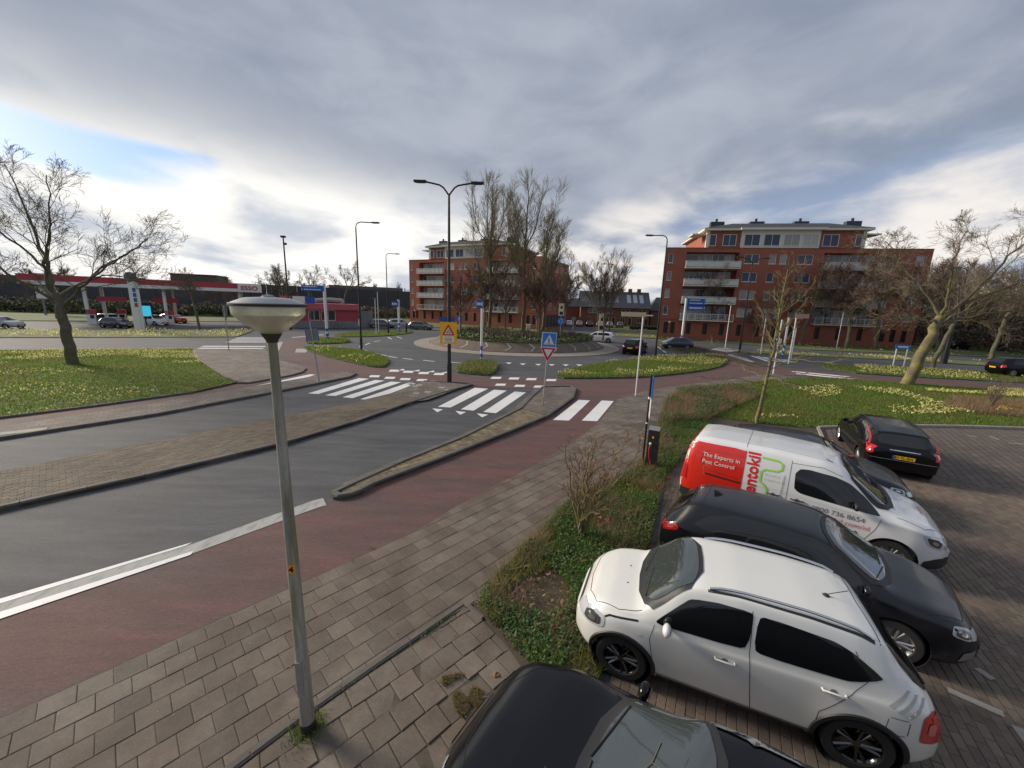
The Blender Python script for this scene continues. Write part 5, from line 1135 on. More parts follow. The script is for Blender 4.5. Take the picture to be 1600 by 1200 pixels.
def apartment(name, label, A, B, depth, facade, side=None, seed=1, sk=0.0):
    rnd = random.Random(seed); A, e, n, L = facade_frame(A, B); ang = math.atan2(e.y, e.x)
    root = thing(name, label, 'apartment building', (A.x, A.y, 0), ang)
    ZP_ = GH+4*FP+.3; k = L/37.5
    wins = []; holes = []; loggia = []
    def win(x, w_, z, h, kind): holes.append((x*k, (x+w_)*k, z, z+h)); wins.append((x*k, z, w_*k, h, kind))
    for fl in range(4):
        z = GH+fl*FP
        win(.55, .75, z+.75, 1.45, rnd.choice('gcc')); 
        win(12.0, 2.2, z+.75, 1.45, 's' if fl == 2 else rnd.choice('cg'))
        win(15.6, 1.0, z+.75, 1.45, 's' if fl == 2 else 'c')
        if fl != 2: win(17.1, 1.0, z+.75, 1.45, 'c')
        win(19.6, 2.2, z+.75, 1.45, 's' if fl == 2 else rnd.choice('cg'))
        win(35.5, 1.1, z+.75, 1.45, rnd.choice('gc'))
        for x0, x1 in ((3.3, 11.2), (23.2, 32.2)):
            x0 *= k; x1 *= k; holes.append((x0, x1, z+.05, z+2.45)); loggia.append((x0, x1, z, fl))
    for x in (.9, 2.0, 4.5, 7.1, 9.7, 12.3, 15.0, 17.5, 20.0, 23.8, 26.8, 29.8, 32.9, 34.3, 35.8):
        if x*k+.8 < L: holes.append((x*k, x*k+.72, .9, 2.75)); wins.append((x*k, .9, .72, 1.85, 'slot'))
    b = MB(); wall_with_holes(b, L, 0, ZP_, holes, .28)
    D = depth                                   # other walls, set behind the skin
    b.add([(0, 0, 0), (sk, D, 0), (sk, D, ZP_), (0, 0, ZP_), (L, 0, 0), (L, D, 0), (L, D, ZP_), (L, 0, ZP_)], [(0, 3, 2, 1), (4, 5, 6, 7), (1, 2, 6, 5)])
    b.build('wall', M['brickwall'], root, fix=False)
    MB().prism([(.02, .3), (L-.02, .3), (L-.02, D-.02), (sk+.02, D-.02)], ZP_-.25, ZP_-.2).build('roof', M['roof'], root)
    rim = MB(); rim.bx(-.04, L+.04, -.05, .2, ZP_, ZP_+.08); rim.prism([(-.04, .2), (.2, .2), (sk+.2, D), (sk-.04, D)], ZP_, ZP_+.08); rim.bx(L-.2, L+.04, .2, D, ZP_, ZP_+.08); rim.build('parapet_cap', M['brickdk'], root)
    bd = MB(); bd.bx(-.03, L+.03, -.03, 0, GH-.12, GH+.02); bd.build('brick_band', M['brickdk'], root)
    for x, z, w_, h, kd in wins:
        if kd == 'slot':
            f = MB().bx(x, x+w_, .2, .24, z, z+h).build('ventilation_slot', M['black'], root); continue
        fm, gm = window_mesh(w_, h, kd); o = link('window', fm, root); o.location = (x, .12, z); p = link('pane', gm, o)
        MB().bx(-.05, w_+.05, -.18, -.1, -.07, 0).build('sill', M['cream'], o)
    for x0, x1, z, fl in loggia:
        dpt = 1.5; lg = MB()
        lg.add([(x0, .28, z+.05), (x1, .28, z+.05), (x1, dpt, z+.05), (x0, dpt, z+.05), (x0, .28, z+2.45), (x1, .28, z+2.45), (x1, dpt, z+2.45), (x0, dpt, z+2.45)], [(0, 1, 2, 3), (4, 7, 6, 5), (0, 3, 7, 4), (1, 5, 6, 2), (3, 2, 6, 7)])
        lo_ = lg.build('loggia', M['brickwall'], root, fix=False)
        x = x0+.25; 
        while x < x1-1.0:
            w_ = rnd.choice((1.1, 1.5, 1.9)); w_ = min(w_, x1-.2-x)
            fm, gm = window_mesh(round(w_, 1), 2.2, rnd.choice('gcccg')); o = link('window', fm, root); o.location = (x, dpt-.12, z+.1); link('pane', gm, o); x += w_+.12
        bl = root; sl_ = MB().bx(x0-.15, x1+.15, -.9, -.002, z-.13, z+.04).build('balcony', M['cream'], root)
        if fl == 0: pass
        rl = MB(); h = .95
        rl.bx(x0-.12, x1+.12, -.9, -.85, z+.95, z+1.02)
        nb = int((x1-x0)/1.1)
        for i in range(nb+1): xx = x0-.1+(x1-x0+.2)*i/nb; rl.bx(xx-.03, xx+.03, -.9, -.85, z+.04, z+.95)
        for yy in (x0-.12, x1+.07): rl.bx(yy, yy+.05, -.85, 0, z+.95, z+1.02)
        rl.build('railing', M['white'], sl_)
        if fl > 0:
            pn = MB(); pn.bx(x0-.1, x1+.1, -.84, -.81, z+.12, z+.9)
            pn.bx(x0-.12, x0-.09, -.8, 0, z+.12, z+.9); pn.bx(x1+.09, x1+.12, -.8, 0, z+.12, z+.9)
            pn.build('balcony_panel', M['balc'], sl_)
        else:
            rl2 = MB()
            for q in range(3): rl2.bx(x0-.1, x1+.1, -.89, -.86, z+.22+.24*q, z+.25+.24*q)
            rl2.build('railing_bar', M['white'], sl_)
    # set-back upper storey with white fascia and flat hipped roof
    z0 = ZP_-.2; z1 = z0+2.9; a0, a1, a2, a3 = 6.2*k, 11.2*k, 22.4*k, 28.6*k
    MB().bx(a0, a1, .55, D-2, z0, z1).build('upper_storey', M['brickwall'], root); MB().bx(a2, a3, .55, D-2, z0, z1).build('upper_storey', M['brickwall'], root)
    MB().bx(a1, a2, .25, D-2.5, z0, z1).build('upper_storey', M['cream'], root)
    for x, w_, y, kd in ((a0+.4, 1.0, .55, 's'), (a0+2.4*k, 2.0, .55, 's'), (a1+.45, 2.3*k, .25, 's'), (a1+3.3*k, 2.3*k, .25, 's'), (a1+6.1*k, 2.3*k, .25, 'c'), (a1+8.8*k, 2.2*k, .25, 'c'), (a2+.5*k, 2.2*k, .55, 's'), (a3-1.3, .9, .55, 'g')):
        fm, gm = window_mesh(w_, 1.75, kd); o = link('window', fm, root); o.location = (x, y-.06, z0+.6); link('pane', gm, o)
    MB().bx(a0-.1, a0+.35, .45, .9, z0, z1).build('corner_panel', M['cream'], root); MB().bx(a3-.35, a3+.1, .45, .9, z0, z1).build('corner_panel', M['cream'], root)
    rf = MB(); rf.bx(a0-.7, a3+.7, -.15, D-1.2, z1, z1+.32); rf.bx(a1-.4, a2+.4, -.55, -.152, z1, z1+.32); rf.build('fascia', M['cream'], root)
    rf = MB(); x0, x1, y0, y1 = a0-.75, a3+.75, -.2, D-1.15
    rf.add([(x0, y0, z1+.325), (x1, y0, z1+.325), (x1, y1, z1+.325), (x0, y1, z1+.325), (x0+5, y0+2.8, z1+1.5), (x1-5, y0+2.8, z1+1.5), (x1-5, y1-3, z1+1.5), (x0+5, y1-3, z1+1.5)], [(0, 1, 5, 4), (1, 2, 6, 5), (2, 3, 7, 6), (3, 0, 4, 7), (4, 5, 6, 7), (0, 3, 2, 1)])
    rf = rf.build('roof', M['roof'], root)
    for x in (a0+1.2, a1+2.2*k, a2-2.5*k, a3-1.3):
        y = 3.0; zc = z1+1.15; ch = MB(); ch.bx(x-.2, x+1.9*k, y, y+.9, zc-.4, zc+.75); ch.bx(x+.6, x+.9, y+.3, y+.6, zc+.75, zc+1.25); ch.build('chimney', M['roof'], rf)
    tr = MB(); 
    for sx_, xx in ((-1, a0-2.2), (1, a3+.2)): tr.bx(xx, xx+2.0, .7, 3.5, z1-.55, z1-.35)
    tr.build('canopy_slab', M['cream'], root)
    if side:                                       # windows of the end wall
        for fl in range(4):
            z = GH+fl*FP
            for y in side:
                w_ = 1.6; fm, gm = window_mesh(w_, 1.5, rnd.choice('gcc')); o = link('window', fm, root); o.location = (L+.02, y, z+.75); o.rotation_euler = (0, 0, PI/2); link('pane', gm, o)
        MB().bx(L+.02, L+.1, 2.5, D-2, .3, 2.9).build('entrance_recess', M['black'], root)
        for y in np.arange(3.5, D-2.5, 2.0): MB().bx(L+.11, L+.17, y, y+.12, .3, 2.9).build('entrance_post', M['grey'], root)
    # entrance lamps
    MB().lathe([(0.01, -.18), (.15, -.1), (.18, 0), (.15, .1), (.01, .18)], 10, Matrix.Translation((1.75*k, -.2, 2.75))).build('wall_lamp', M['white'], root, 60)
    MB().lathe([(0.01, -.18), (.15, -.1), (.18, 0), (.15, .1), (.01, .18)], 10, Matrix.Translation((33.8*k, -.2, 2.75))).build('wall_lamp', M['white'], root, 60)
    return root
AR, BR = G(1026, 528), G(1423, 545)
apartment('apartment_building', 'red brick apartment block on the right with long white balconies and grey window screens', AR, BR, 16, None, None, 3, sk=5.0)
apartment('apartment_building', 'red brick apartment block on the left behind the tall poplars of the roundabout', Vector((-25.9, 97)), Vector((5.3, 82)), 18, None, [2.0, 5.2, 8.6, 12.0, 15.4], 5)
# brick row houses in the gap
hr = thing('row_house', 'low brick houses with dark roof, solar panels and a line of chimneys between the blocks', 'house', (19.0, 112, 0), math.radians(-6))
b = MB(); hl = []
for i in range(4): hl += [(2.0+i*4.6, 3.4+i*4.6, .9, 2.3), (4.2+i*4.6, 5.2+i*4.6, .1, 2.3), (2.2+i*4.6, 4.4+i*4.6, 3.4, 4.6)]
wall_with_holes(b, 19, 0, 5.2, hl, .2); b.add([(0, 0, 0), (0, 9, 0), (0, 9, 5.2), (0, 0, 5.2), (0, 4.5, 9.4), (19, 0, 0), (19, 9, 0), (19, 9, 5.2), (19, 0, 5.2), (19, 4.5, 9.4)], [(0, 3, 4, 2, 1), (5, 6, 7, 9, 8), (1, 2, 7, 6)])
b.build('wall', M['brickdk'], hr, fix=False)
for i, h_ in enumerate(hl):
    fm, gm = window_mesh(h_[1]-h_[0], h_[3]-h_[2], 'g'); o = link('window', fm, hr); o.location = (h_[0], .1, h_[2]); link('pane', gm, o)
rf = MB(); rf.add([(-.4, -.5, 5.0), (19.4, -.5, 5.0), (19.4, 4.5, 9.6), (-.4, 4.5, 9.6), (19.4, 9.5, 5.0), (-.4, 9.5, 5.0), (-.4, -.5, 4.85), (19.4, -.5, 4.85)], [(0, 1, 2, 3), (3, 2, 4, 5), (0, 6, 7, 1)]); rf = rf.build('roof', mat('slate_tiles', (.055, .06, .07), .6, var=.2, vscale=1), hr)
def on_roof(x, t, h=.06): return (x, -.5+5*t-.1*h, 5.0+4.6*t+h)
for i in range(7):
    x0 = 6.0+i*1.75; q = MB(); q.add([on_roof(x0, .30), on_roof(x0+1.1, .30), on_roof(x0+1.1, .8), on_roof(x0, .8)], [(0, 1, 2, 3)]); 
    if i != 3: q.build('solar_panel', mat('solar_panel', (.25, .3, .36), .15, spec=.9) if i == 0 else bpy.data.materials['solar_panel'], rf)
for i in range(6): MB().bx(3.6+i*2.5, 4.6+i*2.5, 4.1, 4.9, 9.2, 10.5).build('chimney', M['brickdk'], rf)
hs = thing('row_house', 'second brick house with a white dormer to the right of the row with chimneys', 'house', (39.5, 113, 0), math.radians(-6))
b = MB(); b.bx(0, 10, 0, 8, 0, 4.6); b.build('wall', M['brickdk'], hs); b = MB(); b.add([(-.4, -.4, 4.5), (10.4, -.4, 4.5), (8, 4, 8.4), (2, 4, 8.4), (10.4, 8.4, 4.5), (-.4, 8.4, 4.5)], [(0, 1, 2, 3), (1, 4, 2), (4, 5, 3, 2), (5, 0, 3)]); rf2 = b.build('roof', M['roof'], hs)
MB().bx(3, 6, .6, 3, 5.2, 6.8).build('dormer', M['white'], rf2); MB().bx(3.3, 5.7, .55, .59, 5.5, 6.6).build('dormer_window', M['glass'], rf2); MB().bx(4, 5, 3.6, 4.4, 8.2, 9.4).build('chimney', M['brickdk'], rf2)
gw = thing('garden_wall', 'low dark brick garden wall left of the row houses', 'wall', (11.5, 104, 0), math.radians(-3)); MB().bx(0, 13, 0, .3, 0, 2.2).build('wall_panel', M['brickdk'], gw); MB().bx(-.05, 13.05, -.03, .33, 2.2, 2.3).build('coping', M['kerb'], gw)
gh = thing('house', 'long low brick wing with a dark gable left of the chimneys', 'house', (9, 118, 0), math.radians(-6)); MB().bx(0, 13, 0, 8, 0, 5).build('wall', M['brickdk'], gh)
b = MB(); b.add([(-.3, -.3, 5), (13.3, -.3, 5), (13.3, 4, 8), (-.3, 4, 6.4), (13.3, 8.3, 5), (-.3, 8.3, 5)], [(0, 1, 2, 3), (3, 2, 4, 5), (0, 3, 5), (1, 4, 2)]); b.build('roof', M['roof'], gh)
MB().bx(2, 6, -.05, 0, 1.2, 3.6).build('window', M['glass'], gh)
# building glimpsed through the trees at the far right
rb = thing('building', 'grey building with a pale window glimpsed behind the trees at the right', 'building', (74, 74, 0), math.radians(-25)); MB().bx(0, 16, 0, 8, 0, 9).build('wall', M['brickdk'], rb); MB().bx(2, 7, -.05, 0, 5, 7.2).build('window', mat('pale_glass', (.4, .46, .5), .2), rb); MB().bx(-.3, 16.3, -.3, 8.3, 9, 9.3).build('roof', M['roof'], rb)
# ------------------------------------------------------------------ petrol station
C0, C1 = Vector((-66.5, 52.6)), Vector((-43.4, 67.2)); eC = (C1-C0).normalized(); angC = math.atan2(eC.y, eC.x); LC = (C1-C0).length
cn = thing('petrol_station_canopy', 'long red and white canopy of the petrol station on slim white pillars', 'canopy', (C0.x, C0.y, 0), angC)
MB().bx(0, LC, 0, 9, 5.55, 6.6).build('canopy_roof', M['grey'], cn)
MB().bx(-.05, LC-3.2, -.06, -.004, 6.0, 6.85).build('red_fascia', M['redb'], cn); MB().bx(-.05, LC-3.2, -.1, -.065, 5.5, 5.995).build('white_fascia', M['white'], cn); MB().bx(LC-3.19, LC+.05, -.1, -.004, 5.5, 6.85).build('name_panel', M['white'], cn)
MB().bx(LC+.004, LC+.06, 0, 9, 5.5, 6.85).build('end_fascia', M['white'], cn)
def sign_text(txt, size, m, parent, loc, bold=0.0, rot=(PI/2, 0, 0), name='lettering', sx_=1.0, align='CENTER'):
    me = text_mesh(txt, size, bold, align); me.materials.clear(); me.materials.append(m); o = link(name, me, parent); o.location = loc; o.rotation_euler = rot; o.scale = (sx_, 1, 1); return o
sign_text('ESSO', .95, M['redb'], cn, (LC-1.6, -.115, 5.82), .03, sx_=1.12)
for x in (5.6, 14.3, 24.0):
    for y in (.9, 8): MB().bx(x, x+.38, y, y+.38, 0, 5.55).build('pillar', M['white'], cn)
for i, (x, y) in enumerate(((6.1, 1.2), (8.6, 4.5), (14.8, 1.2))):
    p = cn.matrix_basis if False else None
    wp = C0+eC*x+Vector((-eC.y, eC.x))*y
    pm = thing('fuel_pump', ['fuel pump by the left canopy pillar with a red head', 'fuel pump farther back under the canopy behind the silver people carrier', 'fuel pump by the right canopy pillar'][i], 'fuel pump', (wp.x, wp.y, 0), angC)
    MB().bx(-.45, .45, -.25, .25, 0, 1.5).build('cabinet', M['white'], pm); MB().bx(-.5, .5, -.3, .3, 1.5, 2.2).build('head', M['redb'], pm); MB().bx(-.3, .3, -.27, -.255, .9, 1.4).build('display', M['black'], pm); MB().tube([(.46, 0, 1.3), (.6, 0, .8), (.5, 0, .4)], .03, 5).build('hose', M['black'], pm)
for i, (x, y) in enumerate(((6.8, 1.6), (12.6, 3.2))):
    wp = C0+eC*x+Vector((-eC.y, eC.x))*y; sg = thing('pump_number_board', ['red board hanging under the left part of the canopy', 'red board hanging under the right part of the canopy'][i], 'sign', (wp.x, wp.y, 0), angC); MB().bx(0, 3.2, 0, .12, 3.4, 4.1).build('board', M['redb'], sg); MB().bx(.3, .36, .03, .09, 4.1, 5.54).build('hanger', M['grey'], sg); MB().bx(2.8, 2.86, .03, .09, 4.1, 5.54).build('hanger', M['grey'], sg)
pl = G(217, 517); py_ = thing('price_pylon', 'tall white price pylon with rounded head before the petrol station', 'pylon', (pl.x, pl.y, 0), math.radians(32))
MB().bx(-.35, .35, -.12, .12, 0, 6.2).build('slab', M['white'], py_); MB().lathe([(.01, -.14), (.58, -.14), (.58, .14), (.01, .14)], 24, Matrix.Translation((0, 0, 6.7)) @ Matrix.Rotation(PI/2, 4, 'X')).build('round_head', M['grey'], py_, 30)
MB().bx(.37, .62, -.1, .1, .0, 6.0).build('side_slab', M['postw'], py_)
for k in range(4): MB().bx(.02, .32, -.14, -.125, 3.0+.62*k, 3.5+.62*k).build('price_field', M['blue'] if k else M['redb'], py_)
sg = G(229, 508); sc = thing('screen_sign', 'small bright cyan screen by the price pylon', 'screen', (sg.x, sg.y, 0), math.radians(20)); MB().bx(-.9, .9, 0, .15, 1.2, 3.4).build('casing', M['black'], sc); MB().bx(-.8, .8, -.02, -.003, 1.35, 2.9).build('display', mat('cyan_display', (.05, .4, .6), .4, emit=(.05, .6, .8, .4)), sc); MB().bx(-.1, .1, .02, .12, 0, 1.2).build('post', M['black'], sc)
# shop
K0, K1 = G(478, 512), G(560, 512); eK = (K1-K0).normalized(); aK = math.atan2(eK.y, eK.x); LK = (K1-K0).length; off = 4.0
ks = thing('petrol_station_shop', 'low petrol station shop with a faded red roof band, glass front and grey plinth', 'shop', (K0.x-eK.x*off, K0.y-eK.y*off, 0), aK); LK += off
b = MB(); wall_with_holes(b, LK, 0, 3.0, [(off+.5, off+2.2, 1.2, 2.9), (off+2.4, off+4.6, 1.2, 2.9)], .2); b.add([(0, 0, 0), (0, 7, 0), (0, 7, 3), (0, 0, 3), (LK, 0, 0), (LK, 7, 0), (LK, 7, 3), (LK, 0, 3)], [(0, 3, 2, 1), (4, 5, 6, 7), (1, 2, 6, 5)]); b.build('wall', M['redb'], ks, fix=False)
MB().bx(0, LK, -.06, -.004, 0, 1.1).build('plinth', M['grey'], ks)
for x0, x1 in ((off+.5, off+2.2), (off+2.4, off+4.6)):
    fm, gm = window_mesh(x1-x0, 1.7, 'g'); o = link('window', fm, ks); o.location = (x0, .08, 1.2); link('pane', gm, o)
MB().bx(-.3, LK+.3, -.4, 7.3, 3.0, 4.0).build('roof_band', M['pinkb'], ks)
MB().bx(LK+.4, LK+2.6, .5, .6, .0, 2.9).build('side_screen', M['grey'], ks)
b = MB(); b.tube([(off+1.8, 3, 4.5), (off+4.2, 3, 4.7), (off+6, 3, 4.6), (off+6.2, 3, 4.2)], .35, 10); b.build('roof_duct', M['steel'], ks, 50); MB().bx(off-1.6, off+.2, 1, 2.6, 4.0, 5.1).build('roof_unit', M['white'], ks); MB().bx(off+.3, off+1.6, 1, 2.2, 4.0, 5.1).build('roof_board', M['blue'], ks)
MB().bx(off-3.4, off-1.8, 1, 1.2, 4.0, 5.1).build('roof_sign', M['pinkb'], ks)
def bicycle(label, p, rz):
    r = thing('bicycle', label, 'bicycle', (p.x, p.y, 0), rz)
    for x in (-.52, .52):
        b = MB(); b.tube([(x+.34*math.cos(t), 0, .34+.34*math.sin(t)) for t in np.linspace(0, 2*PI, 21)], .02, 5, False); wh = b.build('wheel', M['tyre'], r)
        b = MB(); [b.tube([(x, 0, .34), (x+.33*math.cos(t), 0, .34+.33*math.sin(t))], .004, 3) for t in np.linspace(0, 5.5, 8)]; b.build('spokes', M['steel'], wh)
    b = MB(); b.tube([(-.52, 0, .34), (-.15, 0, .3), (.42, 0, .85), (-.25, 0, .82), (-.15, 0, .3)], .018, 5); b.tube([(-.52, 0, .34), (-.25, 0, .82), (-.28, 0, .95)], .015, 5); b.tube([(.52, 0, .34), (.4, 0, 1.0)], .016, 5); b.build('frame', M['black'], r)
    MB().bx(-.4, -.16, -.06, .06, .95, 1.0).build('saddle', M['black'], r); MB().tube([(.3, -.26, 1.02), (.4, -.1, 1.04), (.4, .1, 1.04), (.3, .26, 1.02)], .015, 5).build('handlebar', M['black'], r)
bicycle('dark bicycle leaning on the grey plinth of the shop, left one', G(521, 514)+Vector((0, 0)), aK); bicycle('dark bicycle leaning on the grey plinth of the shop, right one', G(531, 514), aK)
# ------------------------------------------------------------------ noise wall, warehouse, billboard
def wallrun(name, label, cat, pts, h, m, th=.4, step=4.0):
    r = thing(name, label, cat, (pts[0].x, pts[0].y, 0)); 
    for i in range(len(pts)-1):
        a, b_ = pts[i], pts[i+1]; L = (b_-a).length; n = max(1, int(L/step)); t = (b_-a)/L; an = math.atan2(t.y, t.x)
        for k in range(n):
            p = a+t*(L*(k+.5)/n)-pts[0]; b = MB(); b.box((0, 0, h/2), (L/n-.08, th, h)); o = b.build('wall_panel', m, r); o.location = (p.x, p.y, 0); o.rotation_euler = (0, 0, an)
    return r
wallrun('noise_barrier', 'long dark noise barrier beyond the petrol station and the shrub bank', 'wall', [Vector((-190, 96)), Vector((-78, 116)), Vector((-36, 148))], 8.6, M['dgrey'])
wallrun('noise_barrier', 'farther dark stretch of noise barrier left of the brick apartment block', 'wall', [Vector((-80, 132)), Vector((-45, 190)), Vector((-20, 200))], 7.2, M['dgrey'])
wh_ = thing('warehouse', 'flat brown warehouse roof showing above the red canopy', 'building', (-116, 133, 0), math.radians(20)); MB().bx(0, 13, 0, 12, 0, 11.6).build('wall', mat('brown_cladding', (.1, .08, .07), .8), wh_); MB().bx(-.2, 13.2, -.2, 12.2, 11.6, 11.9).build('roof', M['roof'], wh_)
wh_ = thing('warehouse', 'low dark building on the horizon behind the conical lamp', 'building', (-66, 140, 0), math.radians(30)); MB().bx(0, 26, 0, 12, 0, 10).build('wall', mat('brown_cladding_pale', (.14, .12, .11), .8), wh_)
bb = thing('billboard', 'leaning white and green billboard at the far left', 'billboard', (-93, 76, 0), math.radians(20)); MB().bx(0, 3.4, 0, .3, 3.2, 8.0).build('board', M['white'], bb); MB().bx(.4, 3.0, -.04, -.003, 5.6, 7.6).build('poster', mat('poster_green', (.05, .25, .12), .5), bb); MB().bx(.6, .9, .05, .25, 0, 3.2).build('post', M['grey'], bb); MB().bx(2.4, 2.7, .05, .25, 0, 3.2).build('post', M['grey'], bb)
# shrub bank
def bush_mass(name, label, poly, n, h, s, m, z0=0.0, struct='stuff'):
    X, Y = scatter(poly, n); hh = h*(.55+.45*clump(2.5, .0, 77)(X, Y))*(.8+.2*np.sin(X*.7)*np.cos(Y*.5)); Z = z0+hh*rng.uniform(0, 1, len(X))**.55
    return stuff(name, tris_mesh(name, leaves(X, Y, Z, s, 1.3), m), label, 'shrubs')
bush_mass('shrub_bank', 'dark brambly shrub bank behind the petrol station', [Vector((-170, 84)), Vector((-88, 86)), Vector((-40, 108)), Vector((-20, 122)), Vector((-22, 136)), Vector((-50, 126)), Vector((-86, 106)), Vector((-170, 94))], 95000, 3.4, .17, M['bramble'])
bush_mass('shrub_bank', 'green shrubs mixed into the bank behind the petrol station', [Vector((-170, 82)), Vector((-88, 84)), Vector((-45, 104)), Vector((-50, 112)), Vector((-90, 92)), Vector((-170, 88))], 34000, 2.8, .15, M['bush'])
bush_mass('hedge', 'dark evergreen shrubs behind the black car at the right edge', [Vector((56, 38)), Vector((62, 46)), Vector((95, 62)), Vector((110, 50)), Vector((80, 34))], 50000, 6.5, .16, M['bush'])
bush_mass('hedge', 'low dark hedge along the far grass by the row houses', [Vector((28, 92)), Vector((44, 92)), Vector((44, 94)), Vector((28, 94))], 5000, 1.6, .2, M['bush'])
bush_mass('undergrowth', 'brown undergrowth and twigs under the trees on the far right', [Vector((66, 66)), Vector((74, 52)), Vector((130, 60)), Vector((140, 90)), Vector((80, 86))], 60000, 8, .17, M['bramble'])
# ------------------------------------------------------------------ street furniture
def curved_lamp(label, base, top, arms, reach=1.5, r=.09, group=None, rot=0.0, col=None):
    t = thing('street_lamp', label, 'street lamp', (base.x, base.y, .0), rot, group); m = M['black']
    zt = top-.5; MB().tube([(0, 0, 0), (0, 0, 1.2), (0, 0, 1.21), (0, 0, zt)], [r*1.35, r*1.35, r*1.0, r*.6], 12).build('pole', m, t, 50)
    MB().bx(-.07, .07, -r*1.38, -r*1.3, .5, 1.0).build('service_door', M['plastic'], t)
    for s in arms:
        pts = [(0, 0, zt), (0, 0, zt+.02)] if len(arms) == 1 else [(0, 0, zt-.1)]
        if len(arms) == 1: pts += [(s*.03, 0, zt+.2), (s*.12, 0, zt+.36), (s*.28, 0, zt+.45), (s*.5, 0, zt+.49), (s*reach, 0, zt+.46)]
        else: pts += [(s*.12, 0, zt+.08), (s*.3, 0, zt+.3), (s*.5, 0, zt+.42), (s*.8, 0, zt+.48), (s*reach, 0, zt+.56)]
        MB().tube(pts, .045, 8).build('arm', m, t, 50)
        zc = pts[-1][2]; hd = MB(); x0 = s*(reach-.05); x1 = s*(reach+.62); hd.prism([(min(x0, x1), -.13), (max(x0, x1), -.13), (max(x0, x1), .13), (min(x0, x1), .13)], zc-.03, zc+.06); hd.prism([(s*(reach+.05), -.1), (s*(reach+.5), -.1), (s*(reach+.5), .1), (s*(reach+.05), .1)][::1 if s > 0 else -1], zc-.06, zc-.031)
        hd.build('lamp_head', m, t)
    return t
P702 = G(702, 599)
lamp702 = curved_lamp('tall black double-armed street lamp in the median, carrying the yellow warning board', P702, 10.9, (-1, 1), 1.25, .105)
curved_lamp('black single-arm street lamp on the kerbed island left of the roundabout', G(565, 548), 11.5, (1,), 1.5)
curved_lamp('slender black single-arm lamp behind the left grass island', G(607, 522), 11.3, (1,), 1.3)
curved_lamp('black lamp with its arm to the left on the flowered island right of the roundabout', G(1023, 562), 11.2, (-1,), 1.35)
curved_lamp('black single-arm lamp beside the white estate in the gap between the blocks', G(951, 525), 12.0, (-1,), 1.4)
curved_lamp('black double-armed lamp in front of the right apartment block', G(1155, 552), 10.6, (-1, 1), 1.2)
curved_lamp('thick black lamp post among the mossy trees on the right', G(1474, 568), 9.8, (-1,), 1.2, .2)
t = thing('camera_mast', 'thin black mast with a camera on top behind the conical lamp', 'mast', (-33.5, 58, 0)); MB().tube([(0, 0, 0), (0, 0, 13.2)], [.14, .09], 10).build('pole', M['black'], t); MB().bx(-.3, .3, -.2, .2, 13.2, 13.45).build('camera', M['black'], t); MB().bx(.05, .4, -.1, .1, 12.2, 12.5).build('camera', M['black'], t)
# foreground conical lamp
t = thing('street_lamp', 'near conical post-top lamp with milky shade and grey cap on a galvanised post', 'street lamp', (LP.x, LP.y, .01))
t.scale = (1, 1, 1.018)
MB().tube([(0, 0, 0), (0, 0, .9), (0, 0, .905), (0, 0, 4.14)], [.074, .067, .063, .038], 24).build('post', mat('weathered_post', (.3, .29, .26), .5, metal=.35, var=.3, vscale=5, col2=(.2, .19, .12), cscale=3, stretch=(0, (3, 3, .4))), t, 50)
MB().tube([(0, 0, -.005), (0, 0, .12)], [.08, .078], 24).build('post_foot', M['plastic'], t, 50)
MB().bx(-.033, .033, -.075, -.068, .5, .92).build('service_door', M['steel'], t)
st = MB(); st.add([(.01, -.057, 1.93), (.042, -.042, 1.93), (.042, -.042, 2.02), (.01, -.057, 2.02), (-.02, -.057, 1.93), (-.02, -.057, 2.02)], [(0, 1, 2, 3), (4, 0, 3, 5)]); st = st.build('number_sticker', mat('orange_sticker', (.8, .3, .02), .5), t, fix=False)
sign_text('4', .09, M['black'], st, (.012, -.061, 1.945), .002, rot=(PI/2, 0, .25))
MB().lathe([(.044, 4.14), (.05, 4.16), (.078, 4.205), (.082, 4.215), (.045, 4.225)], 32).build('collar', mat('rusty_collar', (.05, .035, .025), .7), t, 50)
shm = mat('milky_shade', (.86, .8, .6), .3, var=.15, vscale=6, coat=.3); shm.node_tree.nodes['Principled BSDF'].inputs['Transmission Weight'].default_value = .35; shm.node_tree.nodes['Principled BSDF'].inputs['Subsurface Weight'].default_value = .3
prof = [(.078, 4.215), (.12, 4.245), (.175, 4.288), (.23, 4.333), (.265, 4.366), (.273, 4.376), (.277, 4.43), (.279, 4.445)]
MB().lathe(prof, 64).build('lamp_shade', shm, t, 40)
MB().lathe([(.28, 4.442), (.292, 4.445), (.292, 4.462), (.282, 4.468), (.26, 4.470)], 64).build('rim', M['plastic'], t, 50)
MB().lathe([(.282, 4.464), (.26, 4.476), (.19, 4.505), (.16, 4.512), (.06, 4.518), (.045, 4.523), (.045, 4.533), (.001, 4.537)], 64).build('cap', mat('lamp_cap', (.3, .31, .32), .4, metal=.3, var=.15, vscale=5), t, 50)
MB().lathe([(.001, 4.21), (.06, 4.22), (.05, 4.38), (.001, 4.4)], 16).build('bulb_holder', M['plastic'], t, 50)
# signs
def post(label, base, h, r=.035, m=None, name='sign_post', cat='sign post', rz=0.0, z0=.0, group=None):
    t = thing(name, label, cat, (base.x, base.y, z0), rz, group); MB().tube([(0, 0, 0), (0, 0, h)], r, 10).build('post', m or M['steel'], t, 50); return t
def board(t, x0, x1, z0, z1, m, y=-.06, th=.012, name='board', parent=None): return MB().bx(x0, x1, y-th, y, z0, z1).build(name, m, parent or t)
def poly_board(t, pts, m, y, name, parent=None, th=.006): return MB().prism(pts, y-th, y, 'y').build(name, m, parent or t)
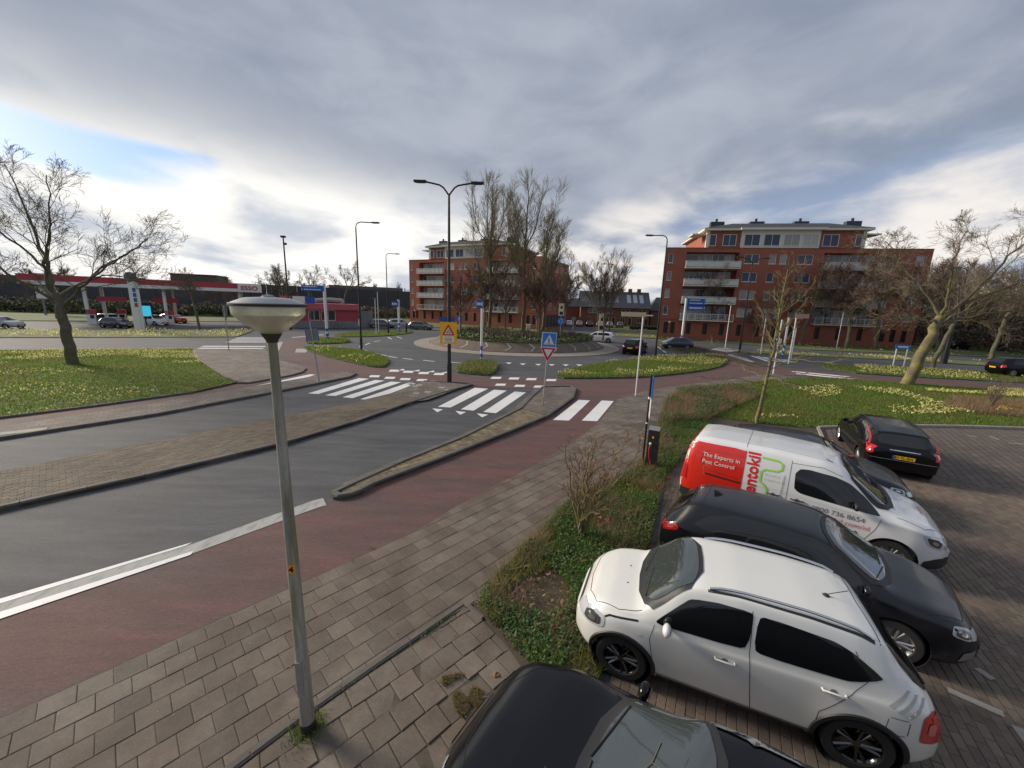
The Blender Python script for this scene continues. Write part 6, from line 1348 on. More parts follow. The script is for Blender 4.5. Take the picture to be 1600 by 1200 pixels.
# yellow warning board on the median lamp
yb = thing('warning_sign', 'large yellow board with red cyclist triangle and white text panel on the black lamp', 'warning sign', (P702.x, P702.y, 0), 0)
board(yb, -.5, .46, 2.35, 3.58, M['yellow'], -.16, .02); tri = [(-.29, 2.86), (.25, 2.86), (-.02, 3.42)]; poly_board(yb, [(-.33, 2.85), (.29, 2.85), (.31, 2.90), (.0, 3.45), (-.04, 3.45), (-.35, 2.90)], M['red_sign'], -.182, 'triangle_border'); poly_board(yb, [(-.24, 2.91), (.2, 2.91), (-.02, 3.30)], M['white'], -.19, 'triangle_field')
b = MB()
for x, z in ((-.11, 2.99), (.07, 2.99)): b.tube([(x+.045*math.cos(q), -.2, z+.045*math.sin(q)) for q in np.linspace(0, 2*PI, 13)], .009, 4, False)
b.tube([(-.11, -.2, 2.99), (-.02, -.2, 3.0), (.03, -.2, 3.08), (-.06, -.2, 3.08), (-.11, -.2, 2.99)], .009, 4); b.tube([(.07, -.2, 2.99), (.03, -.2, 3.1)], .009, 4); b.tube([(-.05, -.2, 3.1), (-.0, -.2, 3.17), (.04, -.2, 3.1)], .014, 4); b.build('cyclist_symbol', M['black'], yb)
tp2 = board(yb, -.34, .3, 2.45, 2.77, M['white'], -.182, .004, 'text_panel')
for k, (a_, c_) in enumerate(((-.22, .18), (-.26, .22), (-.2, .2))): board(yb, a_, c_, 2.67-.085*k, 2.705-.085*k, M['grey'], -.19, .004, 'text_line', tp2)
MB().bx(-.12, .12, -.14, .0, 2.6, 2.64).build('bracket', M['steel'], yb); MB().bx(-.12, .12, -.14, .0, 3.3, 3.34).build('bracket', M['steel'], yb)
# zebra and give-way sign
t = post('leaning grey post with a blue zebra sign above a give-way triangle', G(848, 635), 2.7, .032, z0=.08)
t.rotation_euler = (0, math.radians(2.6), math.radians(8))
board(t, -.34, .34, 2.72, 3.4, M['white'], -.04, .012, 'sign_edge'); board(t, -.315, .315, 2.745, 3.375, M['bluel'], -.053, .004, 'sign_face'); poly_board(t, [(-.25, 2.84), (.25, 2.84), (0, 3.3)], M['white'], -.059, 'triangle')
b = MB(); b.tube([(-.02, -.07, 3.14), (-.02, -.07, 3.155)], .022, 8); b.tube([(-.02, -.07, 3.12), (-.01, -.07, 3.0)], .018, 6); b.tube([(-.01, -.07, 3.0), (.05, -.07, 2.9)], .012, 5); b.tube([(-.01, -.07, 3.0), (-.06, -.07, 2.9)], .012, 5); b.tube([(-.06, -.07, 3.03), (-.015, -.07, 3.1), (.05, -.07, 3.04)], .009, 5)
for k in range(5): b.bx(-.19+.08*k, -.15+.08*k, -.072, -.066, 2.855, 2.885)
b.build('walker_symbol', M['black'], t)
poly_board(t, [(-.36, 2.68), (-.33, 2.72), (.33, 2.72), (.36, 2.68), (.03, 2.08), (-.03, 2.08)], M['white'], -.04, 'sign_edge'); poly_board(t, [(-.335, 2.67), (-.32, 2.7), (.32, 2.7), (.335, 2.67), (.02, 2.11), (-.02, 2.11)], M['red_sign'], -.047, 'red_border'); poly_board(t, [(-.205, 2.625), (.205, 2.625), (0, 2.26)], M['white'], -.054, 'triangle')
# white/blue direction posts
def dir_post(label, base, h, boards, rz=0.0, r=.12):
    t = thing('direction_post', label, 'direction sign', (base.x, base.y, 0), rz); MB().tube([(0, 0, .0), (0, 0, h)], r, 14).build('post', M['postw'], t, 50)
    b = MB(); n = 20
    for s0 in (.45, 1.05):                        # oblique blue bands
        vs = []; 
        for i in range(n+1): a = 2*PI*i/n; z = s0+.14*math.sin(a)+.14; vs += [((r+.004)*math.cos(a), (r+.004)*math.sin(a), z), ((r+.004)*math.cos(a), (r+.004)*math.sin(a), z+.32)]
        b.add(vs, [(2*i, 2*i+2, 2*i+3, 2*i+1) for i in range(n)])
    b.build('blue_band', M['blue'], t, fix=False); MB().tube([(0, 0, .0), (0, 0, .4)], r+.006, 14).build('blue_foot', M['blue'], t, 50)
    MB().tube([(0, 0, h), (0, 0, h+.06)], r+.01, 14).build('post_cap', M['blue'], t, 50)
    for x0, x1, z0, z1, lines in boards:
        p = board(t, x0, x1, z0, z1, M['blue'], -r-.01, .05, 'sign_board')
        for k in range(lines):
            zz = z0+(z1-z0)*(k+.5)/lines; hh = (z1-z0)/lines*.16; xa = x0+(x1-x0)*.12; xb = x0+(x1-x0)*(.86 if k % 2 == 0 else .7)
            x = xa; rr_ = random.Random(k)
            while x < xb: wd = rr_.uniform(.07, .2); MB().bx(x, min(x+wd, xb), -r-.066, -r-.061, zz-hh, zz+hh).build('letter_stroke', M['white'], p); x += wd+.05
            MB().bx(x1-.12 if x1 > 0 else x0+.04, x1-.05 if x1 > 0 else x0+.11, -r-.066, -r-.061, zz-hh*1.5, zz+hh*1.5).build('arrow', M['white'], p)
    return t
dir_post('white direction post with a long blue board pointing left before the shop', G(512, 532), 6.3, [(-2.4, 0, 5.55, 6.2, 2)], math.radians(8), .16)
dir_post('blue striped white post with a small blue sign right of the warning board', G(752, 568), 4.9, [(-.42, .12, 4.35, 5.0, 1)], 0, .095)
dir_post('white direction post with a small blue sign behind the far grass island', G(624, 519), 5.0, [(-1.0, 0, 3.9, 4.8, 1)], 0, .17)
dir_post('white direction post with two stacked blue boards beside the dark blue hatchback', G(1064, 540), 6.3, [(.1, 2.5, 5.5, 6.3, 2), (.1, 2.5, 4.75, 5.4, 1)], 0, .15)
dir_post('white and blue striped post at the right-hand zebra crossing before the brick block', G(1222, 560), 4.3, [], 0, .11)
# pale post with street name sign
t = post('pale lamp post with a faded street name board near the pavement corner', G(993, 619), 4.45, .04, M['postw']); board(t, -1.15, .12, 4.25, 4.48, mat('faded_board', (.55, .47, .3), .5), -.05, .03, 'name_board'); MB().bx(-.02, .5, -.02, .02, 4.3, 4.36).build('arm', M['postw'], t)
# charging post
cp = G(1010, 735); t = thing('charging_post', 'black electric car charging post with a red cable at the edge of the bed', 'charging post', (cp.x+.15, cp.y+.1, .0), math.radians(-28))
b = MB(); b.prism([(-.15, -.1), (.15, -.1), (.15, .1), (-.15, .1)], 0, 1.22); cb = b.build('cabinet', M['plastic'], t); b = MB(); b.add([(-.15, -.1, 1.223), (.15, -.1, 1.223), (.15, .1, 1.3), (-.15, .1, 1.3), (-.15, .1, 1.223), (.15, .1, 1.223)], [(0, 1, 2, 3), (2, 5, 4, 3), (0, 3, 4), (1, 5, 2)]); b.build('slanted_top', M['grey'], t)
MB().bx(-.03, .02, -.112, -.102, .98, 1.04).build('orange_label', M['yellow'], t); MB().tube([(-.06, -.1, .82), (-.06, -.16, .8)], .035, 10).build('socket', M['white'], t)
MB().tube([(-.06, -.16, .8), (-.07, -.22, .7), (-.06, -.2, .45), (0, -.18, .25), (.08, -.22, .1), (.25, -.35, .05), (.6, -.5, .06)], .014, 8).build('charging_cable', mat('red_cable', (.5, .02, .02), .4), t, 60)
p1 = G(1019, 700); t = post('thin black post behind the charging post with a narrow blue parking panel', Vector((cp.x+.02, cp.y+.42)), 2.78, .03, M['black'], rz=math.radians(74)); board(t, -.22, .22, 2.1, 2.72, M['blue'], -.04, .02, 'parking_panel'); board(t, -.2, .2, 1.5, 2.06, M['white'], -.04, .012, 'lower_panel'); MB().tube([(0, 0, 1.3), (0, 0, 1.34)], .034, 10).build('band', M['white'], t); MB().tube([(0, 0, 2.05), (0, 0, 2.12)], .036, 10).build('band', M['white'], t)
# back-to signs and others
t = post('thin grey post with a narrow sign seen from behind on the brick plaza', G(358, 549), 3.9, .04); board(t, -.2, .2, 3.0, 3.9, M['grey'], .05, .012)
t = post('leaning grey post with blue-edged signs seen from behind by the red path crossing', G(499, 598), 3.35, .035, z0=.08); t.rotation_euler = (0, math.radians(-4.5), math.radians(15)); board(t, -.3, .3, 2.3, 2.95, M['grey'], .06, .012); board(t, -.33, -.29, 2.25, 3.0, M['blue'], .06, .02, 'blue_edge'); board(t, .29, .33, 2.25, 3.0, M['blue'], .06, .02, 'blue_edge'); board(t, -.06, .06, 3.0, 3.3, M['blue'], .06, .02)
t = post('short white and grey bollard post at the edge of the brick plaza', G(422, 561), 2.6, .07, M['postw']); MB().tube([(0, 0, 0), (0, 0, .25)], .085, 10).build('foot', M['plastic'], t)
bp0 = G(1403, 574); t = thing('direction_sign', 'low blue and white board on two pale legs between road and cycle path', 'direction sign', (bp0.x, bp0.y, 0), math.radians(-15)); [MB().tube([(x, 0, 0), (x, 0, 2.0)], .05, 8).build('leg', M['bluel'] if False else M['postw'], t) for x in (-.42, .42)]; board(t, -.6, .6, 1.75, 2.15, M['bluel'], -.05, .03); board(t, -.4, .4, 1.87, 2.03, M['white'], -.082, .004, 'text_strip')
t = post('pale pole with a small white box by the right-hand red path crossing', G(1208, 584), 4.2, .05, M['postw']); MB().bx(-.22, .12, -.16, -.06, 2.35, 2.75).build('box', M['white'], t)
t = post('pale lamp pole with a flat top behind the right zebra crossing', G(1222, 568)+Vector((.6, 0)), 4.6, .06, M['postw']); board(t, -.15, 1.1, 4.3, 4.7, mat('faded_red_board', (.55, .3, .25), .5), -.06, .03, 'faded_board')
for u, v, h, lab in ((1133, 543, 5.6, 'thin pale pole on the grass left of the double black lamp'), (1307, 544, 5.2, 'thin white pole on the grass before the middle of the right block'), (1236, 560, 3.3, 'thin grey post with a small sign right of the striped post'), (592, 520, 6.0, 'thin pale pole beside the parked cars on the left'), (588, 524, 5.0, 'second thin pale lamp pole by the left parked cars'), (1188, 553, 4.2, 'thin grey pole before the brick wall right of the double black lamp')):
    t = post(lab, G(u, v), h, .05, M['postw']); MB().bx(-.3, .3, -.08, .08, h, h+.08).build('top_fitting', M['grey'], t)
t = post('dark bollard with a blue sign on the far grass island left', G(635, 521), 1.6, .12, M['black']); MB().tube([(0, 0, 1.1), (0, 0, 1.5)], .13, 10).build('blue_band', M['blue'], t)
def round_sign(label, p, h, m, r=.35, face=None, z0=0.0):
    t = post(label, p, h, .035, z0=z0); MB().lathe([(.001, 0), (r, 0), (r, .015), (.001, .015)], 24, Matrix.Translation((0, -.05, h)) @ Matrix.Rotation(PI/2, 4, 'X')).build('disc', m, t)
    if face:
        for k in range(3):
            a = k*2*PI/3+.5; b = MB(); pts = [(.2*math.cos(a+q), -.072, h+.2*math.sin(a+q)) for q in np.linspace(0, 1.3, 6)]; b.tube(pts, .022, 5); b.build('arrow', M['white'], t)
    return t
p = Vector((5.2, 43.2)); t = round_sign('round blue roundabout sign with white arrows on the edge of the central island', p, 2.2, M['bluel'], .38, True, .9)
bd_ = thing('marker_board', 'upright pale board with black bands above the round blue sign on the island', 'sign', (5.25, 43.6, .95)); MB().bx(-.3, .3, 0, .03, 2.75, 4.1).build('board', mat('pale_marker', (.7, .6, .45), .5), bd_); MB().bx(-.2, .2, -.01, -.002, 2.85, 3.2).build('black_band', M['black'], bd_); MB().bx(-.12, .12, -.01, -.002, 3.5, 3.8).build('mark', M['black'], bd_); MB().bx(-.03, .03, .04, .09, 0, 4.0).build('post', M['steel'], bd_)
bd_ = thing('marker_board', 'upright pale board with black marks left of the white estate car', 'sign', (13.2, 58.5, 0)); MB().bx(-.45, .45, 0, .04, 1.3, 3.9).build('board', bpy.data.materials['pale_marker'], bd_); MB().bx(-.3, .3, -.012, -.002, 1.5, 2.1).build('black_band', M['black'], bd_); MB().bx(-.18, .18, -.012, -.002, 2.8, 3.3).build('mark', M['black'], bd_); [MB().bx(x, x+.08, .05, .12, 0, 1.6).build('leg', M['yellow'], bd_) for x in (-.4, .32)]
round_sign('back of a round grey sign between the island trees', Vector((3.4, 58)), 3.1, M['grey'], .4); round_sign('back of a small round grey sign by the far street behind the roundabout', Vector((11.0, 72)), 2.6, M['grey'], .4)
bt = thing('utility_cabinet', 'small pale cabinet among the trees of the island', 'cabinet', (2.2, 58.0, 0), 0); MB().bx(-.3, .3, -.2, .2, 0, 1.9).build('cabinet_body', M['cream'], bt); MB().bx(-.35, .35, -.25, .25, 1.9, 2.0).build('cabinet_lid', M['white'], bt)
q = P702+Vector((-1.3, 14)); t = thing('direction_sign', 'low blue board far behind the yellow warning board', 'direction sign', (-10.6, 63, 0)); MB().bx(-1.4, 1.0, 0, .06, 1.8, 2.5).build('board', M['blue'], t); MB().bx(1.3, 2.2, 0, .06, 1.8, 2.9).build('board', M['bluel'], t); MB().bx(1.6, 1.9, -.01, -.002, 2.0, 2.6).build('symbol', M['white'], t); [MB().bx(x, x+.1, .07, .15, 0, 2.2).build('leg', M['postw'], t) for x in (-1.0, .6, 1.7)]
# ------------------------------------------------------------------ trees
def grow_tree(seed, spec):
    """returns (trunk MB, crown MB). spec: limbs as hand-set polylines, then recursive branching"""
    R = random.Random(seed); tr, cr = MB(), MB(); tw = MB()
    def branch(b, p, d, ln, r, depth, tip=.15):
        n = 5 if depth <= 2 else 3; pts = [p]; rad = [r]; dirs = [d.copy()]; cur = p.copy(); dd = d.copy()
        for i in range(n):
            dd = (dd+Vector((R.gauss(0, 1), R.gauss(0, 1), R.gauss(0, 1)))*spec['wob']+Vector((0, 0, spec['up']))*(1 if depth > 0 else .2)).normalized()
            cur = cur+dd*(ln/n); pts.append(cur.copy()); rad.append(r*(1-(1-tip)*(i+1)/n)); dirs.append(dd.copy())
        b.tube(pts, rad, 7 if depth == 0 else (5 if depth <= 2 else 3), cap=False); return pts, rad, dirs
    def rec(pts, rad, dirs, ln, depth):
        if depth >= spec['depth']: return
        k = spec['kids'][min(depth, len(spec['kids'])-1)]; L = len(pts)-1
        for i in range(k):
            f = spec.get('start', .3)+(1-spec.get('start', .3))*(i+R.random())/k; s = f*L; j = min(int(s), L-1); q = s-j
            p = pts[j].lerp(pts[j+1], q); r = rad[j]+(rad[j+1]-rad[j])*q; d = dirs[j+1]
            perp = d.cross(Vector((R.gauss(0, 1), R.gauss(0, 1), R.gauss(0, 1)))).normalized(); a = spec['ang']*R.uniform(.7, 1.25)
            nd = (d*math.cos(a)+perp*math.sin(a)).normalized(); nl_ = ln*spec['len']*R.uniform(.6, 1.15)*(1.1-.45*f)
            nr = max(r*spec.get('rad', .55), spec.get('rmin', .008)); b = cr if depth < spec['depth']-1 else tw
            a_, b_, c_ = branch(b, p, nd, nl_, nr, depth+1, .35); rec(a_, b_, c_, nl_, depth+1)
    for limb in spec['limbs']:
        pts = [Vector(p) for p in limb['p']]; P_ = catmull([Vector(p) for p in pts], 4); n = len(P_); rad = [limb['r0']+(limb['r1']-limb['r0'])*(i/(n-1))**.8 for i in range(n)]
        P_ = [p+Vector((R.gauss(0, 1), R.gauss(0, 1), R.gauss(0, 1)))*spec.get('lj', .04)*(0 if i == 0 else 1) for i, p in enumerate(P_)]
        (tr if limb.get('trunk') else cr).tube(P_, rad, 12 if limb.get('trunk') else 7, cap=True)
        if limb.get('kids', True):
            dirs = [(P_[min(i+1, n-1)]-P_[max(i-1, 0)]).normalized() for i in range(n)]; ln = sum((P_[i+1]-P_[i]).length for i in range(n-1))*limb.get('ls', .5); k0 = spec.get('start', .3); 
            if limb.get('trunk'): spec['start'] = spec.get('tstart', .5)
            sk = spec['kids']; 
            if 'k' in limb: spec['kids'] = [limb['k']]+list(sk)[1:]
            rec(P_, rad, dirs, ln, 0); spec['start'] = k0; spec['kids'] = sk
    return tr, cr, tw
def tree(name, label, pos, seed, spec, bark, twig, rz=0.0, scale=1.0, group=None, z=0.0, cat='tree'):
    tr, cr, tw = grow_tree(seed, spec); t = thing(name, label, cat, (pos.x, pos.y, z), rz, group, scale)
    tr.build('trunk', bark, t, 60, fix=False); c = cr.build('crown', bark, t, 60, fix=False); 
    if tw.v: tw.build('twigs', twig, c, fix=False)
    return t
def copytree(src, label, pos, rz, scale, z=0.0, group=None):
    c = copy_tree(src); c.location = (pos.x, pos.y, z); c.rotation_euler = (0, 0, rz); c.scale = (scale,)*3; c['label'] = label
    if group: c['group'] = group
    elif 'group' in c: del c['group']
    return c
# big left tree; limb points in metres relative to the foot, x right, z up, y depth
sL = dict(depth=4, kids=[8, 6, 5, 4], ang=.68, len=.72, wob=.14, up=.05, rad=.42, rmin=.009, start=.25, lj=.05, limbs=[
    dict(p=[(0, 0, 0), (-.05, 0, 1.6), (-.12, 0, 3.2), (-.35, .1, 4.4)], r0=.31, r1=.21, trunk=True, kids=False),
    dict(p=[(-.7, 0, 4.2), (-1.1, .3, 5.6), (-1.4, .5, 7.2), (-2.2, .6, 9.6), (-2.6, .6, 11.8)], r0=.2, r1=.02, k=10),
    dict(p=[(-.8, 0, 4.6), (-.3, -.5, 6.2), (.6, -.9, 7.4), (1.4, -1.2, 8.8), (1.6, -1.2, 11.0)], r0=.15, r1=.02, k=9),
    dict(p=[(-.4, 0, 3.3), (.8, -.4, 4.3), (2.6, -.8, 5.4), (4.4, -1.0, 6.4), (6.3, -1.2, 7.4)], r0=.16, r1=.02, k=9),
    dict(p=[(-.6, 0, 3.9), (-2, -.5, 5.2), (-3.8, -.8, 6.6), (-5.4, -1, 7.8)], r0=.14, r1=.02, k=8),
    dict(p=[(-.5, 0, 3.7), (-2.2, .8, 4.8), (-4.4, 1.2, 5.2), (-6.6, 1.4, 5.9)], r0=.14, r1=.02, k=8),
    dict(p=[(-.6, 0, 4.2), (.3, 1.6, 5.8), (1.6, 2.6, 7.2), (2.6, 3.2, 8.2)], r0=.12, r1=.03, k=7),
    dict(p=[(2.2, -.8, 5.2), (3.6, -.6, 5.6), (5.4, -.4, 5.4), (6.8, -.4, 5.3)], r0=.06, r1=.02, k=6),
    dict(p=[(-1.2, .3, 6.0), (-2.4, -.3, 7.6), (-3.6, -.6, 9.2), (-4.0, -.8, 10.8)], r0=.1, r1=.02, k=8)])
for l_ in sL['limbs'][1:]: l_['p'] = [(x_+.36, y_, z_) for x_, y_, z_ in l_['p']]; l_['r0'] *= .75
treeL = tree('bare_tree', 'large bare tree with a forked trunk on the left lawn, ringed by daffodils', G(115, 571), 21, sL, M['bark'], M['twig'])
# big mossy tree on the right; leans right
sR = dict(depth=4, kids=[9, 6, 6, 5], ang=.7, len=.74, wob=.13, up=.03, rad=.42, rmin=.009, start=.2, lj=.05, limbs=[
    dict(p=[(0, 0, 0), (.5, 0, 1.9), (1.0, 0, 3.6), (1.3, 0, 4.7)], r0=.36, r1=.25, trunk=True, kids=False),
    dict(p=[(1.3, 0, 4.6), (2.2, -.3, 5.8), (3.2, -.5, 7.4), (4.4, -.6, 9.2), (6.0, -.8, 10.8)], r0=.2, r1=.02, k=9),
    dict(p=[(1.3, 0, 4.7), (1.2, -.2, 6.4), (.9, -.3, 8.4), (1.2, -.3, 10.4)], r0=.15, r1=.02, k=8),
    dict(p=[(2.0, -.2, 5.6), (4.0, -.6, 6.6), (6.4, -1, 8.2), (8.4, -1.4, 10.2)], r0=.14, r1=.02, k=8),
    dict(p=[(1.2, 0, 4.4), (-.4, -.3, 4.6), (-2.0, -.5, 5.2), (-4.0, -.8, 7.0)], r0=.12, r1=.02, k=9),
    dict(p=[(1.3, 0, 4.4), (3.4, -.6, 5.0), (6, -1.0, 5.4), (8.5, -1.3, 4.9)], r0=.12, r1=.02, k=9),
    dict(p=[(1.3, 0, 4.8), (.4, .8, 6.6), (-.8, 1.4, 8.2), (-2, 1.6, 9.8)], r0=.13, r1=.02, k=8),
    dict(p=[(1.1, 0, 4.0), (3.0, 1.0, 4.8), (5.5, 1.6, 5.6), (8.0, 1.8, 6.6)], r0=.12, r1=.02, k=8)])
for l_ in sR['limbs'][1:]: l_['r0'] *= .75
tree('mossy_tree', 'large mossy yellow-barked tree leaning right beside the red cycle path', G(1415, 602), 33, sR, M['barkm'], M['twig'])
s2 = dict(depth=4, kids=[9, 6, 5, 4], ang=.6, len=.76, wob=.12, up=.05, rad=.42, rmin=.01, start=.2, lj=.04, limbs=[
    dict(p=[(0, 0, 0), (.5, 0, 1.8), (1.0, 0, 3.6), (1.5, 0, 4.8)], r0=.2, r1=.14, trunk=True, kids=False), dict(p=[(1.5, 0, 4.8), (2.4, 0, 6.4), (3.0, 0, 8.8)], r0=.13, r1=.02, k=9), dict(p=[(1.5, 0, 4.7), (1.2, .2, 6.6), (.6, .2, 8.6)], r0=.11, r1=.02, k=8), dict(p=[(1.4, 0, 4.5), (3.0, -.4, 5.6), (5.0, -.6, 6.6)], r0=.1, r1=.02, k=7), dict(p=[(1.2, 0, 4.3), (-.2, .4, 5.4), (-1.8, .6, 6.8)], r0=.09, r1=.02, k=7)])
treeB = tree('bare_tree', 'thinner leaning bare tree just right of the big mossy tree', G(1452, 578), 41, s2, M['bark'], M['twig'])
# foreground young tree with a low skirt of branches
sY = dict(depth=3, kids=[5, 4, 3], ang=.55, len=.6, wob=.1, up=.02, rad=.5, rmin=.006, start=.15, lj=.015, tstart=.34, limbs=[dict(p=[(0, 0, 0), (.1, 0, 1.6), (.2, 0, 3.2), (.2, .0, 5.0), (.25, 0, 6.4)], r0=.085, r1=.02, trunk=True, ls=.25, k=26)]+
    [dict(p=[(.15, 0, 1.55+.13*i), (.15+1.1*math.cos(a), 1.1*math.sin(a), 1.75+.13*i), (.15+2.1*math.cos(a), 2.1*math.sin(a), 1.7+.14*i), (.15+2.9*math.cos(a)*(1-.03*i), 2.9*math.sin(a), 1.75+.16*i)], r0=.022, r1=.006, ls=.3, k=7) for i, a in enumerate([0, 3.0, 1.4, 4.4, 5.6, 2.3, .5, 3.6, 1.0, 5.0, 2.7])]+
    [dict(p=[(.18, 0, 2.9+.28*i), (.18+.5*math.cos(a), .5*math.sin(a), 3.4+.28*i), (.18+1.0*math.cos(a), 1.0*math.sin(a), 4.3+.26*i)], r0=.022, r1=.006, ls=.4, k=6) for i, a in enumerate([.2, 3.3, 1.7, 4.9, 2.5, .9, 5.7, 3.9])])
tree('young_tree', 'slim young bare tree with a skirt of low spreading branches behind the van', G(1182, 662), 52, sY, M['barkm'], M['twigm'])
# poplars on the island
def poplar_spec(h, seed):
    R = random.Random(seed); limbs = [dict(p=[(0, 0, 0), (.1, 0, h*.25), (-.1, .1, h*.5), (.1, 0, h*.78), (0, 0, h)], r0=.28, r1=.03, trunk=True, ls=.17, k=36)]
    for i in range(9):
        a = R.uniform(0, 2*PI); z = h*(.2+.055*i); s = R.uniform(1.8, 3.8)*(1 if i < 7 else .7); t_ = min(h*.97, z+R.uniform(.36, .5)*h); limbs.append(dict(p=[(0, 0, z), (s*.55*math.cos(a), s*.55*math.sin(a), z+h*.1), (s*.9*math.cos(a), s*.9*math.sin(a), z+(t_-z)*.6), (s*math.cos(a), s*math.sin(a), t_)], r0=.1, r1=.02, ls=.36, k=18))
    return dict(depth=3, kids=[13, 6, 5], ang=.5, len=.82, wob=.1, up=.05, rad=.45, rmin=.012, start=.15, lj=.05, tstart=.3, limbs=limbs)
tree('poplar', 'tall slender poplar, left one of the group on the roundabout island', Vector((-3.2, 51)), 61, poplar_spec(18.0, 1), M['bark'], M['twigp'], z=1.0)
tree('poplar', 'tallest poplar in the middle of the group on the roundabout island', Vector((1.2, 52.5)), 62, poplar_spec(19.0, 2), M['bark'], M['twigp'], z=1.0)
tree('poplar', 'shorter leaning poplar, right one of the group on the roundabout island', Vector((4.0, 53)), 63, poplar_spec(14.5, 3), M['bark'], M['twigp'], z=1.0)
def ball_spec(h, w_, tr_, seed, k=20, up=.1, ang=.5):
    R = random.Random(seed); limbs = [dict(p=[(0, 0, 0), (0, 0, tr_), (0, 0, (tr_+h)/2), (0, 0, h)], r0=.12, r1=.02, trunk=True, ls=.2, k=12)]
    for i in range(11):
        a = i*2.4+R.random(); z = tr_+(h-tr_)*.05*i; s = w_*R.uniform(.7, 1.1); limbs.append(dict(p=[(0, 0, z), (s*.6*math.cos(a), s*.6*math.sin(a), z+(h-z)*.3), (s*math.cos(a), s*math.sin(a), z+(h-z)*R.uniform(.6, .9))], r0=.06, r1=.012, ls=.45, k=9))
    return dict(depth=3, kids=[10, 7, 6], ang=ang, len=.78, wob=.1, up=up*.6, rad=.45, rmin=.012, start=.15, lj=.03, tstart=.35, limbs=limbs)
small = tree('small_bare_tree', 'small round-crowned bare tree at the left end of the roundabout island', Vector((-6.4, 46.5)), 71, ball_spec(6.8, 2.0, 2.0, 1), M['bark'], M['twigr'], z=1.0)
copytree(small, 'small round-crowned bare tree in the middle front of the roundabout island', Vector((5.5, 44.2)), 2.2, 1.12, 1.0)
copytree(small, 'slender bare tree behind the front trees of the roundabout island', Vector((3.1, 47.4)), 4.0, 1.1, 1.1)
copytree(small, 'small bare tree between the striped post and the poplars', Vector((-1.0, 45.6)), 1.0, 1.05, 1.1)
copytree(small, 'bare tree with thin white stem beside the poplars, left of centre', Vector((-4.0, 52.6)), 5.3, 1.3, 1.0)
mid = tree('bare_tree', 'dense twiggy bare tree at the right end of the island before the left block', Vector((11.6, 50.0)), 72, ball_spec(9.4, 2.6, 2.4, 2, up=.12), M['bark'], M['twigr'], z=.6)
pale = tree('bare_tree', 'pale feathery bare tree in the gap right of the left block', Vector((14.6, 68)), 73, ball_spec(13.5, 4.2, 2.8, 4, up=.13, ang=.45), M['bark'], M['twigp'])
# before the right apartment block
t3 = tree('bare_tree', 'bare tree before the left balconies of the right block', G(1106, 531), 81, ball_spec(11.5, 2.9, 3.2, 5, up=.08, ang=.6), M['bark'], M['twigr'])
tall = dict(depth=4, kids=[9, 6, 5, 5], ang=.62, len=.78, wob=.11, up=.04, rad=.42, rmin=.019, start=.2, lj=.05, limbs=[dict(p=[(0, 0, 0), (.2, 0, 3), (.6, 0, 5.2)], r0=.28, r1=.2, trunk=True, kids=False), dict(p=[(.6, 0, 5.2), (1.2, 0, 8.5), (1.4, 0, 12.5)], r0=.17, r1=.02, k=10), dict(p=[(.6, 0, 5.0), (2.6, .6, 7.5), (4.4, 1, 11.0)], r0=.14, r1=.02, k=9), dict(p=[(.6, 0, 5.1), (-1.2, -.4, 8), (-2.8, -.6, 11.2)], r0=.14, r1=.02, k=9), dict(p=[(.5, 0, 4.6), (2.6, -1.2, 6.4), (5.2, -1.6, 8.0)], r0=.1, r1=.02, k=8), dict(p=[(.4, 0, 4.4), (-1.6, 1.0, 6.0), (-4.2, 1.4, 7.8)], r0=.1, r1=.02, k=8)])
ta = tree('bare_tree', 'bare tree with a straight trunk before the middle of the right block', G(1250, 540), 91, tall, M['bark'], M['twigr'], scale=.92)
copytree(ta, 'leaning bare tree before the right balconies of the right block', G(1322, 545), 1.4, .92); copytree(ta, 'bare tree near the right corner of the right block', G(1366, 546), 3.4, 1.0)
copytree(ta, 'slender bare tree left of the middle tree before the right block', G(1176, 536), 5.0, .5)
copytree(treeB, 'pale-stemmed bare tree right behind the black lamp post on the far right', G(1546, 562), .4, 1.15); copytree(treeB, 'bare tree standing close behind the big mossy tree', G(1466, 552), 2.0, 1.25)
copytree(ta, 'bare tree rising behind the dark evergreen shrubs at the right edge', Vector((72, 48)), .6, .95)
wood = 'bare trees of the small wood at the far right'
WDL = ['back left tree', 'tall tree in the middle', 'back right tree', 'rearmost tree', 'left front tree', 'right front tree', 'low middle front tree', 'farthest right tree', 'tree above the evergreen shrubs', 'tree close to the block corner', 'second rearmost tree', 'third rearmost tree', 'shortest tree', 'outermost right tree']
for i, (x, y, s) in enumerate([(80, 72, 1.1), (92, 68, 1.2), (104, 74, 1.15), (90, 84, 1.2), (76, 60, .95), (112, 62, 1.2), (98, 56, 1.0), (120, 80, 1.3), (86, 50, .9), (70, 68, .9), (84, 92, 1.3), (100, 92, 1.3), (66, 60, .8), (118, 68, 1.2)]):
    copytree(ta, WDL[i]+' of the twiggy wood at the far right', Vector((x, y)), i*1.3, s, group=wood)
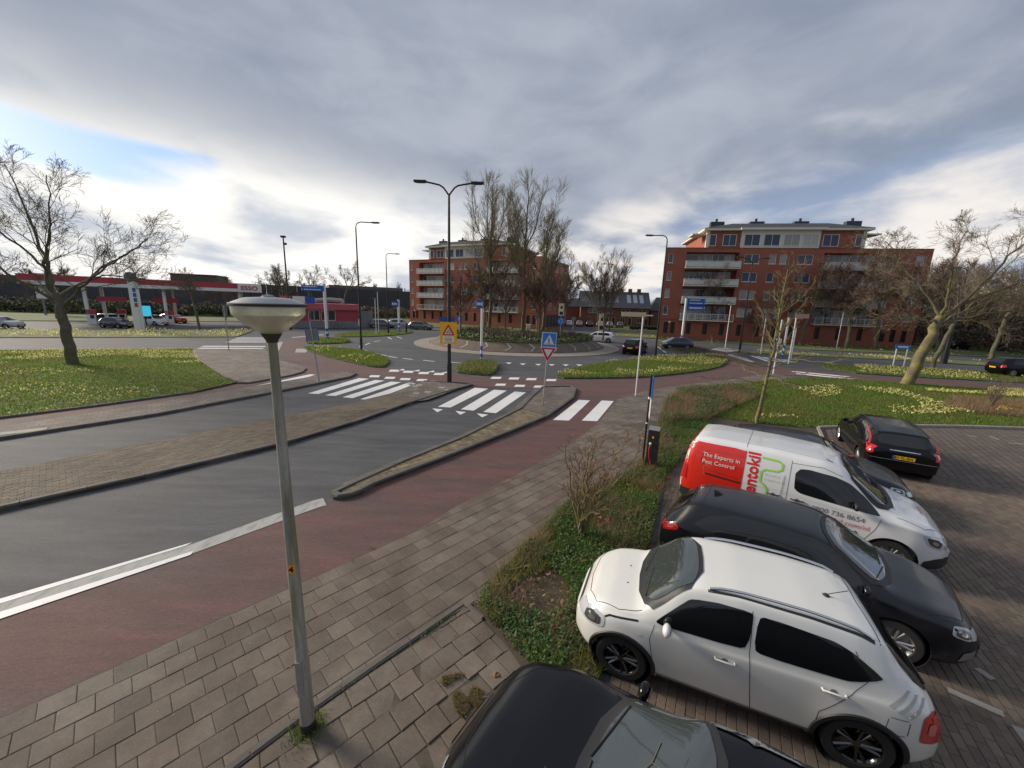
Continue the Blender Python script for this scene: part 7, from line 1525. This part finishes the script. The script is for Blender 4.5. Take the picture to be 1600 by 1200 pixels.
# trees on the far left horizon
hz = 'bare trees along the noise barrier'
lone = copytree(treeB, 'lone bare tree right of the long blue direction board', Vector((-50, 112)), .7, 1.6)
for i, (u, Y, s) in enumerate([(420, 108, 1.3), (442, 104, 1.4), (462, 104, 1.3), (480, 110, 1.4)]):
    p = Vector(((G(u, 520).x/G(u, 520).y)*Y, Y)); copytree(treeB, ['leftmost bare tree of the cluster above the conical lamp', 'second bare tree of the cluster above the conical lamp', 'third bare tree of the cluster above the conical lamp', 'rightmost bare tree of the cluster above the conical lamp'][i], p, i*2.0, s, group=hz)
for i, (u, Y, s) in enumerate([(572, 150, 1.15), (588, 160, 1.2), (605, 150, 1.1), (622, 170, 1.3), (632, 150, 1.1)]):
    p = Vector(((G(u, 520).x/G(u, 520).y)*Y, Y)); copytree(treeB, ['first', 'second', 'third', 'fourth', 'fifth'][i]+' from the left of the distant bare trees left of the left block', p, i*1.7, s, group='distant bare trees left of the left block')
copytree(treeB, 'thin bare tree before the price board end of the canopy', G(312, 515), 2.5, .85); copytree(small, 'bare tree behind the trunk of the big left tree', Vector((-78, 66)), 1.5, 1.3)
copytree(ta, 'small bare tree over the far end of the red canopy', Vector((-58, 78)), 1.5, .62)
# bare shrub in the bed and dry shrub on the lawn
sS = dict(depth=3, kids=[6, 5, 4], ang=.55, len=.6, wob=.16, up=.05, rad=.55, rmin=.0042, start=.25, lj=.02, limbs=[dict(p=[(0, 0, 0), (s*.12, q*.1, .45), (s*.3, q*.3, .95), (s*.5+.05, q*.45, 1.5)], r0=.022, r1=.008, ls=.45, k=8) for s, q in ((.1, .2), (.9, .1), (-.8, .2), (.3, .9), (-.5, -.9), (.6, -.7), (-.1, -.2), (1.5, .1))])
tree('bare_shrub', 'bare twiggy shrub with reddish buds in the bed beside the pavement', G(908, 842), 95, sS, M['barkm'], M['shrubtwig'], cat='shrub', scale=1.3)
tree('bare_shrub', 'low dry reddish shrub on the lawn at the right edge', G(1545, 642), 96, sS, M['bark'], M['twigr'], cat='shrub', scale=1.1)
# fallen leaf on the tiles, litter in the bed
p = G(772, 1062); o = MB(); o.add([(0, 0, .035), (.05, .02, .05), (.07, .07, .03), (.02, .06, .055), (-.04, .05, .035)], [(0, 1, 2, 3), (0, 3, 4)]); o = o.build('fallen_leaf', M['deadleaf']); o.location = (p.x, p.y, 0); prop(o, 'single curled orange leaf on the tile before the black car', 'leaf')
dr = G(30, 679); dc = thing('drain_cover', 'pale rectangular drain cover in the left splitter kerb', 'drain cover', (dr.x, dr.y, .095), math.radians(38)); MB().bx(-.9, .6, -.18, .18, -.01, .005).build('cover', M['kerbl'], dc)
